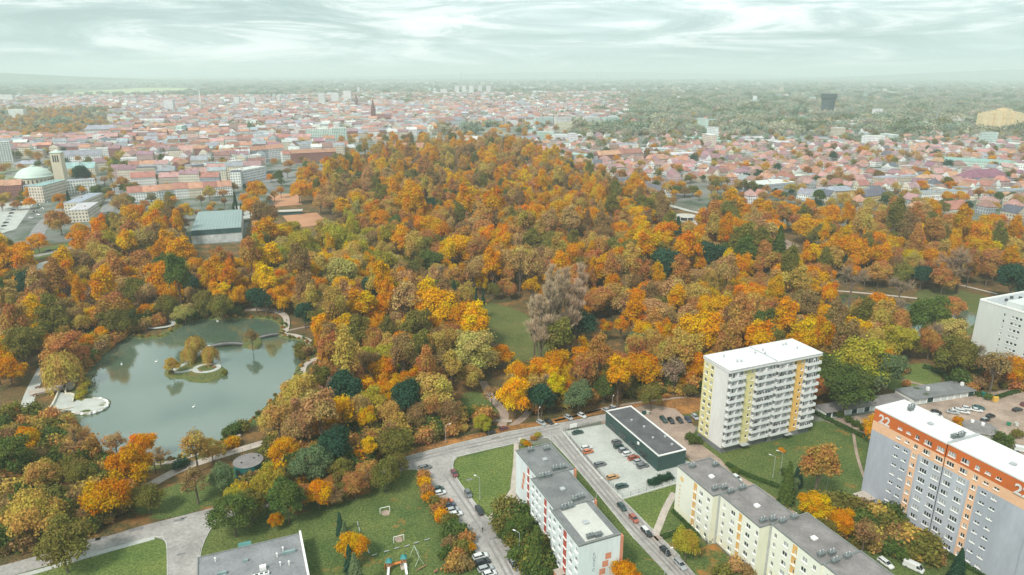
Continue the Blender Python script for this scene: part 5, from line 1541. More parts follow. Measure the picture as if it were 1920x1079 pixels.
def yellow_towers():
    Y = facade_mat('yellow_facade', True, ww=(3.4, 2.8), frac=(0.4, 0.45), glass=(0.42, 0.33, 0.2))
    hs = [42, 45, 46, 48, 52, 52, 46, 44, 42]
    for i, h in enumerate(hs):
        p = at(1838 + i * 8.2, 248 + (i % 2) * 1.5)
        root = empty('tower_block', p, 0.15 + 0.1 * (i % 3))
        W, R = house_polys(17, 16, h, 1, 'flat')
        b = MB()
        for q, uv in W: b.poly(q, 0, uv)
        o = b.build('wall', [Y], root); o.color = (0.76, 0.61, 0.36, 1)
        b = MB()
        for q in R: b.poly(q)
        o = b.build('roof', [M_TILE], root); o.color = (0.66, 0.54, 0.36, 1)
        m = MB(); m.box((0, 0, h + 1.6), (6, 6, 2.4)); o = m.build('lift_room', [M_PLAIN], root); o.color = (0.5, 0.4, 0.26, 1)
        nm = ['leftmost', 'second from left', 'third from left', 'fourth from left', 'middle', 'fourth from right', 'third from right', 'second from right', 'rightmost'][i]
        tag(root, 'yellow high-rise on the far right skyline, %s of the cluster' % nm, 'apartment building', 'yellow high-rise cluster')
yellow_towers()
def mast(px, py, h, label, stripes=True, r=1.6):
    c = at(px, py); root = empty('radio_mast', c); tag(root, label, 'mast')
    n = 8
    for k in range(n):
        b = MB(); b.cyl((0, 0, h * k / n), r * (1 - 0.08 * k), h / n, 0, 8, r * (1 - 0.08 * (k + 1)))
        b.build('section', [M_WHITE if (k % 2 == 0 or not stripes) else pm('mast_red', (0.5, 0.12, 0.1), 0.7)], root)
mast(385, 152, 130, 'thin pale radio mast on the far left skyline', r=4)
mast(377, 200, 70, 'slim pale chimney in the town behind the mast', False, r=3)
def chimney_stack(px, py, h, label, r=3.0):
    c = at(px, py); root = empty('chimney_stack', c); tag(root, label, 'chimney', 'chimney stacks on the skyline')
    b = MB(); b.cyl((0, 0, 0), r, h, 0, 12, r * 0.65); b.build('shaft', [pm('stack_concrete', (0.26, 0.27, 0.27), 0.9)], root)
    b = MB(); b.cyl((0, 0, h), r * 0.75, 1.5, 0, 12); b.build('rim', [M_DARKMET], root)
chimney_stack(1249, 262, 30, 'dark brick chimney among the halls right of the park', 1.2)
chimney_stack(1596, 216, 50, 'thin stack right of the dark cooling tower', 2.0)
chimney_stack(1754, 236, 55, 'tall thin stack left of the yellow high-rises', 2.2)
chimney_stack(865, 152, 150, 'faint far chimney left of centre on the horizon', 6)
chimney_stack(1128, 150, 170, 'tallest faint chimney of the far power plant', 7)
chimney_stack(1120, 150, 120, 'shorter faint chimney of the far power plant', 7)
chimney_stack(1166, 148, 150, 'faint square stack right of the far power plant', 12)
def sports_hall():
    a = [at(350, 420), at(436, 408), at(456, 458), at(362, 470)]
    h = 10.5
    # keep it a rectangle: front edge and depth
    f0, f1 = at(361, 459), at(455, 452)
    d = (f1 - f0); Lf = d.length; d.normalize(); n = Vector((-d.y, d.x, 0)); dep = 84
    root = empty('sports_hall', (f0 + f1) / 2); tag(root, 'large sports hall with pale teal sheet roof and white graffiti wall', 'hall')
    inv = -Vector(root.location)
    P = lambda x, y, z: f0 + d * x + n * y + UP * z + inv
    b = MB()
    b.poly([P(0, 0, 0), P(Lf, 0, 0), P(Lf, 0, 6.5), P(0, 0, 6.5)], 0)
    b.poly([P(0, 2.5, 6.5), P(Lf, 2.5, 6.5), P(Lf, 2.5, h), P(0, 2.5, h)], 1)
    b.poly([P(0, 0, 6.5), P(Lf, 0, 6.5), P(Lf, 2.5, 6.5), P(0, 2.5, 6.5)], 2)
    for x in (0, Lf): b.poly([P(x, 0, 0), P(x, dep, 0), P(x, dep, h), P(x, 2.5, h), P(x, 2.5, 6.5), P(x, 0, 6.5)], 0)
    b.poly([P(0, dep, 0), P(Lf, dep, 0), P(Lf, dep, h), P(0, dep, h)], 0)
    b.build('wall', [pm('graffiti_white', (0.60, 0.63, 0.63), 0.9, 0.35, 0.25, col2=(0.68, 0.72, 0.72)), pm('glazed_band', (0.05, 0.11, 0.11), 0.4, 0.3, 0.2), M_ROOFFELT2], root)
    for k in range(16):
        r = MB(); x = Lf * (k + 0.5) / 16
        r.box(P(x, dep / 2 + 1.2, h + 0.16), (Lf / 16 - 0.12, dep - 2.0, 0.3), 0, ax=(d, n, UP))
        r.build('roof_panel', [pm('teal_sheet', (0.235, 0.315, 0.305), 0.5, 0.06, 0.05, spec=0.4)], root)
    HOUSES.append((root.location.x + n.x * 40, root.location.y + n.y * 40, 45, 30))
sports_hall()
def court_hut():
    c = at(540, 402); root = empty('club_hut', c, 0.25); tag(root, 'small dark club hut with pale roof between the clay courts', 'hut')
    b = MB(); b.box((0, 0, 1.6), (26, 8, 3.2)); b.build('wall', [pm('dark_teal_wall', (0.04, 0.10, 0.10), 0.8)], root)
    b = MB(); b.box((0, 0, 3.35), (27.5, 10, 0.3)); b.build('roof', [M_STONE], root)
court_hut()
def hex_pavilion():
    c = at(1285, 412); root = empty('park_pavilion', c); tag(root, 'low round white park pavilion on pale paving right of the park centre', 'pavilion')
    b = MB(); b.cyl((0, 0, 0), 6, 3.4, 0, 16); b.build('wall', [M_GLASS], root)
    b = MB(); b.cyl((0, 0, 3.4), 9.5, 0.6, 0, 16, 9); b.cyl((0, 0, 4.0), 4, 0.8, 0, 16, 3); b.build('roof', [M_STONE], root)
    for k in range(8):
        a = 2 * math.pi * k / 8; q = MB(); q.cyl((8.5 * math.cos(a), 8.5 * math.sin(a), 0), 0.25, 3.4, 0, 8); q.build('column', [M_WHITE], root)
hex_pavilion()
# ------------------------------------------------------------------ trees
def leaf_mat(name, instancer):
    m, nt, b = nodes_of(name)
    N = nt.nodes.new; LK = nt.links.new
    nt.nodes.remove(b)
    if instancer:
        at_ = N('ShaderNodeAttribute'); at_.attribute_type = 'INSTANCER'; at_.attribute_name = 'tint'; col = at_.outputs['Color']
    else:
        oi = N('ShaderNodeObjectInfo'); col = oi.outputs['Color']
    lv = N('ShaderNodeAttribute'); lv.attribute_type = 'GEOMETRY'; lv.attribute_name = 'leafv'
    s = N('ShaderNodeSeparateColor'); LK(lv.outputs['Color'], s.inputs['Color'])
    hs = N('ShaderNodeHueSaturation')
    h = N('ShaderNodeMapRange'); h.inputs['To Min'].default_value = 0.462; h.inputs['To Max'].default_value = 0.542
    LK(s.outputs[1], h.inputs['Value']); LK(h.outputs['Result'], hs.inputs['Hue'])
    v = N('ShaderNodeMapRange'); v.inputs['To Min'].default_value = 0.52; v.inputs['To Max'].default_value = 1.18
    LK(s.outputs[0], v.inputs['Value']); LK(v.outputs['Result'], hs.inputs['Value'])
    hs.inputs['Saturation'].default_value = 1.1
    LK(col, hs.inputs['Color'])
    di = N('ShaderNodeBsdfDiffuse'); tr_ = N('ShaderNodeBsdfTranslucent')
    LK(hs.outputs['Color'], di.inputs['Color']); LK(hs.outputs['Color'], tr_.inputs['Color'])
    mx = N('ShaderNodeMixShader'); mx.inputs[0].default_value = 0.30
    LK(di.outputs[0], mx.inputs[1]); LK(tr_.outputs[0], mx.inputs[2])
    LK(mx.outputs[0], nt.nodes['Material Output'].inputs['Surface'])
    return m
M_LEAF = leaf_mat('leaves', False)
M_LEAF_I = leaf_mat('leaves_mass', True)
M_BARK = pm('bark', (0.13, 0.10, 0.08), 0.95, 0.3, 1.5)
M_BARK_W = pm('birch_bark', (0.55, 0.53, 0.50), 0.9, 0.3, 2.0)
TR = np.random.default_rng(77)
def mesh_np(name, verts, nper, mats, leafv=None, mat_idx=None):
    """verts: (n, nper, 3) separate faces"""
    n = verts.shape[0]
    me = bpy.data.meshes.new(name)
    me.vertices.add(n * nper); me.vertices.foreach_set('co', verts.astype(np.float32).ravel())
    me.loops.add(n * nper); me.loops.foreach_set('vertex_index', np.arange(n * nper, dtype=np.int32))
    me.polygons.add(n)
    me.polygons.foreach_set('loop_start', np.arange(0, n * nper, nper, dtype=np.int32))
    if mat_idx is not None: me.polygons.foreach_set('material_index', mat_idx.astype(np.int32))
    for m in mats: me.materials.append(m)
    if leafv is not None:
        a = me.attributes.new('leafv', 'FLOAT_COLOR', 'FACE')
        d = np.ones((n, 4), dtype=np.float32); d[:, 0] = leafv[:, 0]; d[:, 1] = leafv[:, 1]
        a.data.foreach_set('color', d.ravel())
    me.update(calc_edges=True)
    return me
def unit(v): return v / np.maximum(np.linalg.norm(v, axis=-1, keepdims=True), 1e-6)
def quads(cen, nor, sx, sy, updir=None):
    r = TR.normal(size=cen.shape)
    if updir is not None: r = np.broadcast_to(np.array(updir, float), cen.shape) + 0.25 * r
    a = unit(np.cross(nor, r)); b = unit(np.cross(a, nor))
    a = a * sx[:, None] / 2; b = b * sy[:, None] / 2
    return np.stack([cen - a - b, cen + a - b * 0.6, cen + a * 0.8 + b, cen - a * 0.7 + b], 1)
def crown_broad(R, zc, hz, nl, nclump, leaf, per=7, low=0.35, seedv=0):
    """lobed crown: ellipsoid radius R, half height hz about height zc"""
    g = TR
    d = unit(g.normal(size=(nl, 3))); d[:, 2] = np.abs(d[:, 2]) * 1.1 - low
    d = unit(d)
    lob = d * np.array([R, R, hz]) * g.uniform(0.42, 0.92, (nl, 1))
    lr = g.uniform(0.20, 0.42, nl) * R
    lob[0] = (0, 0, hz * 0.25); lr[0] = R * 0.62
    idx = g.choice(nl, nclump, p=(lr ** 2) / (lr ** 2).sum())
    nd = unit(g.normal(size=(nclump, 3))); nd[:, 2] = np.where(nd[:, 2] < -0.35, -nd[:, 2], nd[:, 2])
    rad = lr[idx] * g.uniform(0.80, 1.06, nclump)
    c = lob[idx] + nd * rad[:, None] * np.array([1, 1, 0.95])
    # drop clumps buried in another lobe
    dist = np.linalg.norm(c[:, None, :] - lob[None], axis=2) / lr[None]
    keep = (dist < 0.78).sum(1) == 0
    c, nd, idx = c[keep], nd[keep], idx[keep]
    n = len(c)
    cc = np.repeat(c, per, 0) + g.normal(size=(n * per, 3)) * leaf * 1.1
    no = unit(np.repeat(nd, per, 0) + g.normal(size=(n * per, 3)) * 0.55 + np.array([0, 0, 0.25]))
    s = leaf * g.uniform(0.6, 1.35, n * per)
    q = quads(cc, no, s, s * g.uniform(0.6, 1.0, n * per))
    q[..., 2] += zc
    lobe_h = g.uniform(0.2, 0.8, nl); cl_v = g.uniform(0.25, 0.8, n)
    lv = np.stack([np.clip(np.repeat(cl_v, per) + g.normal(size=n * per) * 0.11, 0, 1),
                   np.clip(np.repeat(lobe_h[idx] + g.normal(size=n) * 0.12, per) + g.normal(size=n * per) * 0.1, 0, 1)], 1)
    return q, lv, lob + np.array([0, 0, zc])
def crown_willow(R, zt, n, leaf):
    g = TR
    t = g.uniform(0, 2 * np.pi, n); r = R * np.sqrt(g.uniform(0.03, 1, n)) * (1 + 0.15 * np.sin(3 * t))
    ztop = zt - 0.30 * zt * (r / R) ** 2
    drop = g.uniform(0, 1, n) ** 1.5 * zt * 0.58
    c = np.stack([r * np.cos(t), r * np.sin(t), ztop - drop * (0.25 + 0.75 * r / R)], 1) + g.normal(size=(n, 3)) * 0.35
    no = unit(np.stack([np.cos(t), np.sin(t), 0.5 * np.ones(n)], 1) + g.normal(size=(n, 3)) * 0.4)
    q = quads(c, no, leaf * g.uniform(0.4, 0.8, n), leaf * g.uniform(1.2, 2.2, n), updir=(0, 0, 1))
    lv = np.stack([np.clip(g.normal(0.5, 0.2, n), 0, 1), np.clip(0.5 + 0.25 * np.sin(5 * t) + g.normal(size=n) * 0.1, 0, 1)], 1)
    return q, lv
def crown_conifer(R, Ht, n, leaf, dense=1.0, z0=1.2):
    g = TR
    f = g.uniform(0, 1, n) ** 0.62
    f = 1 - f                                     # 0 bottom .. 1 top
    lay = np.floor(f * 13) / 13
    fr = f * 13 % 1
    rr = R * (1 - f) ** 0.85 * (0.62 + 0.38 * (1 - fr)) * (0.55 + 0.45 * np.sqrt(g.uniform(0, 1, n))) + 0.15
    t = g.uniform(0, 2 * np.pi, n)
    rr = rr * (1 + 0.16 * np.sin(7 * t + lay * 60))
    c = np.stack([rr * np.cos(t), rr * np.sin(t), z0 + (Ht - z0) * f - 0.1 * rr], 1)
    no = unit(np.stack([np.cos(t) * 0.7, np.sin(t) * 0.7, 0.9 * np.ones(n)], 1) + g.normal(size=(n, 3)) * 0.35)
    q = quads(c, no, leaf * g.uniform(.6, 1.2, n), leaf * g.uniform(.7, 1.5, n))
    lv = np.stack([np.clip(g.normal(0.45, 0.2, n), 0, 1), np.clip(g.normal(0.5, 0.15, n), 0, 1)], 1)
    return q, lv
def limb_mesh(segs, name, mats, sides=5):
    """segs: list of (p, q, r0, r1)"""
    b = MB()
    for p, q, r0, r1 in segs:
        b.bar(p, q, r0, 0, sides, r1)
    return b.mesh(name, mats)
def trunk_segs(Ht, zc, r, lobs, seed):
    rnd = random.Random(seed)
    k = Vector((rnd.uniform(-.3, .3), rnd.uniform(-.3, .3), zc * 0.55))
    segs = [((0, 0, -0.3), tuple(k), r, r * 0.72), (tuple(k), (k.x * 1.5, k.y * 1.5, zc), r * 0.72, r * 0.4)]
    for l in lobs[:7]:
        s = k * rnd.uniform(0.85, 1.25)
        segs.append((tuple(s), tuple(Vector(l)), r * 0.38, r * 0.10))
    return segs
def bare_tree(Ht, R, seed, fast=False, levels=4):
    rnd = random.Random(seed)
    segs = []; twigs = []
    def grow(p, d, ln, r, lv):
        q = p + d * ln
        if lv >= levels:
            twigs.append((p, q)); return
        if r > 0.035: segs.append((tuple(p), tuple(q), r, r * 0.68))
        else: twigs.append((p, q))
        n = rnd.choice((3, 4)) if lv else 5
        for i in range(n):
            sp = 0.33 if fast else 0.72
            nd = (d + Vector((rnd.gauss(0, sp), rnd.gauss(0, sp), rnd.gauss(0.12 if not fast else 0.35, sp * 0.5)))).normalized()
            st = p.lerp(q, rnd.uniform(0.55, 1.0))
            grow(st, nd, ln * rnd.uniform(0.55, 0.82), r * 0.62, lv + 1)
        if lv and lv < levels: grow(q, (d + Vector((rnd.gauss(0, .2), rnd.gauss(0, .2), .1))).normalized(), ln * 0.7, r * 0.66, lv + 1)
    if fast:
        # upright poplar: a long leader with steep side branches
        for k in range(13):
            z = Ht * (0.18 + 0.72 * k / 13)
            a = rnd.uniform(0, 6.28)
            w = 0.26 + 0.22 * math.sin(math.pi * k / 13)
            grow(Vector((0, 0, z)), Vector((math.cos(a) * w, math.sin(a) * w, 1)).normalized(), Ht * 0.15 * (1.1 - 0.5 * k / 13), 0.12, 1)
        segs.append(((0, 0, -.3), (0, 0, Ht * .5), 0.5, 0.3)); segs.append(((0, 0, Ht * .5), (0, 0, Ht * .96), 0.3, 0.04))
    else:
        grow(Vector((0, 0, Ht * 0.22)), Vector((0, 0, 1)), Ht * 0.27, 0.33, 0)
        segs.append(((0, 0, -.3), (0, 0, Ht * .24), 0.45, 0.36))
    tq = []
    for p, q in twigs:
        for j in range(3):
            e = q + Vector((rnd.gauss(0, .5), rnd.gauss(0, .5), rnd.gauss(0.3, .4))) if j else q
            d = (e - p); sd = d.cross(Vector((rnd.gauss(0, 1), rnd.gauss(0, 1), rnd.gauss(0, 1)))).normalized() * 0.055
            tq.append([p - sd, p + sd, e + sd * 0.5, e - sd * 0.5])
    return segs, np.array([[tuple(v) for v in f] for f in tq])
PROTO = {}          # kind -> list of (trunk mesh, crown mesh, R, Ht)
GNP = []            # merged meshes for the mass of trees
GNI = {}
def add_proto(kind, tseg, q, lv, R, Ht, bark=None, twig=False):
    tm = limb_mesh(tseg, 'trunk', [bark or M_BARK])
    cmesh = mesh_np('crown', q, q.shape[1], [M_LEAF], lv)
    PROTO.setdefault(kind, []).append((tm, cmesh, R, Ht))
    # merged copy for the mass
    tv = np.array([v.co[:] for v in tm.vertices]); 
    faces = []
    for p in tm.polygons:
        vi = list(p.vertices)
        if len(vi) == 4: faces.append(tv[vi])
    tq = np.array(faces)
    allq = np.concatenate([q, tq]); mi = np.concatenate([np.zeros(len(q)), np.ones(len(tq))])
    lv2 = np.concatenate([lv, np.full((len(tq), 2), 0.5)])
    GNI.setdefault(kind, []).append(len(GNP))
    GNP.append((mesh_np('tree_form', allq, 4, [M_LEAF_I, bark or M_BARK], lv2, mi), R, Ht))
for i in range(6):
    R, zc, hz = 6.0, 8.8, TR.uniform(6.2, 7.4)
    q, lv, lob = crown_broad(R, zc, hz, int(TR.integers(18, 28)), 1500, 0.46, per=8, low=0.55)
    add_proto('round', trunk_segs(17, zc, 0.34, lob, i), q, lv, R, zc + hz)
for i in range(3):
    R, zc, hz = 4.2, 10.5, 9.0
    q, lv, lob = crown_broad(R, zc, hz, 22, 1100, 0.48, low=0.1)
    add_proto('tall', trunk_segs(20, zc, 0.32, lob, 20 + i), q, lv, R, zc + hz)
for i in range(3):      # thin autumn crowns that let the twigs show
    R, zc, hz = 5.6, 10.0, 5.8
    q, lv, lob = crown_broad(R, zc, hz, 12, 420, 0.46, per=5)
    sg, tw = bare_tree(16, 5.5, 60 + i)
    add_proto('thin', sg + trunk_segs(16, zc, 0.3, lob, 40 + i), np.concatenate([q, tw]), np.concatenate([lv, np.full((len(tw), 2), (0.25, 0.5))]), R, zc + hz)
for i in range(2):
    q, lv = crown_willow(5.5, 12.5, 5200, 0.5)
    lobs = [(3 * math.cos(a), 3 * math.sin(a), 10.5) for a in np.linspace(0, 5.5, 6)]
    add_proto('willow', trunk_segs(12, 9, 0.4, lobs, 50 + i), q, lv, 5.5, 12.5)
for i in range(2):
    q, lv = crown_conifer(3.2, 15, 3800, 0.55)
    add_proto('conifer', [((0, 0, -.3), (0, 0, 14), 0.28, 0.04)], q, lv, 3.2, 15)
q, lv, lob = crown_broad(5.0, 9.0, 7.5, 14, 1300, 0.55, per=7, low=0.55)
add_proto('ivy', trunk_segs(16, 8, 0.4, lob, 71), q, lv, 5.0, 16.5)
q, lv = crown_conifer(1.5, 9, 2600, 0.35, z0=0.1)
add_proto('thuja', [((0, 0, -.2), (0, 0, 8), 0.15, 0.03)], q, lv, 1.5, 9)
for i in range(3):
    sg, tw = bare_tree(17, 6, 80 + i)
    add_proto('bare', sg, tw, np.clip(TR.normal(0.5, 0.2, (len(tw), 2)), 0, 1), 6.5, 18)
for i in range(2):
    sg, tw = bare_tree(28, 5, 90 + i, fast=True, levels=4)
    add_proto('poplar', sg, tw, np.clip(TR.normal(0.5, 0.2, (len(tw), 2)), 0, 1), 4.5, 30)
for i in range(3):
    q, lv, lob = crown_broad(1.5, 1.3, 1.25, 7, 260, 0.32, per=6, low=0.5)
    add_proto('shrub', [((0, 0, -.1), (0, 0, 1.2), 0.08, 0.04), ((0, 0, .3), (.5, .3, 1.4), 0.05, 0.02), ((0, 0, .3), (-.4, .4, 1.4), 0.05, 0.02)], q, lv, 1.5, 2.6)
# coarse forms for the distance
for i in range(4):
    q, lv, lob = crown_broad(6.0, 8.5, 5.5, 10, 260, 1.25, per=3)
    GNI.setdefault('far', []).append(len(GNP)); GNP.append((mesh_np('tree_form', q, 4, [M_LEAF_I], lv), 6.0, 14))
for i in range(4):
    qs, ls = [], []
    for k in range(9):
        q, lv, lob = crown_broad(6.5, 7.5, 5.5, 6, 60, 2.6, per=2)
        q = q * TR.uniform(0.75, 1.25) + np.array([TR.uniform(-24, 24), TR.uniform(-16, 16), 0]); qs.append(q)
        lv = lv.copy(); lv[:, 0] = np.clip(lv[:, 0] + TR.uniform(-.3, .3), 0, 1); lv[:, 1] = np.clip(lv[:, 1] + TR.uniform(-.3, .3), 0, 1); ls.append(lv)
    GNI.setdefault('copse', []).append(len(GNP)); GNP.append((mesh_np('tree_form', np.concatenate(qs), 4, [M_LEAF_I], np.concatenate(ls)), 20, 14))

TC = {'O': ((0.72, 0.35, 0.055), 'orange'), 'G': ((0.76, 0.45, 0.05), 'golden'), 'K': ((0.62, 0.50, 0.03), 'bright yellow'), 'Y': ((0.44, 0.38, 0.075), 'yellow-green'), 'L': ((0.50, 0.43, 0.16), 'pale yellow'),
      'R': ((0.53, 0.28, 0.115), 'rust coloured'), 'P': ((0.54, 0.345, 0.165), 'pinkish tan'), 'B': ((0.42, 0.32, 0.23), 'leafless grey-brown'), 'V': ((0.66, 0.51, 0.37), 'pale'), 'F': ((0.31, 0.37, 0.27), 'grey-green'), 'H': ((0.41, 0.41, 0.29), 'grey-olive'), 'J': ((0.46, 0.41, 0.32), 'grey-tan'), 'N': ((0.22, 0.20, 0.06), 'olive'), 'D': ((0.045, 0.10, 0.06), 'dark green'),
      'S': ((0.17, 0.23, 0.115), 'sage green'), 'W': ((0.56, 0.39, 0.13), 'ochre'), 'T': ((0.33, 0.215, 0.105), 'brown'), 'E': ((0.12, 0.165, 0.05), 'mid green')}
KN = {'round': 'broadleaf tree', 'tall': 'tall broadleaf tree', 'thin': 'sparse broadleaf tree', 'willow': 'weeping willow', 'conifer': 'spruce', 'ivy': 'dense evergreen tree', 'thuja': 'columnar thuja', 'bare': 'bare tree', 'poplar': 'tall bare poplar', 'shrub': 'shrub'}
NM = {'round': 'broadleaf_tree', 'tall': 'broadleaf_tree', 'thin': 'broadleaf_tree', 'willow': 'willow_tree', 'conifer': 'spruce_tree', 'ivy': 'evergreen_tree', 'thuja': 'thuja_tree', 'bare': 'bare_tree', 'poplar': 'poplar_tree', 'shrub': 'shrub'}
tr2 = random.Random(99)
PLACED = []
def tree(kind, c, col, sc, sz=1.0, bark=None, label=None):
    """one tree at ground point c, horizontal scale sc (times the form), vertical scale sc*sz"""
    tm, cm, R, Ht = tr2.choice(PROTO[kind])
    root = empty(NM[kind], (c.x, c.y, c.z), tr2.uniform(0, 6.28))
    t = link('trunk' if kind != 'shrub' else 'stem', tm, root, scale=(sc, sc, sc * sz))
    k = link('crown' if kind != 'shrub' else 'foliage', cm, root, scale=(sc, sc, sc * sz))
    cc = jit(TC[col][0], tr2, 0.10)
    k.color = rgba(cc)
    PLACED.append((c.x, c.y, R * sc))
    cat = 'shrub' if kind == 'shrub' else 'tree'
    if label: tag(root, label, cat, 'park trees')
    else:
        big = Ht * sc * sz
        adj = '' if kind in ('shrub', 'thuja', 'poplar') else ('large ' if big > 20 else 'small ' if big < 11 else '')
        cn = TC[col][1]
        if kind in ('bare', 'poplar'): cn = {'B': 'grey-brown', 'V': 'pale'}.get(col, 'pinkish')
        auto(root, (adj + cn + ' ' + KN[kind]).strip(), (c.x, c.y, Ht * sc * sz * 0.6), cat, 'shrubs' if kind == 'shrub' else 'park trees')
    return root
def tree_px(x, y, w, col, kind=None, sz=1.0, z0=0.03, **kw):
    """a tree whose crown shows centred at a pixel with the given width in pixels"""
    if kind is None:
        kind = 'round'
        if col in 'PT' and tr2.random() < 0.5: kind = 'thin'
        if col == 'B': kind = 'bare'
        if col == 'D': kind = 'ivy'
    tm, cm, R, Ht = PROTO[kind][0]
    zc = 10.0
    for _ in range(4):
        p = at(x, y, zc)
        dep = proj(p)[2]
        sc = (w / 2 * dep / FOC) / R
        if kind == 'round': sc = min(sc, 1.7)
        hgt = Ht * sc * sz
        zc = hgt * (0.60 if kind not in ('conifer', 'thuja', 'shrub', 'poplar', 'willow') else 0.5)
    return tree(kind, Vector((p.x, p.y, z0)), col, sc, sz, **kw)

LIST = '''
15 690 50 O|25 615 55 P|45 640 65 N|100 600 62 N|60 575 60 R|160 585 40 R|208 578 60 R|212 600 50 N|120 652 70 R|165 640 32 O|190 625 30 O|272 582 30 O|310 570 42 N|345 585 36 L|320 552 45 O|385 562 42 N|412 570 45 N|
445 555 36 O|478 556 34 D|115 697 62 W willow|366 654 36 W willow|354 670 26 W willow|394 670 30 W willow|322 686 26 W|472 638 28 T|528 555 46 O|498 562 32 D|572 550 46 R|605 597 50 N|570 585 36 D|675 575 46 G tall|700 602 46 O|
636 622 60 G|632 662 58 O|762 565 70 P|815 572 72 G|780 608 60 N|880 592 62 O|855 604 34 R|702 636 46 R|750 642 46 O|690 667 42 Y|730 670 56 Y|770 650 32 D|792 662 50 R|830 640 46 R|855 642 40 L|890 655 78 L|920 672 32 G|
942 662 40 O|612 716 42 R|645 727 60 D|685 720 36 O|720 722 32 O|690 757 62 Y|760 742 56 D|790 698 46 O|812 730 72 W|880 702 46 W|922 735 42 P bare|560 732 62 W|582 760 60 N|553 786 42 R|585 796 50 O|632 770 50 O|660 760 36 O|688 787 32 G tall|
735 772 50 W|510 782 50 W|840 770 48 T|780 775 46 T|905 790 32 Y|1084 606 54 D|1065 566 32 L|1112 570 42 R|1132 558 50 R|1150 552 55 W|1176 575 52 P|1136 615 22 O tall|1166 612 26 O tall|1210 547 46 O|1225 587 60 P|1262 550 60 P|1302 555 60 W|
1300 578 50 R|1356 580 60 G|1400 557 56 O|1412 615 46 G|1380 622 46 S|1320 622 90 G|1254 634 34 P|1195 645 50 S|1226 640 50 W|1346 662 46 R|1040 682 58 O|972 702 52 O|1016 742 46 D|1043 728 34 K tall|1086 738 52 S|1104 692 46 N|1130 692 50 W|1160 705 44 O tall|
1205 690 62 O|1222 742 38 N|1266 700 52 B thin|1312 690 32 O|1455 560 46 Y|1448 600 42 S|1478 606 42 S|1502 570 60 T|1540 612 42 O|1500 637 46 Y|1576 600 52 N|1596 622 62 G|1612 672 112 Y|1655 690 76 S|1562 690 60 E|1590 722 84 E|1645 570 50 O|1682 578 56 B|
1738 590 88 E|1682 636 62 Y|1782 622 60 L|1786 572 42 R|1802 664 72 N|1830 652 42 B|1866 690 62 T|1902 690 52 O|1546 726 40 R|50 822 46 O|20 850 70 E|75 890 60 W|146 888 46 N|202 930 80 O|245 866 72 O|266 832 46 O|216 832 42 P thin|
134 824 76 P bare|365 840 60 W thin|396 842 42 W|366 905 52 T thin|415 890 46 S|276 932 50 N|60 962 80 W|120 962 32 O|160 962 46 P bare|115 1018 84 N|436 958 72 E|446 925 42 Y|534 842 50 O|500 902 56 Y|536 932 72 E|516 975 28 O|
585 866 66 S|470 945 46 N|565 925 40 R|620 925 40 T|665 905 44 R|745 868 40 N|640 880 46 N|596 920 50 O|646 915 32 N|690 884 46 R|622 902 28 R|722 884 52 N|692 840 28 G tall|626 832 60 D|740 830 60 N|660 1022 52 O|1288 1016 52 Y|1172 1076 56 O|975 985 50 E|1536 880 58 R tall|1480 906 32 S|1526 945 56 G|
1576 975 46 O|1622 1002 52 T thin|1556 992 40 N|1645 803 46 O|1330 712 26 O|15 545 50 W|100 556 36 G|65 552 46 R|90 528 34 R|45 520 40 N|266 492 56 R|310 520 66 O|258 545 52 N|436 500 46 G|448 556 32 O|155 452 46 O|200 452 56 Y|
260 456 56 L|322 452 52 P|190 482 56 W|70 452 30 O|40 468 34 O|25 490 30 O|130 480 32 P|10 462 40 N|250 402 62 O|290 412 42 T|274 416 30 O|326 410 46 T|345 394 28 G|225 386 36 P|370 500 30 Y|396 514 28 O|330 508 36 N|350 532 40 D|
110 412 40 R|150 432 30 O|495 400 52 T|468 386 34 O|480 355 40 O|572 324 28 O|560 355 36 O|616 326 26 O|640 330 30 N|630 350 30 Y|665 376 42 G|600 378 30 P|622 382 36 P|700 372 32 W|726 392 42 W|795 358 28 D|806 386 32 D|840 390 32 O|
850 346 32 N|876 346 28 N|715 412 42 O|756 410 32 R|790 405 36 O|680 422 36 R|650 422 36 T|742 450 44 O|700 452 42 T|766 430 32 G|815 430 60 O|790 466 50 N|860 466 62 G|806 490 46 E|545 430 38 Y|560 456 52 Y|630 446 56 Y|666 456 42 Y|
530 462 46 L|665 500 46 L|700 490 36 Y|640 510 60 L|580 492 50 W|520 492 50 N|490 500 28 O|745 490 28 G|766 502 36 N|718 494 30 O|780 492 24 R|762 532 60 P|700 540 42 D|642 542 50 G|582 540 28 O|850 520 42 R|900 500 42 P|916 510 36 O|
905 432 46 R|985 405 50 O|1012 418 40 W|1050 395 44 G|1110 410 60 O|1075 380 40 G|1200 405 46 G|1245 440 52 O|1225 480 60 N|1180 475 62 N|1095 465 42 W|1030 470 46 N|960 460 44 P|1075 475 44 O|1250 495 56 D|1330 480 56 D|1375 470 46 E|1270 440 28 D conifer|1320 440 48 O|1290 430 40 W|
1410 445 50 W|1450 430 42 O|1480 400 44 O|1510 425 46 G|1545 440 60 N|1600 470 60 O|1640 455 56 O|1670 460 44 G|1705 485 40 K|1745 485 44 O|1720 440 48 G|1770 520 44 R|1805 488 84 B|1868 490 50 R|1895 470 60 W|1900 520 50 D|1520 520 54 O|1600 520 66 B|1690 535 56 B|1460 470 44 E conifer|
1405 480 40 O|1440 445 36 D|1380 430 50 O|1560 405 50 O|1660 415 44 R|1830 440 50 O|1780 420 44 R|1860 420 46 O|'''
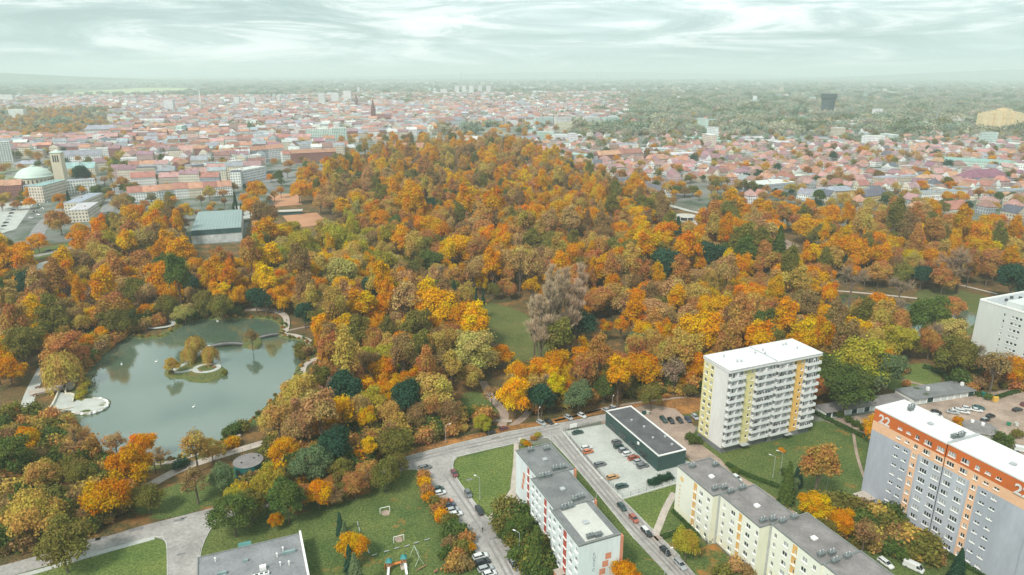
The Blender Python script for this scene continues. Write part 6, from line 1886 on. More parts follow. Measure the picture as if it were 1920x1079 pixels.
for row_ in LIST.replace('\n', '').split('|'):
    f = row_.split()
    if not f: continue
    x, y, w, c = float(f[0]), float(f[1]), float(f[2]), f[3]
    isl = 305 < x < 430 and 645 < y < 705 or 450 < x < 490 and 630 < y < 650
    tree_px(x, y, w, c, f[4] if len(f) > 4 else None, sz=tr2.uniform(0.92, 1.08), z0=0.85 if isl else 0.03)
# named ones
for x, y, s in ((1013, 702, 1.25), (1030, 690, 1.4), (1050, 674, 1.4), (1002, 686, 1.15), (1036, 655, 1.45), (1062, 648, 1.35), (1078, 664, 1.25), (1082, 640, 1.35)):
    tree('poplar', at(x, y, .03), 'V', s, 1.0)
for x, y, w in ((930, 500, 40), (950, 496, 40), (975, 502, 44), (1000, 505, 44), (1160, 510, 40), (885, 515, 36)):
    tree_px(x, y, w, 'P', 'thin', sz=1.45)
for x in (873, 884, 893, 906):
    tree_px(x, 556, 8.5, 'D', 'thuja', sz=1.35)
for x, y, w, k, c in ((637, 982, 17, 'thuja', 'D'), (646, 1000, 24, 'conifer', 'S'), (655, 1047, 26, 'conifer', 'D'), (666, 1078, 42, 'conifer', 'S'), (1005, 1032, 36, 'thuja', 'E'), (1497, 890, 22, 'conifer', 'D'), (1798, 1062, 34, 'conifer', 'D'), (1478, 905, 30, 'thuja', 'E'),
                      (438, 392, 8, 'thuja', 'D'), (444, 394, 8, 'thuja', 'D'), (452, 393, 8, 'thuja', 'D'), (440, 372, 8, 'thuja', 'D'), (152, 325, 30, 'ivy', 'D'), (128, 372, 10, 'thuja', 'D')):
    tree_px(x, y, w, c, k)
# birches with white stems by the path
for x, y in ((298, 850), (288, 862), (240, 845)):
    tree_px(x, y, 34, 'P', 'bare', sz=1.1)

# hedge of shrubs beside the playground street and round the blocks
HEDGE = '''
792 893 22 R|797 908 24 O|803 922 24 R|808 935 22 O|815 947 26 N|822 958 24 R|830 968 24 O|838 978 26 N|848 990 30 E|860 1000 30 E|872 1012 28 R|866 1028 30 N|858 1042 28 R|850 1058 30 R|870 1060 28 T|845 975 22 N|826 945 20 R|835 1002 24 E|842 1020 26 T|836 1040 24 E|880 1030 20 O|
1222 905 14 D|1230 902 14 D|1238 899 14 D|1246 897 14 D|1254 895 14 D|1366 940 30 E|1380 952 26 E|1395 948 24 E|1420 940 26 N|1440 950 30 E|1452 962 26 D|1405 965 24 E|1470 965 26 N|1500 1010 30 E|1520 1030 28 N|1540 985 24 R|1330 1010 16 D|1352 1075 30 N|1376 1062 30 P|1400 1072 26 T|
980 1010 26 E|965 1000 26 E|950 985 22 E|958 970 20 E|995 990 24 E|1012 1010 26 E|970 1040 30 E|985 1052 26 E|940 998 20 E|1000 1070 30 E|1020 1075 24 E|
1596 985 26 E|1612 1020 26 N|1570 940 24 E|1590 945 24 E|1550 1005 22 E|1470 885 14 E|1465 845 10 O|1380 885 12 E|
160 725 14 Y|155 735 14 Y|150 745 14 Y|163 716 14 L|185 660 16 L|176 672 16 R|200 650 18 R|222 632 20 R|232 622 20 R|250 615 18 E|256 605 18 E|300 600 20 R|340 600 18 E|365 592 20 E|380 588 20 L|400 585 18 N|430 582 20 E|445 585 18 E|560 655 22 N|575 660 22 T|566 668 18 N|590 645 16 N|320 700 10 N|420 700 10 N|
440 805 24 E|455 800 24 N|430 812 20 E|335 872 20 D|345 868 18 D|195 858 18 E|205 852 16 R|240 862 14 E|440 828 20 O|428 835 18 O|980 830 12 Y|988 833 12 O|1008 818 12 Y|1000 822 10 R|
1855 745 14 E|1700 720 14 R|1720 735 14 E|1735 745 14 E|1795 790 16 O|1804 800 16 O|1890 830 22 E|1870 820 20 E|1905 815 18 N|1300 828 16 E|1292 820 16 E|1310 826 14 E|
1450 795 14 E|1560 770 14 E|1575 778 14 E|1590 787 14 E|1605 795 14 E|1620 803 14 E|'''
for row_ in HEDGE.replace('\n', '').split('|'):
    f = row_.split()
    if f: tree_px(float(f[0]), float(f[1]), float(f[2]), f[3], 'shrub')

# ------------------------------------------------------------------ the rest of the wood: one mass
def inside(x, y, poly):
    r = False; n = len(poly)
    for i in range(n):
        x0, y0 = poly[i]; x1, y1 = poly[i - 1]
        if (y0 > y) != (y1 > y) and x < (x1 - x0) * (y - y0) / (y1 - y0) + x0: r = not r
    return r
NOT = [POND, [(860, 562), (905, 560), (990, 572), (1040, 610), (1035, 690), (1000, 745), (930, 745), (905, 700), (890, 640)],
       [(0, 1079), (0, 740), (40, 690), (170, 640), (240, 600), (560, 590), (600, 640), (610, 720), (560, 760), (500, 830), (560, 900), (640, 1079)],
       [(335, 385), (440, 380), (475, 395), (472, 522), (345, 525)], [(435, 345), (560, 345), (650, 430), (600, 478), (480, 478)],
       [(1140, 338), (1260, 360), (1260, 385), (1140, 365)], [(1245, 395), (1340, 400), (1350, 450), (1250, 450)],
       [(1430, 440), (1520, 445), (1545, 500), (1440, 545)], [(1550, 540), (1720, 545), (1860, 570), (1850, 650), (1560, 640)],
       [(1090, 600), (1175, 595), (1170, 715), (1095, 715)], [(1660, 680), (1790, 680), (1850, 760), (1640, 760)], [(850, 715), (960, 720), (960, 815), (850, 815)],
       [(1170, 740), (1330, 735), (1330, 800), (1170, 800)], [(0, 445), (215, 430), (215, 470), (150, 530), (40, 530), (0, 510)], [(1790, 540), (1920, 540), (1990, 760), (1790, 760)],
       [(640, 840), (1140, 760), (1140, 790), (640, 930)]]
PTS = []       # (x, y, z, form index, scale, zscale, colour)
def massadd(x, y, kind, sc, sz, col, z=0.0):
    PTS.append((x, y, z, tr2.choice(GNI[kind]), sc, sz, jit(TC[col][0] if isinstance(col, str) else col, tr2, 0.14)))
def forest_col(px, py, r):
    n = math.sin(px * 0.021 + 1.3) * math.cos(py * 0.037 + 0.4) + 0.6 * math.sin(px * 0.05 - py * 0.043)
    if 480 < px < 740 and 420 < py < 560: return r.choices('YLWONG', [4, 2, 3, 4, 1, 3])[0]
    if py < 345: return r.choices('ORWPGTNDL', [8, 5, 6, 4, 4, 3, 2, 1, 1])[0]
    if r.random() < .2: return r.choice('ORWGPTN')
    if n > 0.55: return r.choices('OGR', [6, 4, 1])[0]
    if n > 0.1: return r.choices('ORWG', [6, 4, 2, 1])[0]
    if -.45 < n <= -.1: return r.choices('WPTRN', [4, 4, 3, 3, 2])[0]
    if n < -0.45: return r.choices('NTEWROD', [3, 3, 1, 4, 4, 4, 1])[0]
    return r.choices('ORWPGNTLED', [9, 6, 6, 4, 4, 3, 3, 1, 1, 1])[0]
fr_ = random.Random(5)
GRIDC = {}
def near_ok(x, y, r, k=0.72):
    gx, gy = int(x // 20), int(y // 20)
    for i in (-1, 0, 1):
        for j in (-1, 0, 1):
            for a, b2, c in GRIDC.get((gx + i, gy + j), ()):
                if (a - x) ** 2 + (b2 - y) ** 2 < (k * (r + c)) ** 2: return False
    GRIDC.setdefault((gx, gy), []).append((x, y, r))
    return True
for a, b2, c in PLACED: GRIDC.setdefault((int(a // 20), int(b2 // 20)), []).append((a, b2, c))
PARK_IN = [(0, 760), (0, 500), (130, 478), (215, 455), (330, 440), (352, 480), (455, 475), (490, 430), (545, 360), (640, 325), (720, 290), (860, 268), (975, 284),
        (1060, 322), (1150, 362), (1290, 402), (1440, 425), (1600, 435), (1760, 445), (1960, 470), (1990, 700), (1840, 720), (1700, 735), (1540, 760), (1320, 760), (1130, 765), (1030, 790), (960, 800), (850, 825), (745, 850), (600, 900), (500, 830), (600, 760), (600, 640), (540, 585), (240, 600), (150, 690), (40, 760)]
n_f = 0
for k in range(60000):
    y = fr_.uniform(215, 1240); px0 = fr_.uniform(-40, 1960)
    x = (px0 - CX) / FOC * (y * CP + CAM_H * SP)
    px, py, dep = proj((x, y, 0))
    if not inside(px, py, PARK_IN): continue
    if any(inside(px, py, q) for q in NOT): continue
    R = fr_.choice((3.6, 4.4, 5.2, 5.8, 6.6, 7.8)) * fr_.uniform(.92, 1.08)
    if dep < 430: R = min(R, 5.6)
    if not near_ok(x, y, R, 0.64 if dep > 420 else 0.66): continue
    if not all(math.hypot(x - a, y - b2) > R * 0.5 + max(c * 0.8, d) for a, b2, c, d in base_h + HOUSES[-6:]): continue
    c = forest_col(px, py, fr_)
    kind = fr_.choices(['round', 'tall', 'thin', 'bare'], [5, 2.6, 4.0 if c in 'PTWR' else 1.8, 0.7])[0]
    if c == 'D': kind = fr_.choice(['ivy', 'conifer'])
    if kind == 'bare': c = fr_.choice('PB')
    p = GNP[GNI[kind][0]]
    sc = R / p[1] if kind not in ('conifer',) else R / p[1] * 0.6
    massadd(x, y, kind, sc, fr_.uniform(0.85, 1.2) * (6.0 / R) ** 0.5 * fr_.choice((0.85, 1.0, 1.0, 1.2)), c)
    n_f += 1
n_park = n_f
# undergrowth: bushes and saplings on the wooded banks
UNDER = [([(0, 1040), (0, 770), (60, 790), (130, 800), (200, 880), (250, 900), (240, 960), (150, 1010), (60, 1030)], 'ENTWRNE', 420), ([(430, 960), (480, 900), (560, 870), (700, 840), (740, 850), (600, 900), (500, 940)], 'ENTREON', 330),
         ([(490, 850), (560, 790), (700, 760), (860, 770), (930, 790), (850, 820), (700, 850), (560, 890)], 'NTERW', 260), ([(960, 700), (1130, 730), (1320, 720), (1310, 745), (1130, 755), (1000, 775)], 'NTWRE', 160),
         ([(150, 700), (240, 632), (330, 600), (460, 585), (460, 575), (300, 585), (200, 620), (130, 690)], 'NTRWE', 170), ([(1530, 740), (1660, 720), (1700, 700), (1680, 680), (1560, 700)], 'ENTR', 90), ([(1770, 690), (1920, 690), (1920, 730), (1800, 735)], 'NTER', 90),
         ([(1520, 960), (1620, 950), (1680, 990), (1780, 1060), (1640, 1040), (1560, 1000)], 'NETW', 90), ([(930, 985), (975, 960), (1010, 1010), (1040, 1079), (1000, 1079)], 'ENE', 60)]
for poly, cols, cnt in UNDER:
    x0, x1 = min(p[0] for p in poly), max(p[0] for p in poly); y0, y1 = min(p[1] for p in poly), max(p[1] for p in poly)
    k = 0
    for _ in range(cnt * 8):
        px, py = fr_.uniform(x0, x1), fr_.uniform(y0, y1)
        if not inside(px, py, poly) or inside(px, py, POND) or inside(px, py, [(425, 835), (505, 835), (515, 915), (430, 915)]): continue
        p = at(px, py)
        massadd(p.x, p.y, 'shrub', fr_.uniform(0.7, 2.3), fr_.uniform(.7, 1.3), fr_.choice(cols)); k += 1
        if k >= cnt: break
# reeds and low growth along the water's edge
for i in range(0, len(pond_w)):
    a, b2 = Vector(pond_w[i]), Vector(pond_w[(i + 1) % len(pond_w)])
    q = proj((a.x, a.y, 0))
    if 130 < q[0] < 212 and 740 < q[1] < 785: continue
    o = Vector(offset_loop(pond_w, 1.0)[i])
    for _ in range(max(1, int((b2 - a).length / 1.3))):
        p = a.lerp(b2, fr_.random()) + (o - a) * fr_.uniform(.1, 3.0)
        massadd(p.x, p.y, 'shrub', fr_.uniform(.22, .55), fr_.uniform(.7, 1.5), fr_.choice('NTWER'), z=.45)
n_park = len(PTS)
# street and garden trees among the houses
for k in range(14000):
    y = fr_.uniform(620, 3200); px0 = fr_.uniform(-40, 1960)
    x = (px0 - CX) / FOC * (y * CP + CAM_H * SP)
    px, py, dep = proj((x, y, 0))
    if inside(px, py, PARK_IN) or inside(px, py, PARK): continue
    if py > 445 or (px < 345 and py > 400): continue
    left_wood = px < 245 and 204 < py < 268
    avenue = 205 < px < 255 and 262 < py < 340
    right_v = px > 1050 and 285 < py < 450
    right_w = px > 1080 and 196 < py < 285
    pr = 0.9 if left_wood else 0.8 if avenue else 0.42 if right_v else 0.7 if right_w else 0.34
    if fr_.random() > pr: continue
    R = fr_.uniform(4, 6.5)
    if not near_ok(x, y, R, 0.6 if left_wood or right_w or avenue else 0.68 if right_v else 0.85): continue
    if not all(math.hypot(x - a, y - b2) > R * 0.6 + max(c * 0.6, d) for a, b2, c, d in HOUSES): continue
    if left_wood: c = fr_.choices('OPTWRND', [4, 4, 4, 3, 3, 2, 1])[0]
    elif avenue: c = fr_.choices('NYEW', [3, 2, 2, 2])[0]
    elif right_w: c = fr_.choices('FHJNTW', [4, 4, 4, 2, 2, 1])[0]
    else: c = fr_.choices('OWRTPNED', [4, 4, 3, 3, 3, 3, 2, 1])[0]
    massadd(x, y, 'far' if dep > 900 else fr_.choice(['round', 'thin']), R / 6.0, fr_.uniform(0.8, 1.1), c)
n_town = len(PTS) - n_park
# woods and hedgerows out to the horizon
for k in range(12500):
    y = math.exp(fr_.uniform(math.log(1500), math.log(14000))); px0 = fr_.uniform(-60, 1980)
    x = (px0 - CX) / FOC * (y * CP + CAM_H * SP)
    px, py, dep = proj((x, y, 0))
    if px < 1080 and py > (198 if px > 560 else 186) and fr_.random() < 0.93: continue
    nz = math.sin(x * 0.0016 + 1) * math.cos(y * 0.0011 + 2) + 0.7 * math.sin(x * 0.0041 - y * 0.0023) + 0.4 * math.sin(x * 0.009 + y * 0.004)
    if nz < -0.15 and fr_.random() < 0.7: continue
    if inside(px, py, [(100, 178), (100, 171), (250, 163), (375, 166), (375, 171), (250, 176)]): continue
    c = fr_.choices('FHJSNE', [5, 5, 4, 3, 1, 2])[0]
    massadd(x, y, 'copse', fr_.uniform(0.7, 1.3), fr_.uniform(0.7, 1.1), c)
print('mass trees', n_park, n_town, len(PTS))

def mass_object(pts, name, label):
    n = len(pts)
    me = bpy.data.meshes.new(name)
    me.vertices.add(n)
    me.vertices.foreach_set('co', np.array([p[:3] for p in pts], dtype=np.float32).ravel())
    a = me.attributes.new('form', 'INT', 'POINT'); a.data.foreach_set('value', np.array([p[3] for p in pts], dtype=np.int32))
    a = me.attributes.new('size', 'FLOAT_VECTOR', 'POINT'); a.data.foreach_set('vector', np.array([(p[4], p[4], p[4] * p[5]) for p in pts], dtype=np.float32).ravel())
    a = me.attributes.new('turn', 'FLOAT_VECTOR', 'POINT'); a.data.foreach_set('vector', np.array([(0, 0, tr2.uniform(0, 6.28)) for p in pts], dtype=np.float32).ravel())
    a = me.attributes.new('tint', 'FLOAT_COLOR', 'POINT'); a.data.foreach_set('color', np.array([(*p[6], 1.0) for p in pts], dtype=np.float32).ravel())
    o = link(name, me)
    ng = bpy.data.node_groups.new(name, 'GeometryNodeTree')
    ng.interface.new_socket('Geometry', in_out='INPUT', socket_type='NodeSocketGeometry')
    ng.interface.new_socket('Geometry', in_out='OUTPUT', socket_type='NodeSocketGeometry')
    N = ng.nodes.new; LK = ng.links.new
    gi, go = N('NodeGroupInput'), N('NodeGroupOutput')
    ci = N('GeometryNodeCollectionInfo'); ci.inputs['Collection'].default_value = FORMS
    ci.inputs['Separate Children'].default_value = True; ci.inputs['Reset Children'].default_value = True
    ip = N('GeometryNodeInstanceOnPoints'); ip.inputs['Pick Instance'].default_value = True
    def attr(nm, t):
        q = N('GeometryNodeInputNamedAttribute'); q.data_type = t; q.inputs['Name'].default_value = nm; return q.outputs['Attribute']
    LK(gi.outputs[0], ip.inputs['Points']); LK(ci.outputs[0], ip.inputs['Instance'])
    LK(attr('form', 'INT'), ip.inputs['Instance Index']); LK(attr('size', 'FLOAT_VECTOR'), ip.inputs['Scale'])
    e2r = N('FunctionNodeEulerToRotation'); LK(attr('turn', 'FLOAT_VECTOR'), e2r.inputs[0]); LK(e2r.outputs[0], ip.inputs['Rotation'])
    LK(ip.outputs[0], go.inputs[0])
    md = o.modifiers.new('scatter', 'NODES'); md.node_group = ng
    tag(o, label, 'trees', kind='stuff')
    return o
FORMS = bpy.data.collections.new('tree_forms')          # forms only, not placed in the scene
for i, (me, R, Ht) in enumerate(GNP):
    FORMS.objects.link(bpy.data.objects.new('form_%03d' % i, me))
mass_object(PTS[:n_park], 'woodland', 'dense autumn wood filling the park between the named trees')
mass_object(PTS[n_park:n_park + n_town], 'garden_trees', 'scattered street and garden trees among the town roofs')
mass_object(PTS[n_park + n_town:], 'far_woods', 'distant woods and hedgerows running to the hazy horizon')
# ------------------------------------------------------------------ vehicles
M_PAINT = objcol('car_paint', 0.28, 0.5, coat=0.5)
M_CGLASS = pm('car_glass', (0.02, 0.03, 0.035), 0.08, 0.1, 1.0, spec=0.7)
M_TYRE = pm('tyre_rubber', (0.02, 0.02, 0.022), 0.9, 0.1, 1.0)
M_RIM = pm('alloy_rim', (0.45, 0.46, 0.47), 0.4, 0.05, 1.0, metal=0.6)
M_HEADL = pm('lamp_clear', (0.75, 0.77, 0.78), 0.15, 0.05, 1.0, spec=0.6)
M_TAILL = pm('lamp_red', (0.35, 0.02, 0.02), 0.25, 0.05, 1.0)
M_TRIM = pm('plastic_trim', (0.03, 0.03, 0.03), 0.7, 0.1, 1.0)
def loft(rings, mi=0, cap=True):
    b = MB(); n = len(rings[0])
    for r0, r1 in zip(rings, rings[1:]):
        for i in range(n):
            j = (i + 1) % n
            b.poly([r0[i], r0[j], r1[j], r1[i]], mi)
    if cap:
        b.poly(list(reversed(rings[0])), mi); b.poly(rings[-1], mi)
    return b
def car_meshes(kind):
    W = 0.88
    if kind == 'van':
        Lc, hood, roofz, belt = 2.6, 1.15, 2.1, 1.2
        st = [(-2.6, .80, 1.1), (-2.5, .86, 1.18), (1.2, W, 1.2), (1.9, W, 1.15), (2.45, .82, 0.95), (2.6, .70, 0.75)]
        cab = [(-2.55, 1.9), (-2.45, 1.2)]
    elif kind == 'sedan':
        Lc, roofz = 2.25, 1.42
        st = [(-2.25, .70, .82), (-2.12, .82, .95), (-1.3, W, .98), (0.7, W, .96), (1.5, .87, .88), (2.1, .80, .76), (2.25, .66, .62)]
    elif kind == 'estate':
        Lc, roofz = 2.25, 1.48
        st = [(-2.25, .74, .90), (-2.15, .84, .98), (-1.2, W, .99), (0.7, W, .97), (1.5, .87, .90), (2.1, .80, .78), (2.25, .66, .64)]
    else:
        Lc, roofz = 1.98, 1.48
        st = [(-1.98, .74, .88), (-1.88, .82, .97), (-1.0, W, .98), (0.6, W, .96), (1.3, .86, .90), (1.82, .78, .76), (1.98, .64, .62)]
    rings = []
    for x, w, z in st:
        rings.append([(x, -w * .92, .24), (x, w * .92, .24), (x, w, .42), (x, w * .98, z * .82), (x, w * .86, z), (x, -w * .86, z), (x, -w * .98, z * .82), (x, -w, .42)])
    body = loft(rings)
    cabp = {'sedan': ((-1.65, 1.15), (-1.0, .35)), 'estate': ((-2.15, 1.15), (-1.85, .35)), 'hatch': ((-1.85, 1.05), (-1.45, .3)), 'van': ((-2.52, 2.15), (-2.45, 1.35))}[kind]
    (b0, b1), (t0, t1) = cabp
    zb = 0.94 if kind != 'van' else 1.16
    wb, wt = .78, .62
    if kind == 'van': wb, wt = .84, .76
    g = MB()
    B = [(b0, -wb, zb), (b1, -wb, zb), (b1, wb, zb), (b0, wb, zb)]; T = [(t0, -wt, roofz - .05), (t1, -wt, roofz - .05), (t1, wt, roofz - .05), (t0, wt, roofz - .05)]
    for i in range(4):
        j = (i + 1) % 4; g.poly([B[i], B[j], T[j], T[i]])
    r = MB()
    R0 = [(t0 - .06, -wt - .03, roofz - .07), (t1 + .06, -wt - .03, roofz - .07), (t1 + .06, wt + .03, roofz - .07), (t0 - .06, wt + .03, roofz - .07)]
    R1 = [(t0 + .05, -wt + .06, roofz), (t1 - .1, -wt + .06, roofz), (t1 - .1, wt - .06, roofz), (t0 + .05, wt - .06, roofz)]
    for i in range(4):
        j = (i + 1) % 4; r.poly([R0[i], R0[j], R1[j], R1[i]])
    r.poly(R1)
    # pillars
    for s in (-1, 1):
        for xb, xt in ((b0 + .05, t0 + .05), (b1 - .03, t1 - .03), ((b0 + b1) / 2, (t0 + t1) / 2)):
            r.bar((xb, s * (wb + .005), zb), (xt, s * (wt + .005), roofz - .05), .045, 0, 4)
    if kind == 'van':    # closed load space
        r.box((-0.75, 0.80, 1.62), (3.2, .10, .84)); r.box((-0.75, -0.80, 1.62), (3.2, .10, .84))
    w = MB(); w.cyl((0, -.11, 0), .31, .22, 0, 14, axis=(0, 1, 0)); w.cyl((0, .112, 0), .19, .012, 1, 10, axis=(0, 1, 0)); w.cyl((0, -.124, 0), .19, .012, 1, 10, axis=(0, 1, 0))
    hl = MB(); hl.box((0, 0, 0), (.16, .32, .14)); tl = MB(); tl.box((0, 0, 0), (.08, .22, .26))
    return dict(body=body.mesh('body', [M_PAINT]), glass=g.mesh('windows', [M_CGLASS]), roof=r.mesh('roof', [M_PAINT]), wheel=w.mesh('wheel', [M_TYRE, M_RIM]),
                hl=hl.mesh('headlight', [M_HEADL]), tl=tl.mesh('tail_light', [M_TAILL]), L=Lc)
CARM = {k: car_meshes(k) for k in ('hatch', 'sedan', 'estate', 'van')}
CCOL = {'white': (0.62, 0.63, 0.63), 'silver': (0.36, 0.38, 0.39), 'grey': (0.14, 0.15, 0.16), 'black': (0.014, 0.016, 0.018), 'dark green': (0.02, 0.055, 0.05), 'teal': (0.02, 0.10, 0.10), 'orange': (0.55, 0.16, 0.06), 'rust orange': (0.34, 0.09, 0.05), 'gold': (0.48, 0.26, 0.10), 'maroon': (0.16, 0.035, 0.035), 'dark blue': (0.035, 0.05, 0.085), 'red': (0.4, 0.04, 0.04), 'blue': (0.05, 0.12, 0.30)}
cr_ = random.Random(3)
def car(p, rz, col, kind='hatch', roof=None, z=0.10, group='parked cars', parts=True):
    m = CARM[kind]
    root = empty('van' if kind == 'van' else 'car', (p.x, p.y, z), rz)
    o = link('body', m['body'], root); o.color = rgba(CCOL[col])
    link('windows', m['glass'], root)
    o = link('roof', m['roof'], root); o.color = rgba(CCOL[roof or col])
    if parts:
        for x in (-m['L'] * .60, m['L'] * .60):
            for y in (-.78, .78): link('wheel', m['wheel'], root, (x, y, .31))
        for y in (-.55, .55):
            link('headlight', m['hl'], root, (m['L'] - .17, y, .66 if kind != 'van' else .85)); link('tail_light', m['tl'], root, (-m['L'] + .05, y * 1.15, .74))
    noun = {'hatch': 'hatchback', 'sedan': 'saloon car', 'estate': 'estate car', 'van': 'panel van'}[kind]
    auto(root, '%s %s%s' % (col, noun, ' with %s roof' % roof if roof and roof != col else ''), (p.x, p.y, 1), 'van' if kind == 'van' else 'car', group)
    return root
def dirpx(a, b2):
    p, q = at(*a), at(*b2)
    return math.atan2(q.y - p.y, q.x - p.x)
A_U, A_V = ANG, ANG - math.pi / 2
CARS = [(797, 880, A_U, 'grey', 'estate'), (821, 920, A_U, 'dark green', 'hatch'), (825, 928, A_U, 'white', 'hatch'), (838, 944, A_U, 'orange', 'hatch'), (841, 951, A_U, 'dark blue', 'sedan'), (849, 960, A_U, 'silver', 'hatch'), (854, 968, A_U, 'white', 'estate'),
        (852, 891, A_V, 'maroon', 'hatch'), (878, 929, A_V, 'grey', 'hatch'), (899, 961, A_V, 'black', 'estate'), (963, 1060, A_V, 'black', 'hatch', 'silver'),
        (901, 1047, A_U, 'white', 'estate'), (905, 1058, A_U, 'black', 'estate'), (911, 1070, A_U, 'silver', 'estate'), (918, 1080, A_U, 'white', 'hatch'),
        (1083, 814, A_U, 'dark green', 'sedan'), (1100, 843, A_U, 'white', 'estate'), (1103, 850, A_U, 'orange', 'hatch'), (1125, 874, A_U, 'grey', 'estate'), (1149, 898, A_U, 'gold', 'estate'), (1166, 915, A_U, 'dark green', 'estate'),
        (1156, 832, A_U, 'grey', 'hatch'), (1160, 840, A_U, 'dark green', 'hatch'), (1169, 847, A_U, 'grey', 'hatch', 'silver'), (1178, 854, A_U, 'white', 'estate'), (1188, 862, A_U, 'rust orange', 'estate'), (1197, 869, A_U, 'silver', 'hatch'), (1205, 877, A_U, 'grey', 'estate'),
        (1138, 773, A_V + .2, 'silver', 'hatch'), (1151, 769, A_V + .2, 'grey', 'estate', 'silver'), (1091, 782, A_V + .3, 'white', 'hatch'), (1066, 786, A_V + .3, 'silver', 'hatch'), (1015, 796, A_V + .3, 'silver', 'estate'), (1029, 794, A_V + .3, 'black', 'hatch'),
        (1244, 790, A_V - .15, 'dark green', 'estate'), (1258, 792, A_V - .15, 'black', 'hatch'), (1274, 791, A_V - .15, 'black', 'hatch'), (1290, 790, A_V - .15, 'dark blue', 'hatch'), (1303, 785, A_V - .15, 'silver', 'hatch'),
        (1166, 954, A_V, 'dark green', 'hatch'), (1188, 976, A_V, 'rust orange', 'hatch'), (1212, 1001, A_V, 'black', 'estate', 'white'), (1247, 1037, A_V, 'black', 'hatch'), (1275, 1062, A_V, 'silver', 'estate'),
        (920, 814, dirpx((900, 830), (960, 815)), 'black', 'hatch'), (945, 807, dirpx((900, 830), (960, 815)), 'maroon', 'hatch'),
        (1755, 776, -.45, 'black', 'hatch'), (1757, 783, -.45, 'white', 'hatch'), (1786, 776, -.45, 'silver', 'sedan'), (1796, 772, -.45, 'white', 'sedan'), (1806, 775, -.45, 'white', 'estate'), (1813, 769, -.45, 'white', 'hatch'), (1830, 772, -.45, 'white', 'sedan'), (1834, 767, -.45, 'teal', 'sedan'),
        (1847, 790, .35, 'black', 'hatch', 'silver'), (1857, 783, .35, 'black', 'hatch'), (1907, 771, .3, 'black', 'sedan'), (1921, 761, .3, 'maroon', 'hatch'), (1917, 848, -.5, 'white', 'van'),
        (1660, 1060, A_V, 'white', 'estate'), (1712, 1068, A_V + .35, 'white', 'van'), (1381, 900, A_V, 'white', 'hatch'),
        (447, 405, .1, 'white', 'sedan'), (450, 411, .1, 'silver', 'sedan'), (446, 400, .1, 'white', 'hatch'), (473, 408, .1, 'grey', 'hatch'), (92, 471, dirpx((60, 482), (140, 463)), 'black', 'sedan'),
        (55, 470, dirpx((60, 482), (140, 463)), 'white', 'van'), (209, 347, A_V, 'white', 'hatch'), (228, 343, A_V, 'grey', 'hatch'), (207, 408, A_V, 'white', 'hatch'), (203, 400, A_V, 'black', 'hatch')]
for c in CARS:
    hz = [k for k in c if isinstance(k, str)]
    p = at(c[0], c[1])
    car(p, c[2], hz[0], hz[1], hz[2] if len(hz) > 2 else None, z=0.12)
for i in range(9):
    p = at(4 + i * 3.6, 431 - i * 6.0)
    car(p, .75, cr_.choice(['teal', 'white', 'silver', 'dark blue', 'black', 'white']), 'sedan', z=0.11, parts=False)
for i in range(6):
    p = at(58 + (i % 2) * 10 + i * 4, 410 - i * 6); car(p, .05, cr_.choice(['white', 'teal', 'silver', 'black']), 'hatch', z=0.11, parts=False)
for i in range(7):
    p = at(145 + i * 4.5, 382 - i * 4.2); car(p, .1, cr_.choice(['grey', 'white', 'silver', 'maroon']), 'hatch', z=0.11, parts=False)

# ------------------------------------------------------------------ street furniture
def lamp_post(p, h, a, label):
    root = empty('street_lamp', p); tag(root, label, 'street lamp', 'street lamps of the estate')
    b = MB(); b.cyl((0, 0, 0), .14, 1.0, 0, 8); b.cyl((0, 0, 1.0), .09, h - 1.0, 0, 8, .06); b.build('pole', [M_METAL], root)
    b = MB(); b.bar((0, 0, h), (1.4 * math.cos(a), 1.4 * math.sin(a), h + .25), .05); b.build('arm', [M_METAL], root)
    b = MB(); b.box((1.75 * math.cos(a), 1.75 * math.sin(a), h + .27), (.8, .3, .16), 0, rz=a); b.build('lamp_head', [M_WHITE], root)
for x, y, h, a, l in ((900, 937, 8, 2.6, 'on the lawn left of the red-striped block'), (974, 1045, 8, 2.6, 'beside the columnar thuja by the red-striped block'), (1118, 936, 7, .4, 'on the street between white block and parking lot'), (1034, 830, 7, .4, 'at the back corner of the red-striped block'),
                      (1245, 1085, 9, .4, 'at the bottom edge by the silver estate car'), (1548, 926, 8, 2.6, 'beside the rust coloured tree in front of block 22'), (1463, 888, 8, 2.6, 'on the lawn between tower and spruce'), (1449, 896, 8, 2.6, 'on the lawn left of the spruce'),
                      (1009, 795, 6, 1.2, 'by the parked silver car at the wood edge'), (1147, 772, 6, 1.2, 'behind the dark green hall'), (836, 830, 7, .4, 'on the verge of the upper street')):
    lamp_post(at(x, y, .05), h, a, 'grey street lamp ' + l)
def fence(pts, label, h=1.7, step=3.0, rails=3):
    root = empty('fence', pts[0]); tag(root, label, 'fence')
    inv = -Vector(pts[0])
    for a, b2 in zip(pts, pts[1:]):
        n = max(1, int((b2 - a).length / step))
        for i in range(n):
            p = a.lerp(b2, i / n) + inv
            m = MB(); m.cyl(p, .05, h, 0, 6); m.build('post', [M_DARKMET], root)
        for k in range(rails):
            m = MB(); z = UP * (h * (k + 1) / rails - .06); m.bar(a + z + inv, b2 + z + inv, .022, 0, 4); m.build('rail', [M_DARKMET], root)
fence([UV(107.6, -206.6, .1), UV(105.9, -185, .4), UV(105.6, -161, .4), UV(127, -161.7, .4)], 'thin wire fence on posts round the concrete parking lot')
fence([UV(108.6, -207.0, .1), UV(116, -206.9, .1), UV(124.8, -206.2, .1)], 'dark bar fence along the back of the parking lot', 1.5, 1.2, 2)
fence([at(404, 862, .1), at(440, 851, .1), at(470, 841, .1), at(490, 835, .1)], 'row of short posts along the pond path by the kiosk', 1.1, 2.4, 1)
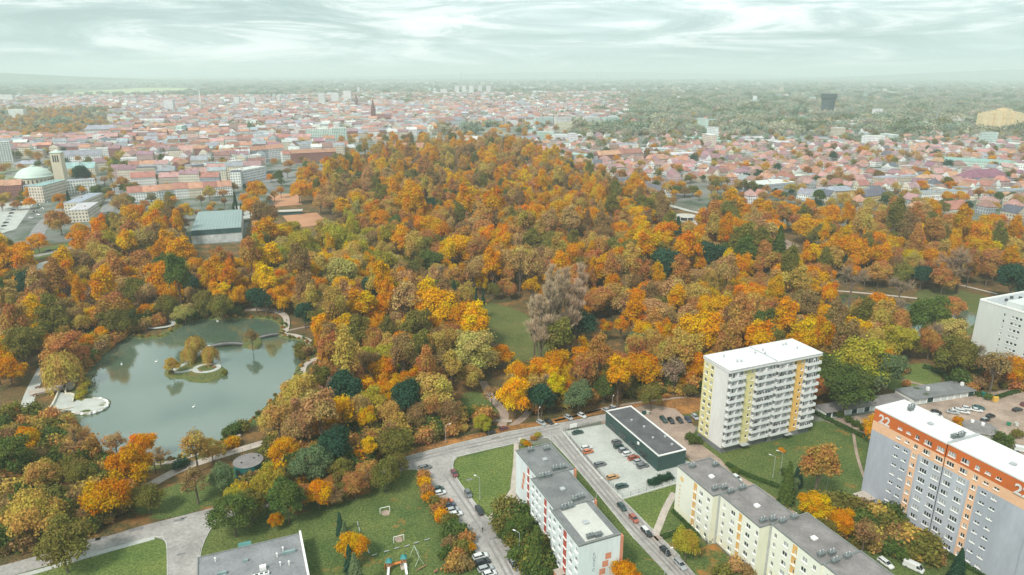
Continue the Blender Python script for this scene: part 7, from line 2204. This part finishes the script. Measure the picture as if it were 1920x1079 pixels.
def bin_(p, col, label, big=False):
    root = empty('waste_container', p, cr_.uniform(0, 3)); tag(root, label, 'container', 'waste containers')
    s = 1.5 if big else 1.0
    b = MB()
    lo = [(-.7 * s, -.5 * s), (.7 * s, -.5 * s), (.7 * s, .5 * s), (-.7 * s, .5 * s)]
    r0 = [(x * .85, y * .85, .12) for x, y in lo]; r1 = [(x, y, 1.15 * s) for x, y in lo]
    for i in range(4):
        j = (i + 1) % 4; b.poly([r0[i], r0[j], r1[j], r1[i]])
    o = b.build('bin_body', [M_PLAIN], root); o.color = rgba(col)
    b = MB(); b.box((0, 0, 1.2 * s), (1.5 * s, 1.1 * s, .1 * s)); b.cyl((-.72 * s, 0, 1.25 * s), .25 * s, 1.44 * s, 0, 8, axis=(1, 0, 0)); o = b.build('bin_lid', [M_PLAIN], root); o.color = rgba(tuple(c * .8 for c in col))
    for x in (-.5, .5):
        w = MB(); w.cyl((x * s, -.08, .12), .12, .16, 0, 8, axis=(0, 1, 0)); w.build('wheel', [M_TYRE], root)
for x, y, c, l, bg in ((984, 831, (.02, .18, .12), 'green waste container at the back of the red-striped block', False), (976, 829, (.6, .62, .6), 'white waste container at the back of the red-striped block', False),
                       (1207, 777, (.03, .10, .09), 'dark green round waste container behind the dark hall', False), (1215, 777, (.55, .57, .5), 'pale waste container behind the dark hall', False),
                       (1845, 745, (.02, .18, .15), 'large teal waste container by the garages', True), (1853, 749, (.6, .62, .6), 'white waste container between teal and yellow ones', False), (1865, 753, (.68, .42, .08), 'yellow waste container by the garage yard', True),
                       (1891, 798, (.04, .22, .13), 'green waste container right of the pavilion', False), (1905, 799, (.62, .64, .58), 'white waste container right of the pavilion', False)):
    bin_(at(x, y, .09), c, l, bg)
# white sign at the parking lot entrance
r0 = empty('notice_board', at(1075, 808, .1), ANG); tag(r0, 'white notice board at the entrance of the parking lot', 'sign')
b = MB(); b.box((0, 0, 2.2), (3.0, .12, 1.6)); b.build('panel', [M_WHITE], r0)
for x in (-1.2, 1.2):
    b = MB(); b.cyl((x, .12, 0), .06, 2.9, 0, 6); b.build('post', [M_METAL], r0)

# ------------------------------------------------------------------ bridges, terrace stones, walls
M_BRIDGE = pm('bridge_timber', (0.20, 0.19, 0.18), 0.85, 0.2, 0.8)
def bridge(a, b2, rise, w, label, z0=0.95):
    a = Vector((a.x, a.y, 0)); b2 = Vector((b2.x, b2.y, 0))
    d = (b2 - a); Lb = d.length; d.normalize(); n = Vector((-d.y, d.x, 0))
    root = empty('footbridge', (a + b2) / 2); tag(root, label, 'bridge')
    inv = -Vector(root.location); N_ = 14
    P = lambda t, s, z: a + d * (Lb * t) + n * s + UP * (z + rise * math.sin(math.pi * t)) + inv
    m = MB()
    for i in range(N_):
        t0, t1 = i / N_, (i + 1) / N_
        m.poly([P(t0, -w / 2, z0), P(t1, -w / 2, z0), P(t1, w / 2, z0), P(t0, w / 2, z0)])
        m.poly([P(t0, w / 2, z0 - .2), P(t1, w / 2, z0 - .2), P(t1, -w / 2, z0 - .2), P(t0, -w / 2, z0 - .2)])
    m.build('deck', [M_BRIDGE], root)
    for s in (-1, 1):
        m = MB()
        for i in range(N_):
            t0, t1 = i / N_, (i + 1) / N_
            m.poly([P(t0, s * (w / 2 + .06), z0 - .55), P(t1, s * (w / 2 + .06), z0 - .55), P(t1, s * (w / 2 + .06), z0 + .08), P(t0, s * (w / 2 + .06), z0 + .08)])
            m.poly([P(t0, s * (w / 2 - .06), z0 + .08), P(t1, s * (w / 2 - .06), z0 + .08), P(t1, s * (w / 2 - .06), z0 - .55), P(t0, s * (w / 2 - .06), z0 - .55)])
        m.build('arch_beam', [M_DARKMET], root)
        for i in range(N_ + 1):
            m = MB(); m.bar(P(i / N_, s * w / 2, z0), P(i / N_, s * w / 2, z0 + 1.05), .05, 0, 5); m.build('railing_post', [M_DARKMET], root)
        m = MB()
        for i in range(N_): m.bar(P(i / N_, s * w / 2, z0 + 1.05), P((i + 1) / N_, s * w / 2, z0 + 1.05), .05, 0, 5)
        m.build('handrail', [M_DARKMET], root)
bridge(at(396, 652), at(457, 648), 0.9, 2.6, 'dark arched footbridge from the willow island to the islet')
bridge(at(486, 636), at(523, 629), 0.35, 2.4, 'low footbridge from the islet to the right shore')
terr = bpy.data.objects['terrace']
sr = random.Random(6)
edge = line_px([(136, 776), (150, 779), (165, 778.5), (182, 775), (196, 769), (203, 762), (201, 755), (190, 751), (176, 750)], 5)
acc = 0
for i in range(len(edge) - 1):
    p, q = Vector(edge[i]), Vector(edge[i + 1])
    for k in range(2):
        c = p.lerp(q, (k + .5) / 2)
        bm = bmesh.new(); bmesh.ops.create_icosphere(bm, subdivisions=1, radius=sr.uniform(.45, .75))
        for v in bm.verts: v.co *= sr.uniform(.8, 1.2); v.co.z *= .8
        me = bpy.data.meshes.new('stone'); bm.to_mesh(me); bm.free(); me.materials.append(M_WHITE if sr.random() < .35 else M_STONE)
        link('stone', me, terr, (c.x, c.y, sr.uniform(.5, .9)))
M_CREAMW = pm('cream_render', (0.55, 0.52, 0.42), 0.9, 0.1, 0.3)
def wall_line(px, h, w, label, z=0.0):
    ln = line_px(px, 5)
    c = ln[len(ln) // 2]
    a, c2 = ribbon_pts(ln, w)
    b = MB()
    for i in range(len(ln) - 1):
        b.poly([(*c2[i], h), (*c2[i + 1], h), (*a[i + 1], h), (*a[i], h)])
        b.poly([(*a[i], h), (*a[i + 1], h), (*a[i + 1], z), (*a[i], z)]); b.poly([(*c2[i + 1], h), (*c2[i], h), (*c2[i], z), (*c2[i + 1], z)])
    for k in (0, -1): b.poly([(*a[k], h), (*c2[k], h), (*c2[k], z), (*a[k], z)])
    o = b.build('garden_wall', [M_CREAMW]); tag(o, label, 'wall', 'low walls by the pond')
wall_line([(139, 719), (145, 720), (143, 726), (132, 731), (125, 732), (124, 742), (133, 743), (140, 746), (137, 758)], 1.5, .5, 'stepped cream wall between planting bed and pond terrace')
wall_line([(112, 735), (106, 750), (99, 765)], 1.5, .6, 'straight cream wall beside the stair to the pond terrace')
wall_line([(92, 770), (115, 772), (138, 768)], 1.3, .6, 'low cream wall along the near side of the pond terrace')
wall_line([(600, 672), (592, 682), (588, 694), (594, 706)], 1.6, .5, 'curved cream wall by the right shore path')
def bench(p, rz, label):
    root = empty('park_bench', p, rz); tag(root, label, 'bench', 'park benches')
    b = MB(); b.box((0, 0, .45), (1.8, .45, .06)); b.build('seat', [M_WOOD], root)
    b = MB(); b.box((0, .24, .75), (1.8, .05, .45)); b.build('backrest', [M_WOOD], root)
    for x in (-.75, .75):
        b = MB(); b.box((x, 0, .21), (.07, .42, .42)); b.build('leg', [M_DARKMET], root)
bench(at(402, 690, .9), .3, 'dark park bench on the right of the island circle')
bench(at(376, 697, .9), 2.8, 'dark park bench on the left of the island circle')
bench(at(71, 729, .12), 1.2, 'dark park bench at the upper side of the pond avenue')
bench(at(66, 743, .12), 1.2, 'dark park bench at the lower side of the pond avenue')
bench(at(505, 583, .75), 0, 'dark park bench on the far shore path')

# ------------------------------------------------------------------ playground
def goal(x, y, label):
    root = empty('football_goal', at(x, y, .05), ANG); tag(root, label, 'goal', 'football goals')
    for s in (-1.5, 1.5):
        b = MB(); b.cyl((s, 0, 0), .09, 2.0, 0, 8); b.build('post', [M_WHITE], root)
        b = MB(); b.bar((s, 0, 1.95), (s, 1.1, .05), .04); b.build('stay', [M_WHITE], root)
    b = MB(); b.bar((-1.5, 0, 2.0), (1.5, 0, 2.0), .09, 0, 8); b.build('crossbar', [M_WHITE], root)
goal(722, 962, 'white football goal at the far end of the lawn'); goal(748, 1016, 'white football goal nearer the playground')
def swing():
    root = empty('swing', at(782, 1050, .05), A_V); tag(root, 'pale green metal swing frame in the playground', 'swing')
    MG = pm('pale_green_metal', (0.42, 0.52, 0.44), 0.6)
    for x in (-2.6, 2.6):
        for s in (-1, 1):
            b = MB(); b.bar((x, s * 1.3, 0), (x, 0, 2.8), .07); b.build('leg', [MG], root)
    b = MB(); b.bar((-2.8, 0, 2.8), (2.8, 0, 2.8), .08); b.build('top_beam', [MG], root)
    for x in (-1.3, 1.3):
        b = MB(); b.bar((x - .25, 0, 2.8), (x - .25, 0, .5), .02, 0, 4); b.bar((x + .25, 0, 2.8), (x + .25, 0, .5), .02, 0, 4); b.box((x, 0, .5), (.55, .3, .05)); b.build('swing_seat', [M_DARKMET], root)
swing()
def climbing():
    root = empty('climbing_frame', at(745, 1068, .05), ANG - .4); tag(root, 'colourful climbing frame with teal roofs, orange bridge and white slides', 'climbing frame')
    TEAL = pm('teal_plastic', (0.03, 0.22, 0.22), 0.5); OR = pm('orange_plastic', (0.6, 0.2, 0.05), 0.5)
    for x, y in ((-2.2, 0), (1.6, 1.6)):
        for i in (-.6, .6):
            for j in (-.6, .6):
                b = MB(); b.cyl((x + i, y + j, 0), .07, 2.7, 0, 6); b.build('post', [M_WOOD], root)
        b = MB(); b.box((x, y, 1.3), (1.4, 1.4, .1)); b.build('platform', [M_WOOD], root)
        b = MB(); b.cyl((x, y, 2.7), 1.25, 1.0, 0, 4, .05); o = b.build('roof', [TEAL], root)
    b = MB(); b.bar((-1.6, .3, 1.3), (1.0, 1.4, 1.3), .35, 0, 8); b.build('bridge', [OR], root)
    for (p, q) in (((-2.2, -.7, 1.3), (-2.0, -3.4, .15)), ((2.0, .9, 1.3), (2.9, -2.2, .15))):
        b = MB(); p, q = Vector(p), Vector(q); d = (q - p).normalized(); s = d.cross(UP).normalized(); u = s.cross(d)
        b.box((p + q) / 2, ((q - p).length, .6, .06), ax=(d, s, u)); b.box((p + q) / 2 + s * .3 + u * .12, ((q - p).length, .05, .24), ax=(d, s, u)); b.box((p + q) / 2 - s * .3 + u * .12, ((q - p).length, .05, .24), ax=(d, s, u)); b.build('slide', [M_WHITE], root)
    b = MB(); b.box((-3.4, .6, .8), (.1, 1.6, 1.6)); b.build('play_panel', [OR], root)
climbing()
sheet('play_surface', loop_px([(750, 1056), (762, 1052), (766, 1066), (752, 1070)]), .085, M_PATH)
r0 = empty('seesaw', at(790, 1068, .05), dirpx((782, 1072), (800, 1062))); tag(r0, 'orange wooden seesaw beside the swing', 'seesaw')
b = MB(); b.box((0, 0, .6), (3.6, .25, .1)); b.build('beam', [M_WOOD], r0)
b = MB(); b.box((0, 0, .28), (.25, .4, .55)); b.build('pivot', [M_DARKMET], r0)
for x in (-1.6, 1.6):
    b = MB(); b.bar((x, -.2, .9), (x, .2, .9), .03); b.bar((x, 0, .6), (x, 0, .9), .03); b.build('handle', [M_DARKMET], r0)
r0 = empty('spring_rider', at(817, 1075, .05), .6); tag(r0, 'small brown spring rider at the edge of the playground', 'spring rider')
b = MB(); b.cyl((0, 0, 0), .18, .5, 0, 8); b.build('spring', [M_DARKMET], r0)
b = MB(); b.box((0, 0, .75), (1.2, .4, .4)); b.cyl((.5, 0, .9), .22, .5, 0, 8, .1); b.build('rider_body', [M_WOOD], r0)
for i, (x, y, dx, dy) in enumerate([(702, 1043, 10, -3), (725, 1036, 10, -3), (744, 1030, 10, -3), (763, 1026, 10, -3), (781, 1020, 10, -3), (801, 1014, 10, -3), (671, 984, 1.5, 7), (674, 995, 2, 8), (679, 1008, 2, 8), (685, 1021, 3, 9), (691, 1036, 3, 8)]):
    p, q = at(x - dx / 2, y - dy / 2, .05), at(x + dx / 2, y + dy / 2, .05)
    root = empty('balance_beam', (p + q) / 2, math.atan2((q - p).y, (q - p).x))
    ln = (q - p).length
    b = MB(); b.box((0, 0, .42), (ln, .22, .16)); b.build('beam', [M_METAL], root)
    for s in (-1, 1):
        b = MB(); b.box((s * ln * .38, 0, .17), (.16, .18, .34)); b.build('leg', [M_DARKMET], root)
    if i < 6: tag(root, 'low grey balance beam, %s from the left in the row behind the climbing frame' % ['first', 'second', 'third', 'fourth', 'fifth', 'sixth'][i], 'beam', 'balance beams')
    else: tag(root, 'low grey balance beam, %s from the back in the row beside the orange tree' % ['first', 'second', 'third', 'fourth', 'fifth'][i - 6], 'beam', 'balance beams')
# hedges clipped along lanes
def hedge(px, w, h, label, col=(0.07, 0.12, 0.04)):
    ln = [Vector((*p, 0)) for p in line_px(px, 6)]
    root = empty('hedge', ln[0]); tag(root, label, 'hedge', 'clipped hedges')
    g = TR; segs = []
    tot = sum((b2 - a).length for a, b2 in zip(ln, ln[1:]))
    n = int(tot * 70)
    cen = []; nor = []
    for a, b2 in zip(ln, ln[1:]):
        d = b2 - a; k = max(1, int(n * d.length / tot)); s = Vector((-d.y, d.x, 0)).normalized()
        t = g.uniform(0, 1, k); th_ = g.uniform(-.1, np.pi + .1, k)
        bw_ = 1 + 0.15 * np.sin(t * 9)
        cx = np.array(a)[None] + np.array(d)[None] * t[:, None] + np.array(s)[None] * (np.cos(th_) * w / 2 * bw_)[:, None]
        cx[:, 2] = np.abs(np.sin(th_)) ** .5 * h * g.uniform(.75, 1.08, k)
        cen.append(cx); nor.append(unit(np.array(s)[None] * np.cos(th_)[:, None] + np.array([0, 0, 1.0])[None] * np.abs(np.sin(th_))[:, None] + g.normal(size=(k, 3)) * .4))
    cen = np.concatenate(cen) - np.array(ln[0]); nor = np.concatenate(nor); k = len(cen)
    q = quads(cen, nor, g.uniform(.25, .5, k), g.uniform(.25, .45, k))
    o = link('foliage', mesh_np('foliage', q, 4, [M_LEAF], np.clip(g.normal(.5, .2, (k, 2)), 0, 1)), root); o.color = rgba(col)
hedge([(1525, 775), (1560, 793), (1600, 812), (1618, 822)], 1.6, 1.6, 'dark clipped hedge between tower lawn and garage yard')
hedge([(1362, 872), (1400, 893), (1460, 915)], 1.4, 1.3, 'clipped hedge along the lane behind the cream block')
hedge([(1240, 1010), (1275, 998), (1300, 985)], 1.4, 1.2, 'clipped hedge beside the path at the cream block end')
hedge([(955, 1045), (985, 1035), (1015, 1030)], 1.4, 1.4, 'clipped hedge in the garden left of the red-striped block')
hedge([(1730, 690), (1760, 700), (1800, 735), (1850, 745)], 2.0, 1.8, 'dark hedge curving round the meadow by the garages')
hedge([(1860, 750), (1900, 738), (1940, 728)], 1.6, 1.5, 'dark hedge along the road at the right edge')
hedge([(1660, 985), (1720, 1015), (1780, 1045), (1850, 1085)], 1.8, 1.2, 'dark hedge along the foot of block 22')
hedge([(1262, 960), (1290, 985), (1318, 1008)], 1.5, 1.2, 'dark hedge along the blank wall of the cream block')

# ------------------------------------------------------------------ people and swans
def person_mesh():
    J = [(0, 0, .95), (0, 0, 1.15), (0, .01, 1.38), (0, .01, 1.50), (0, -.02, 1.62), (0, -.02, 1.74),          # pelvis, waist, chest, neck, head, crown
         (-.10, 0, .90), (-.11, -.14, .50), (-.11, -.10, .08), (-.11, -.24, .04), (.10, 0, .90), (.11, .12, .50), (.11, .26, .10), (.11, .14, .04),
         (-.20, .01, 1.40), (-.24, .10, 1.14), (-.23, .02, .90), (-.22, -.03, .80), (.20, .01, 1.40), (.24, -.06, 1.14), (.23, -.20, .94), (.22, -.26, .86)]
    Rr = [.15, .13, .16, .06, .10, .085, .10, .075, .05, .04, .10, .075, .05, .04, .075, .052, .042, .035, .075, .052, .042, .035]
    Ed = [(0, 1), (1, 2), (2, 3), (3, 4), (4, 5), (0, 6), (6, 7), (7, 8), (8, 9), (0, 10), (10, 11), (11, 12), (12, 13), (2, 14), (14, 15), (15, 16), (16, 17), (2, 18), (18, 19), (19, 20), (20, 21)]
    me = bpy.data.meshes.new('person'); me.from_pydata(J, Ed, [])
    ob = bpy.data.objects.new('person', me); COL.objects.link(ob)
    ob.modifiers.new('skin', 'SKIN'); sv_ = me.skin_vertices[0].data
    for i, r in enumerate(Rr): sv_[i].radius = (r, r * .8)
    sv_[0].use_root = True
    s = ob.modifiers.new('sub', 'SUBSURF'); s.levels = 1; s.render_levels = 1
    dg = bpy.context.evaluated_depsgraph_get()
    out = bpy.data.meshes.new_from_object(ob.evaluated_get(dg))
    bpy.data.objects.remove(ob)
    return out
PM = person_mesh()
def person(p, rz, jacket, trousers, label, z=0.0):
    me = PM.copy()
    for c in (jacket, trousers, (0.45, 0.28, 0.21), (0.05, 0.035, 0.03)):
        nm = 'cloth_%02d_%02d_%02d' % tuple(int(x * 99) for x in c)
        me.materials.append(pm(nm, c, .9, .15, 3.0))
    for f in me.polygons:
        zc = f.center.z
        f.material_index = 3 if zc > 1.68 or (zc > 1.58 and f.center.y > .02) else 2 if zc > 1.5 or (abs(f.center.x) > .19 and zc < .9) else 0 if zc > .93 else 1
    o = link('person', me, None, (p.x, p.y, z), rz); tag(o, label, 'person', 'people walking')
person(at(905, 998), .5, (.02, .03, .03), (.03, .03, .04), 'person in dark clothes walking down the middle of the parking street', .1)
person(at(420, 651), 1.6, (.03, .04, .06), (.04, .04, .05), 'left of two people in dark clothes on the arched footbridge', 1.72)
person(at(425, 651), 1.6, (.06, .03, .03), (.03, .03, .03), 'right of two people in dark clothes on the arched footbridge', 1.76)
person(at(511, 584), 1.2, (.04, .05, .06), (.02, .02, .02), 'person on the far shore path under the dark evergreen', .77)
person(at(538, 606), 2.9, (.05, .03, .02), (.02, .02, .03), 'person on the path bend right of the pond', .77)
def swan(p, rz, label):
    root = empty('swan', p, rz); tag(root, label, 'swan', 'swans on the pond')
    bm = bmesh.new(); bmesh.ops.create_uvsphere(bm, u_segments=12, v_segments=8, radius=.4)
    for v in bm.verts:
        v.co.x *= 1.5; v.co.z *= .75
        if v.co.x < -.3: v.co.z += .18 * (-v.co.x - .3)
    me = bpy.data.meshes.new('body'); bm.to_mesh(me); bm.free(); me.materials.append(M_WHITE); link('body', me, root, (0, 0, .18))
    b = MB(); pts = [(.45, 0, .25), (.62, 0, .5), (.55, 0, .8), (.66, 0, .98)]
    for a, c in zip(pts, pts[1:]): b.bar(a, c, .075, 0, 8, .06)
    b.cyl((.66, 0, .95), .09, .12, 0, 8, .07); b.build('neck', [M_WHITE], root)
    b = MB(); b.bar((.70, 0, 1.0), (.9, 0, .95), .04, 0, 6, .02); b.build('beak', [pm('beak_orange', (.6, .2, .05), .6)], root)
swan(at(293, 679, .16), .4, 'white swan in the middle of the pond left of the island')
swan(at(228, 684, .16), 2.0, 'white swan nearest the left shore of the pond')
swan(at(408, 603, .16), 3.0, 'white swan by the far shore of the pond')
swan(at(363, 764, .16), 1.0, 'white swan in the open water before the island')

run_labels()

# ------------------------------------------------------------------ haze
hb = MB(); hb.box((0, 0, (300 - 1.2) / 2), (84000, 84000, 301.2))
hz = hb.build('haze', [])
hm = bpy.data.materials.new('haze_air'); hm.use_nodes = True
hn = hm.node_tree; hn.nodes.clear()
ho = hn.nodes.new('ShaderNodeOutputMaterial'); hv = hn.nodes.new('ShaderNodeVolumePrincipled')
hv.inputs['Color'].default_value = (0.84, 0.945, 0.94, 1); hv.inputs['Density'].default_value = 0.000135
hn.links.new(hv.outputs['Volume'], ho.inputs['Volume'])
hz.data.materials.append(hm)
hz['kind'] = 'stuff'; hz['label'] = 'pale mint autumn haze over the town'; hz['category'] = 'haze'
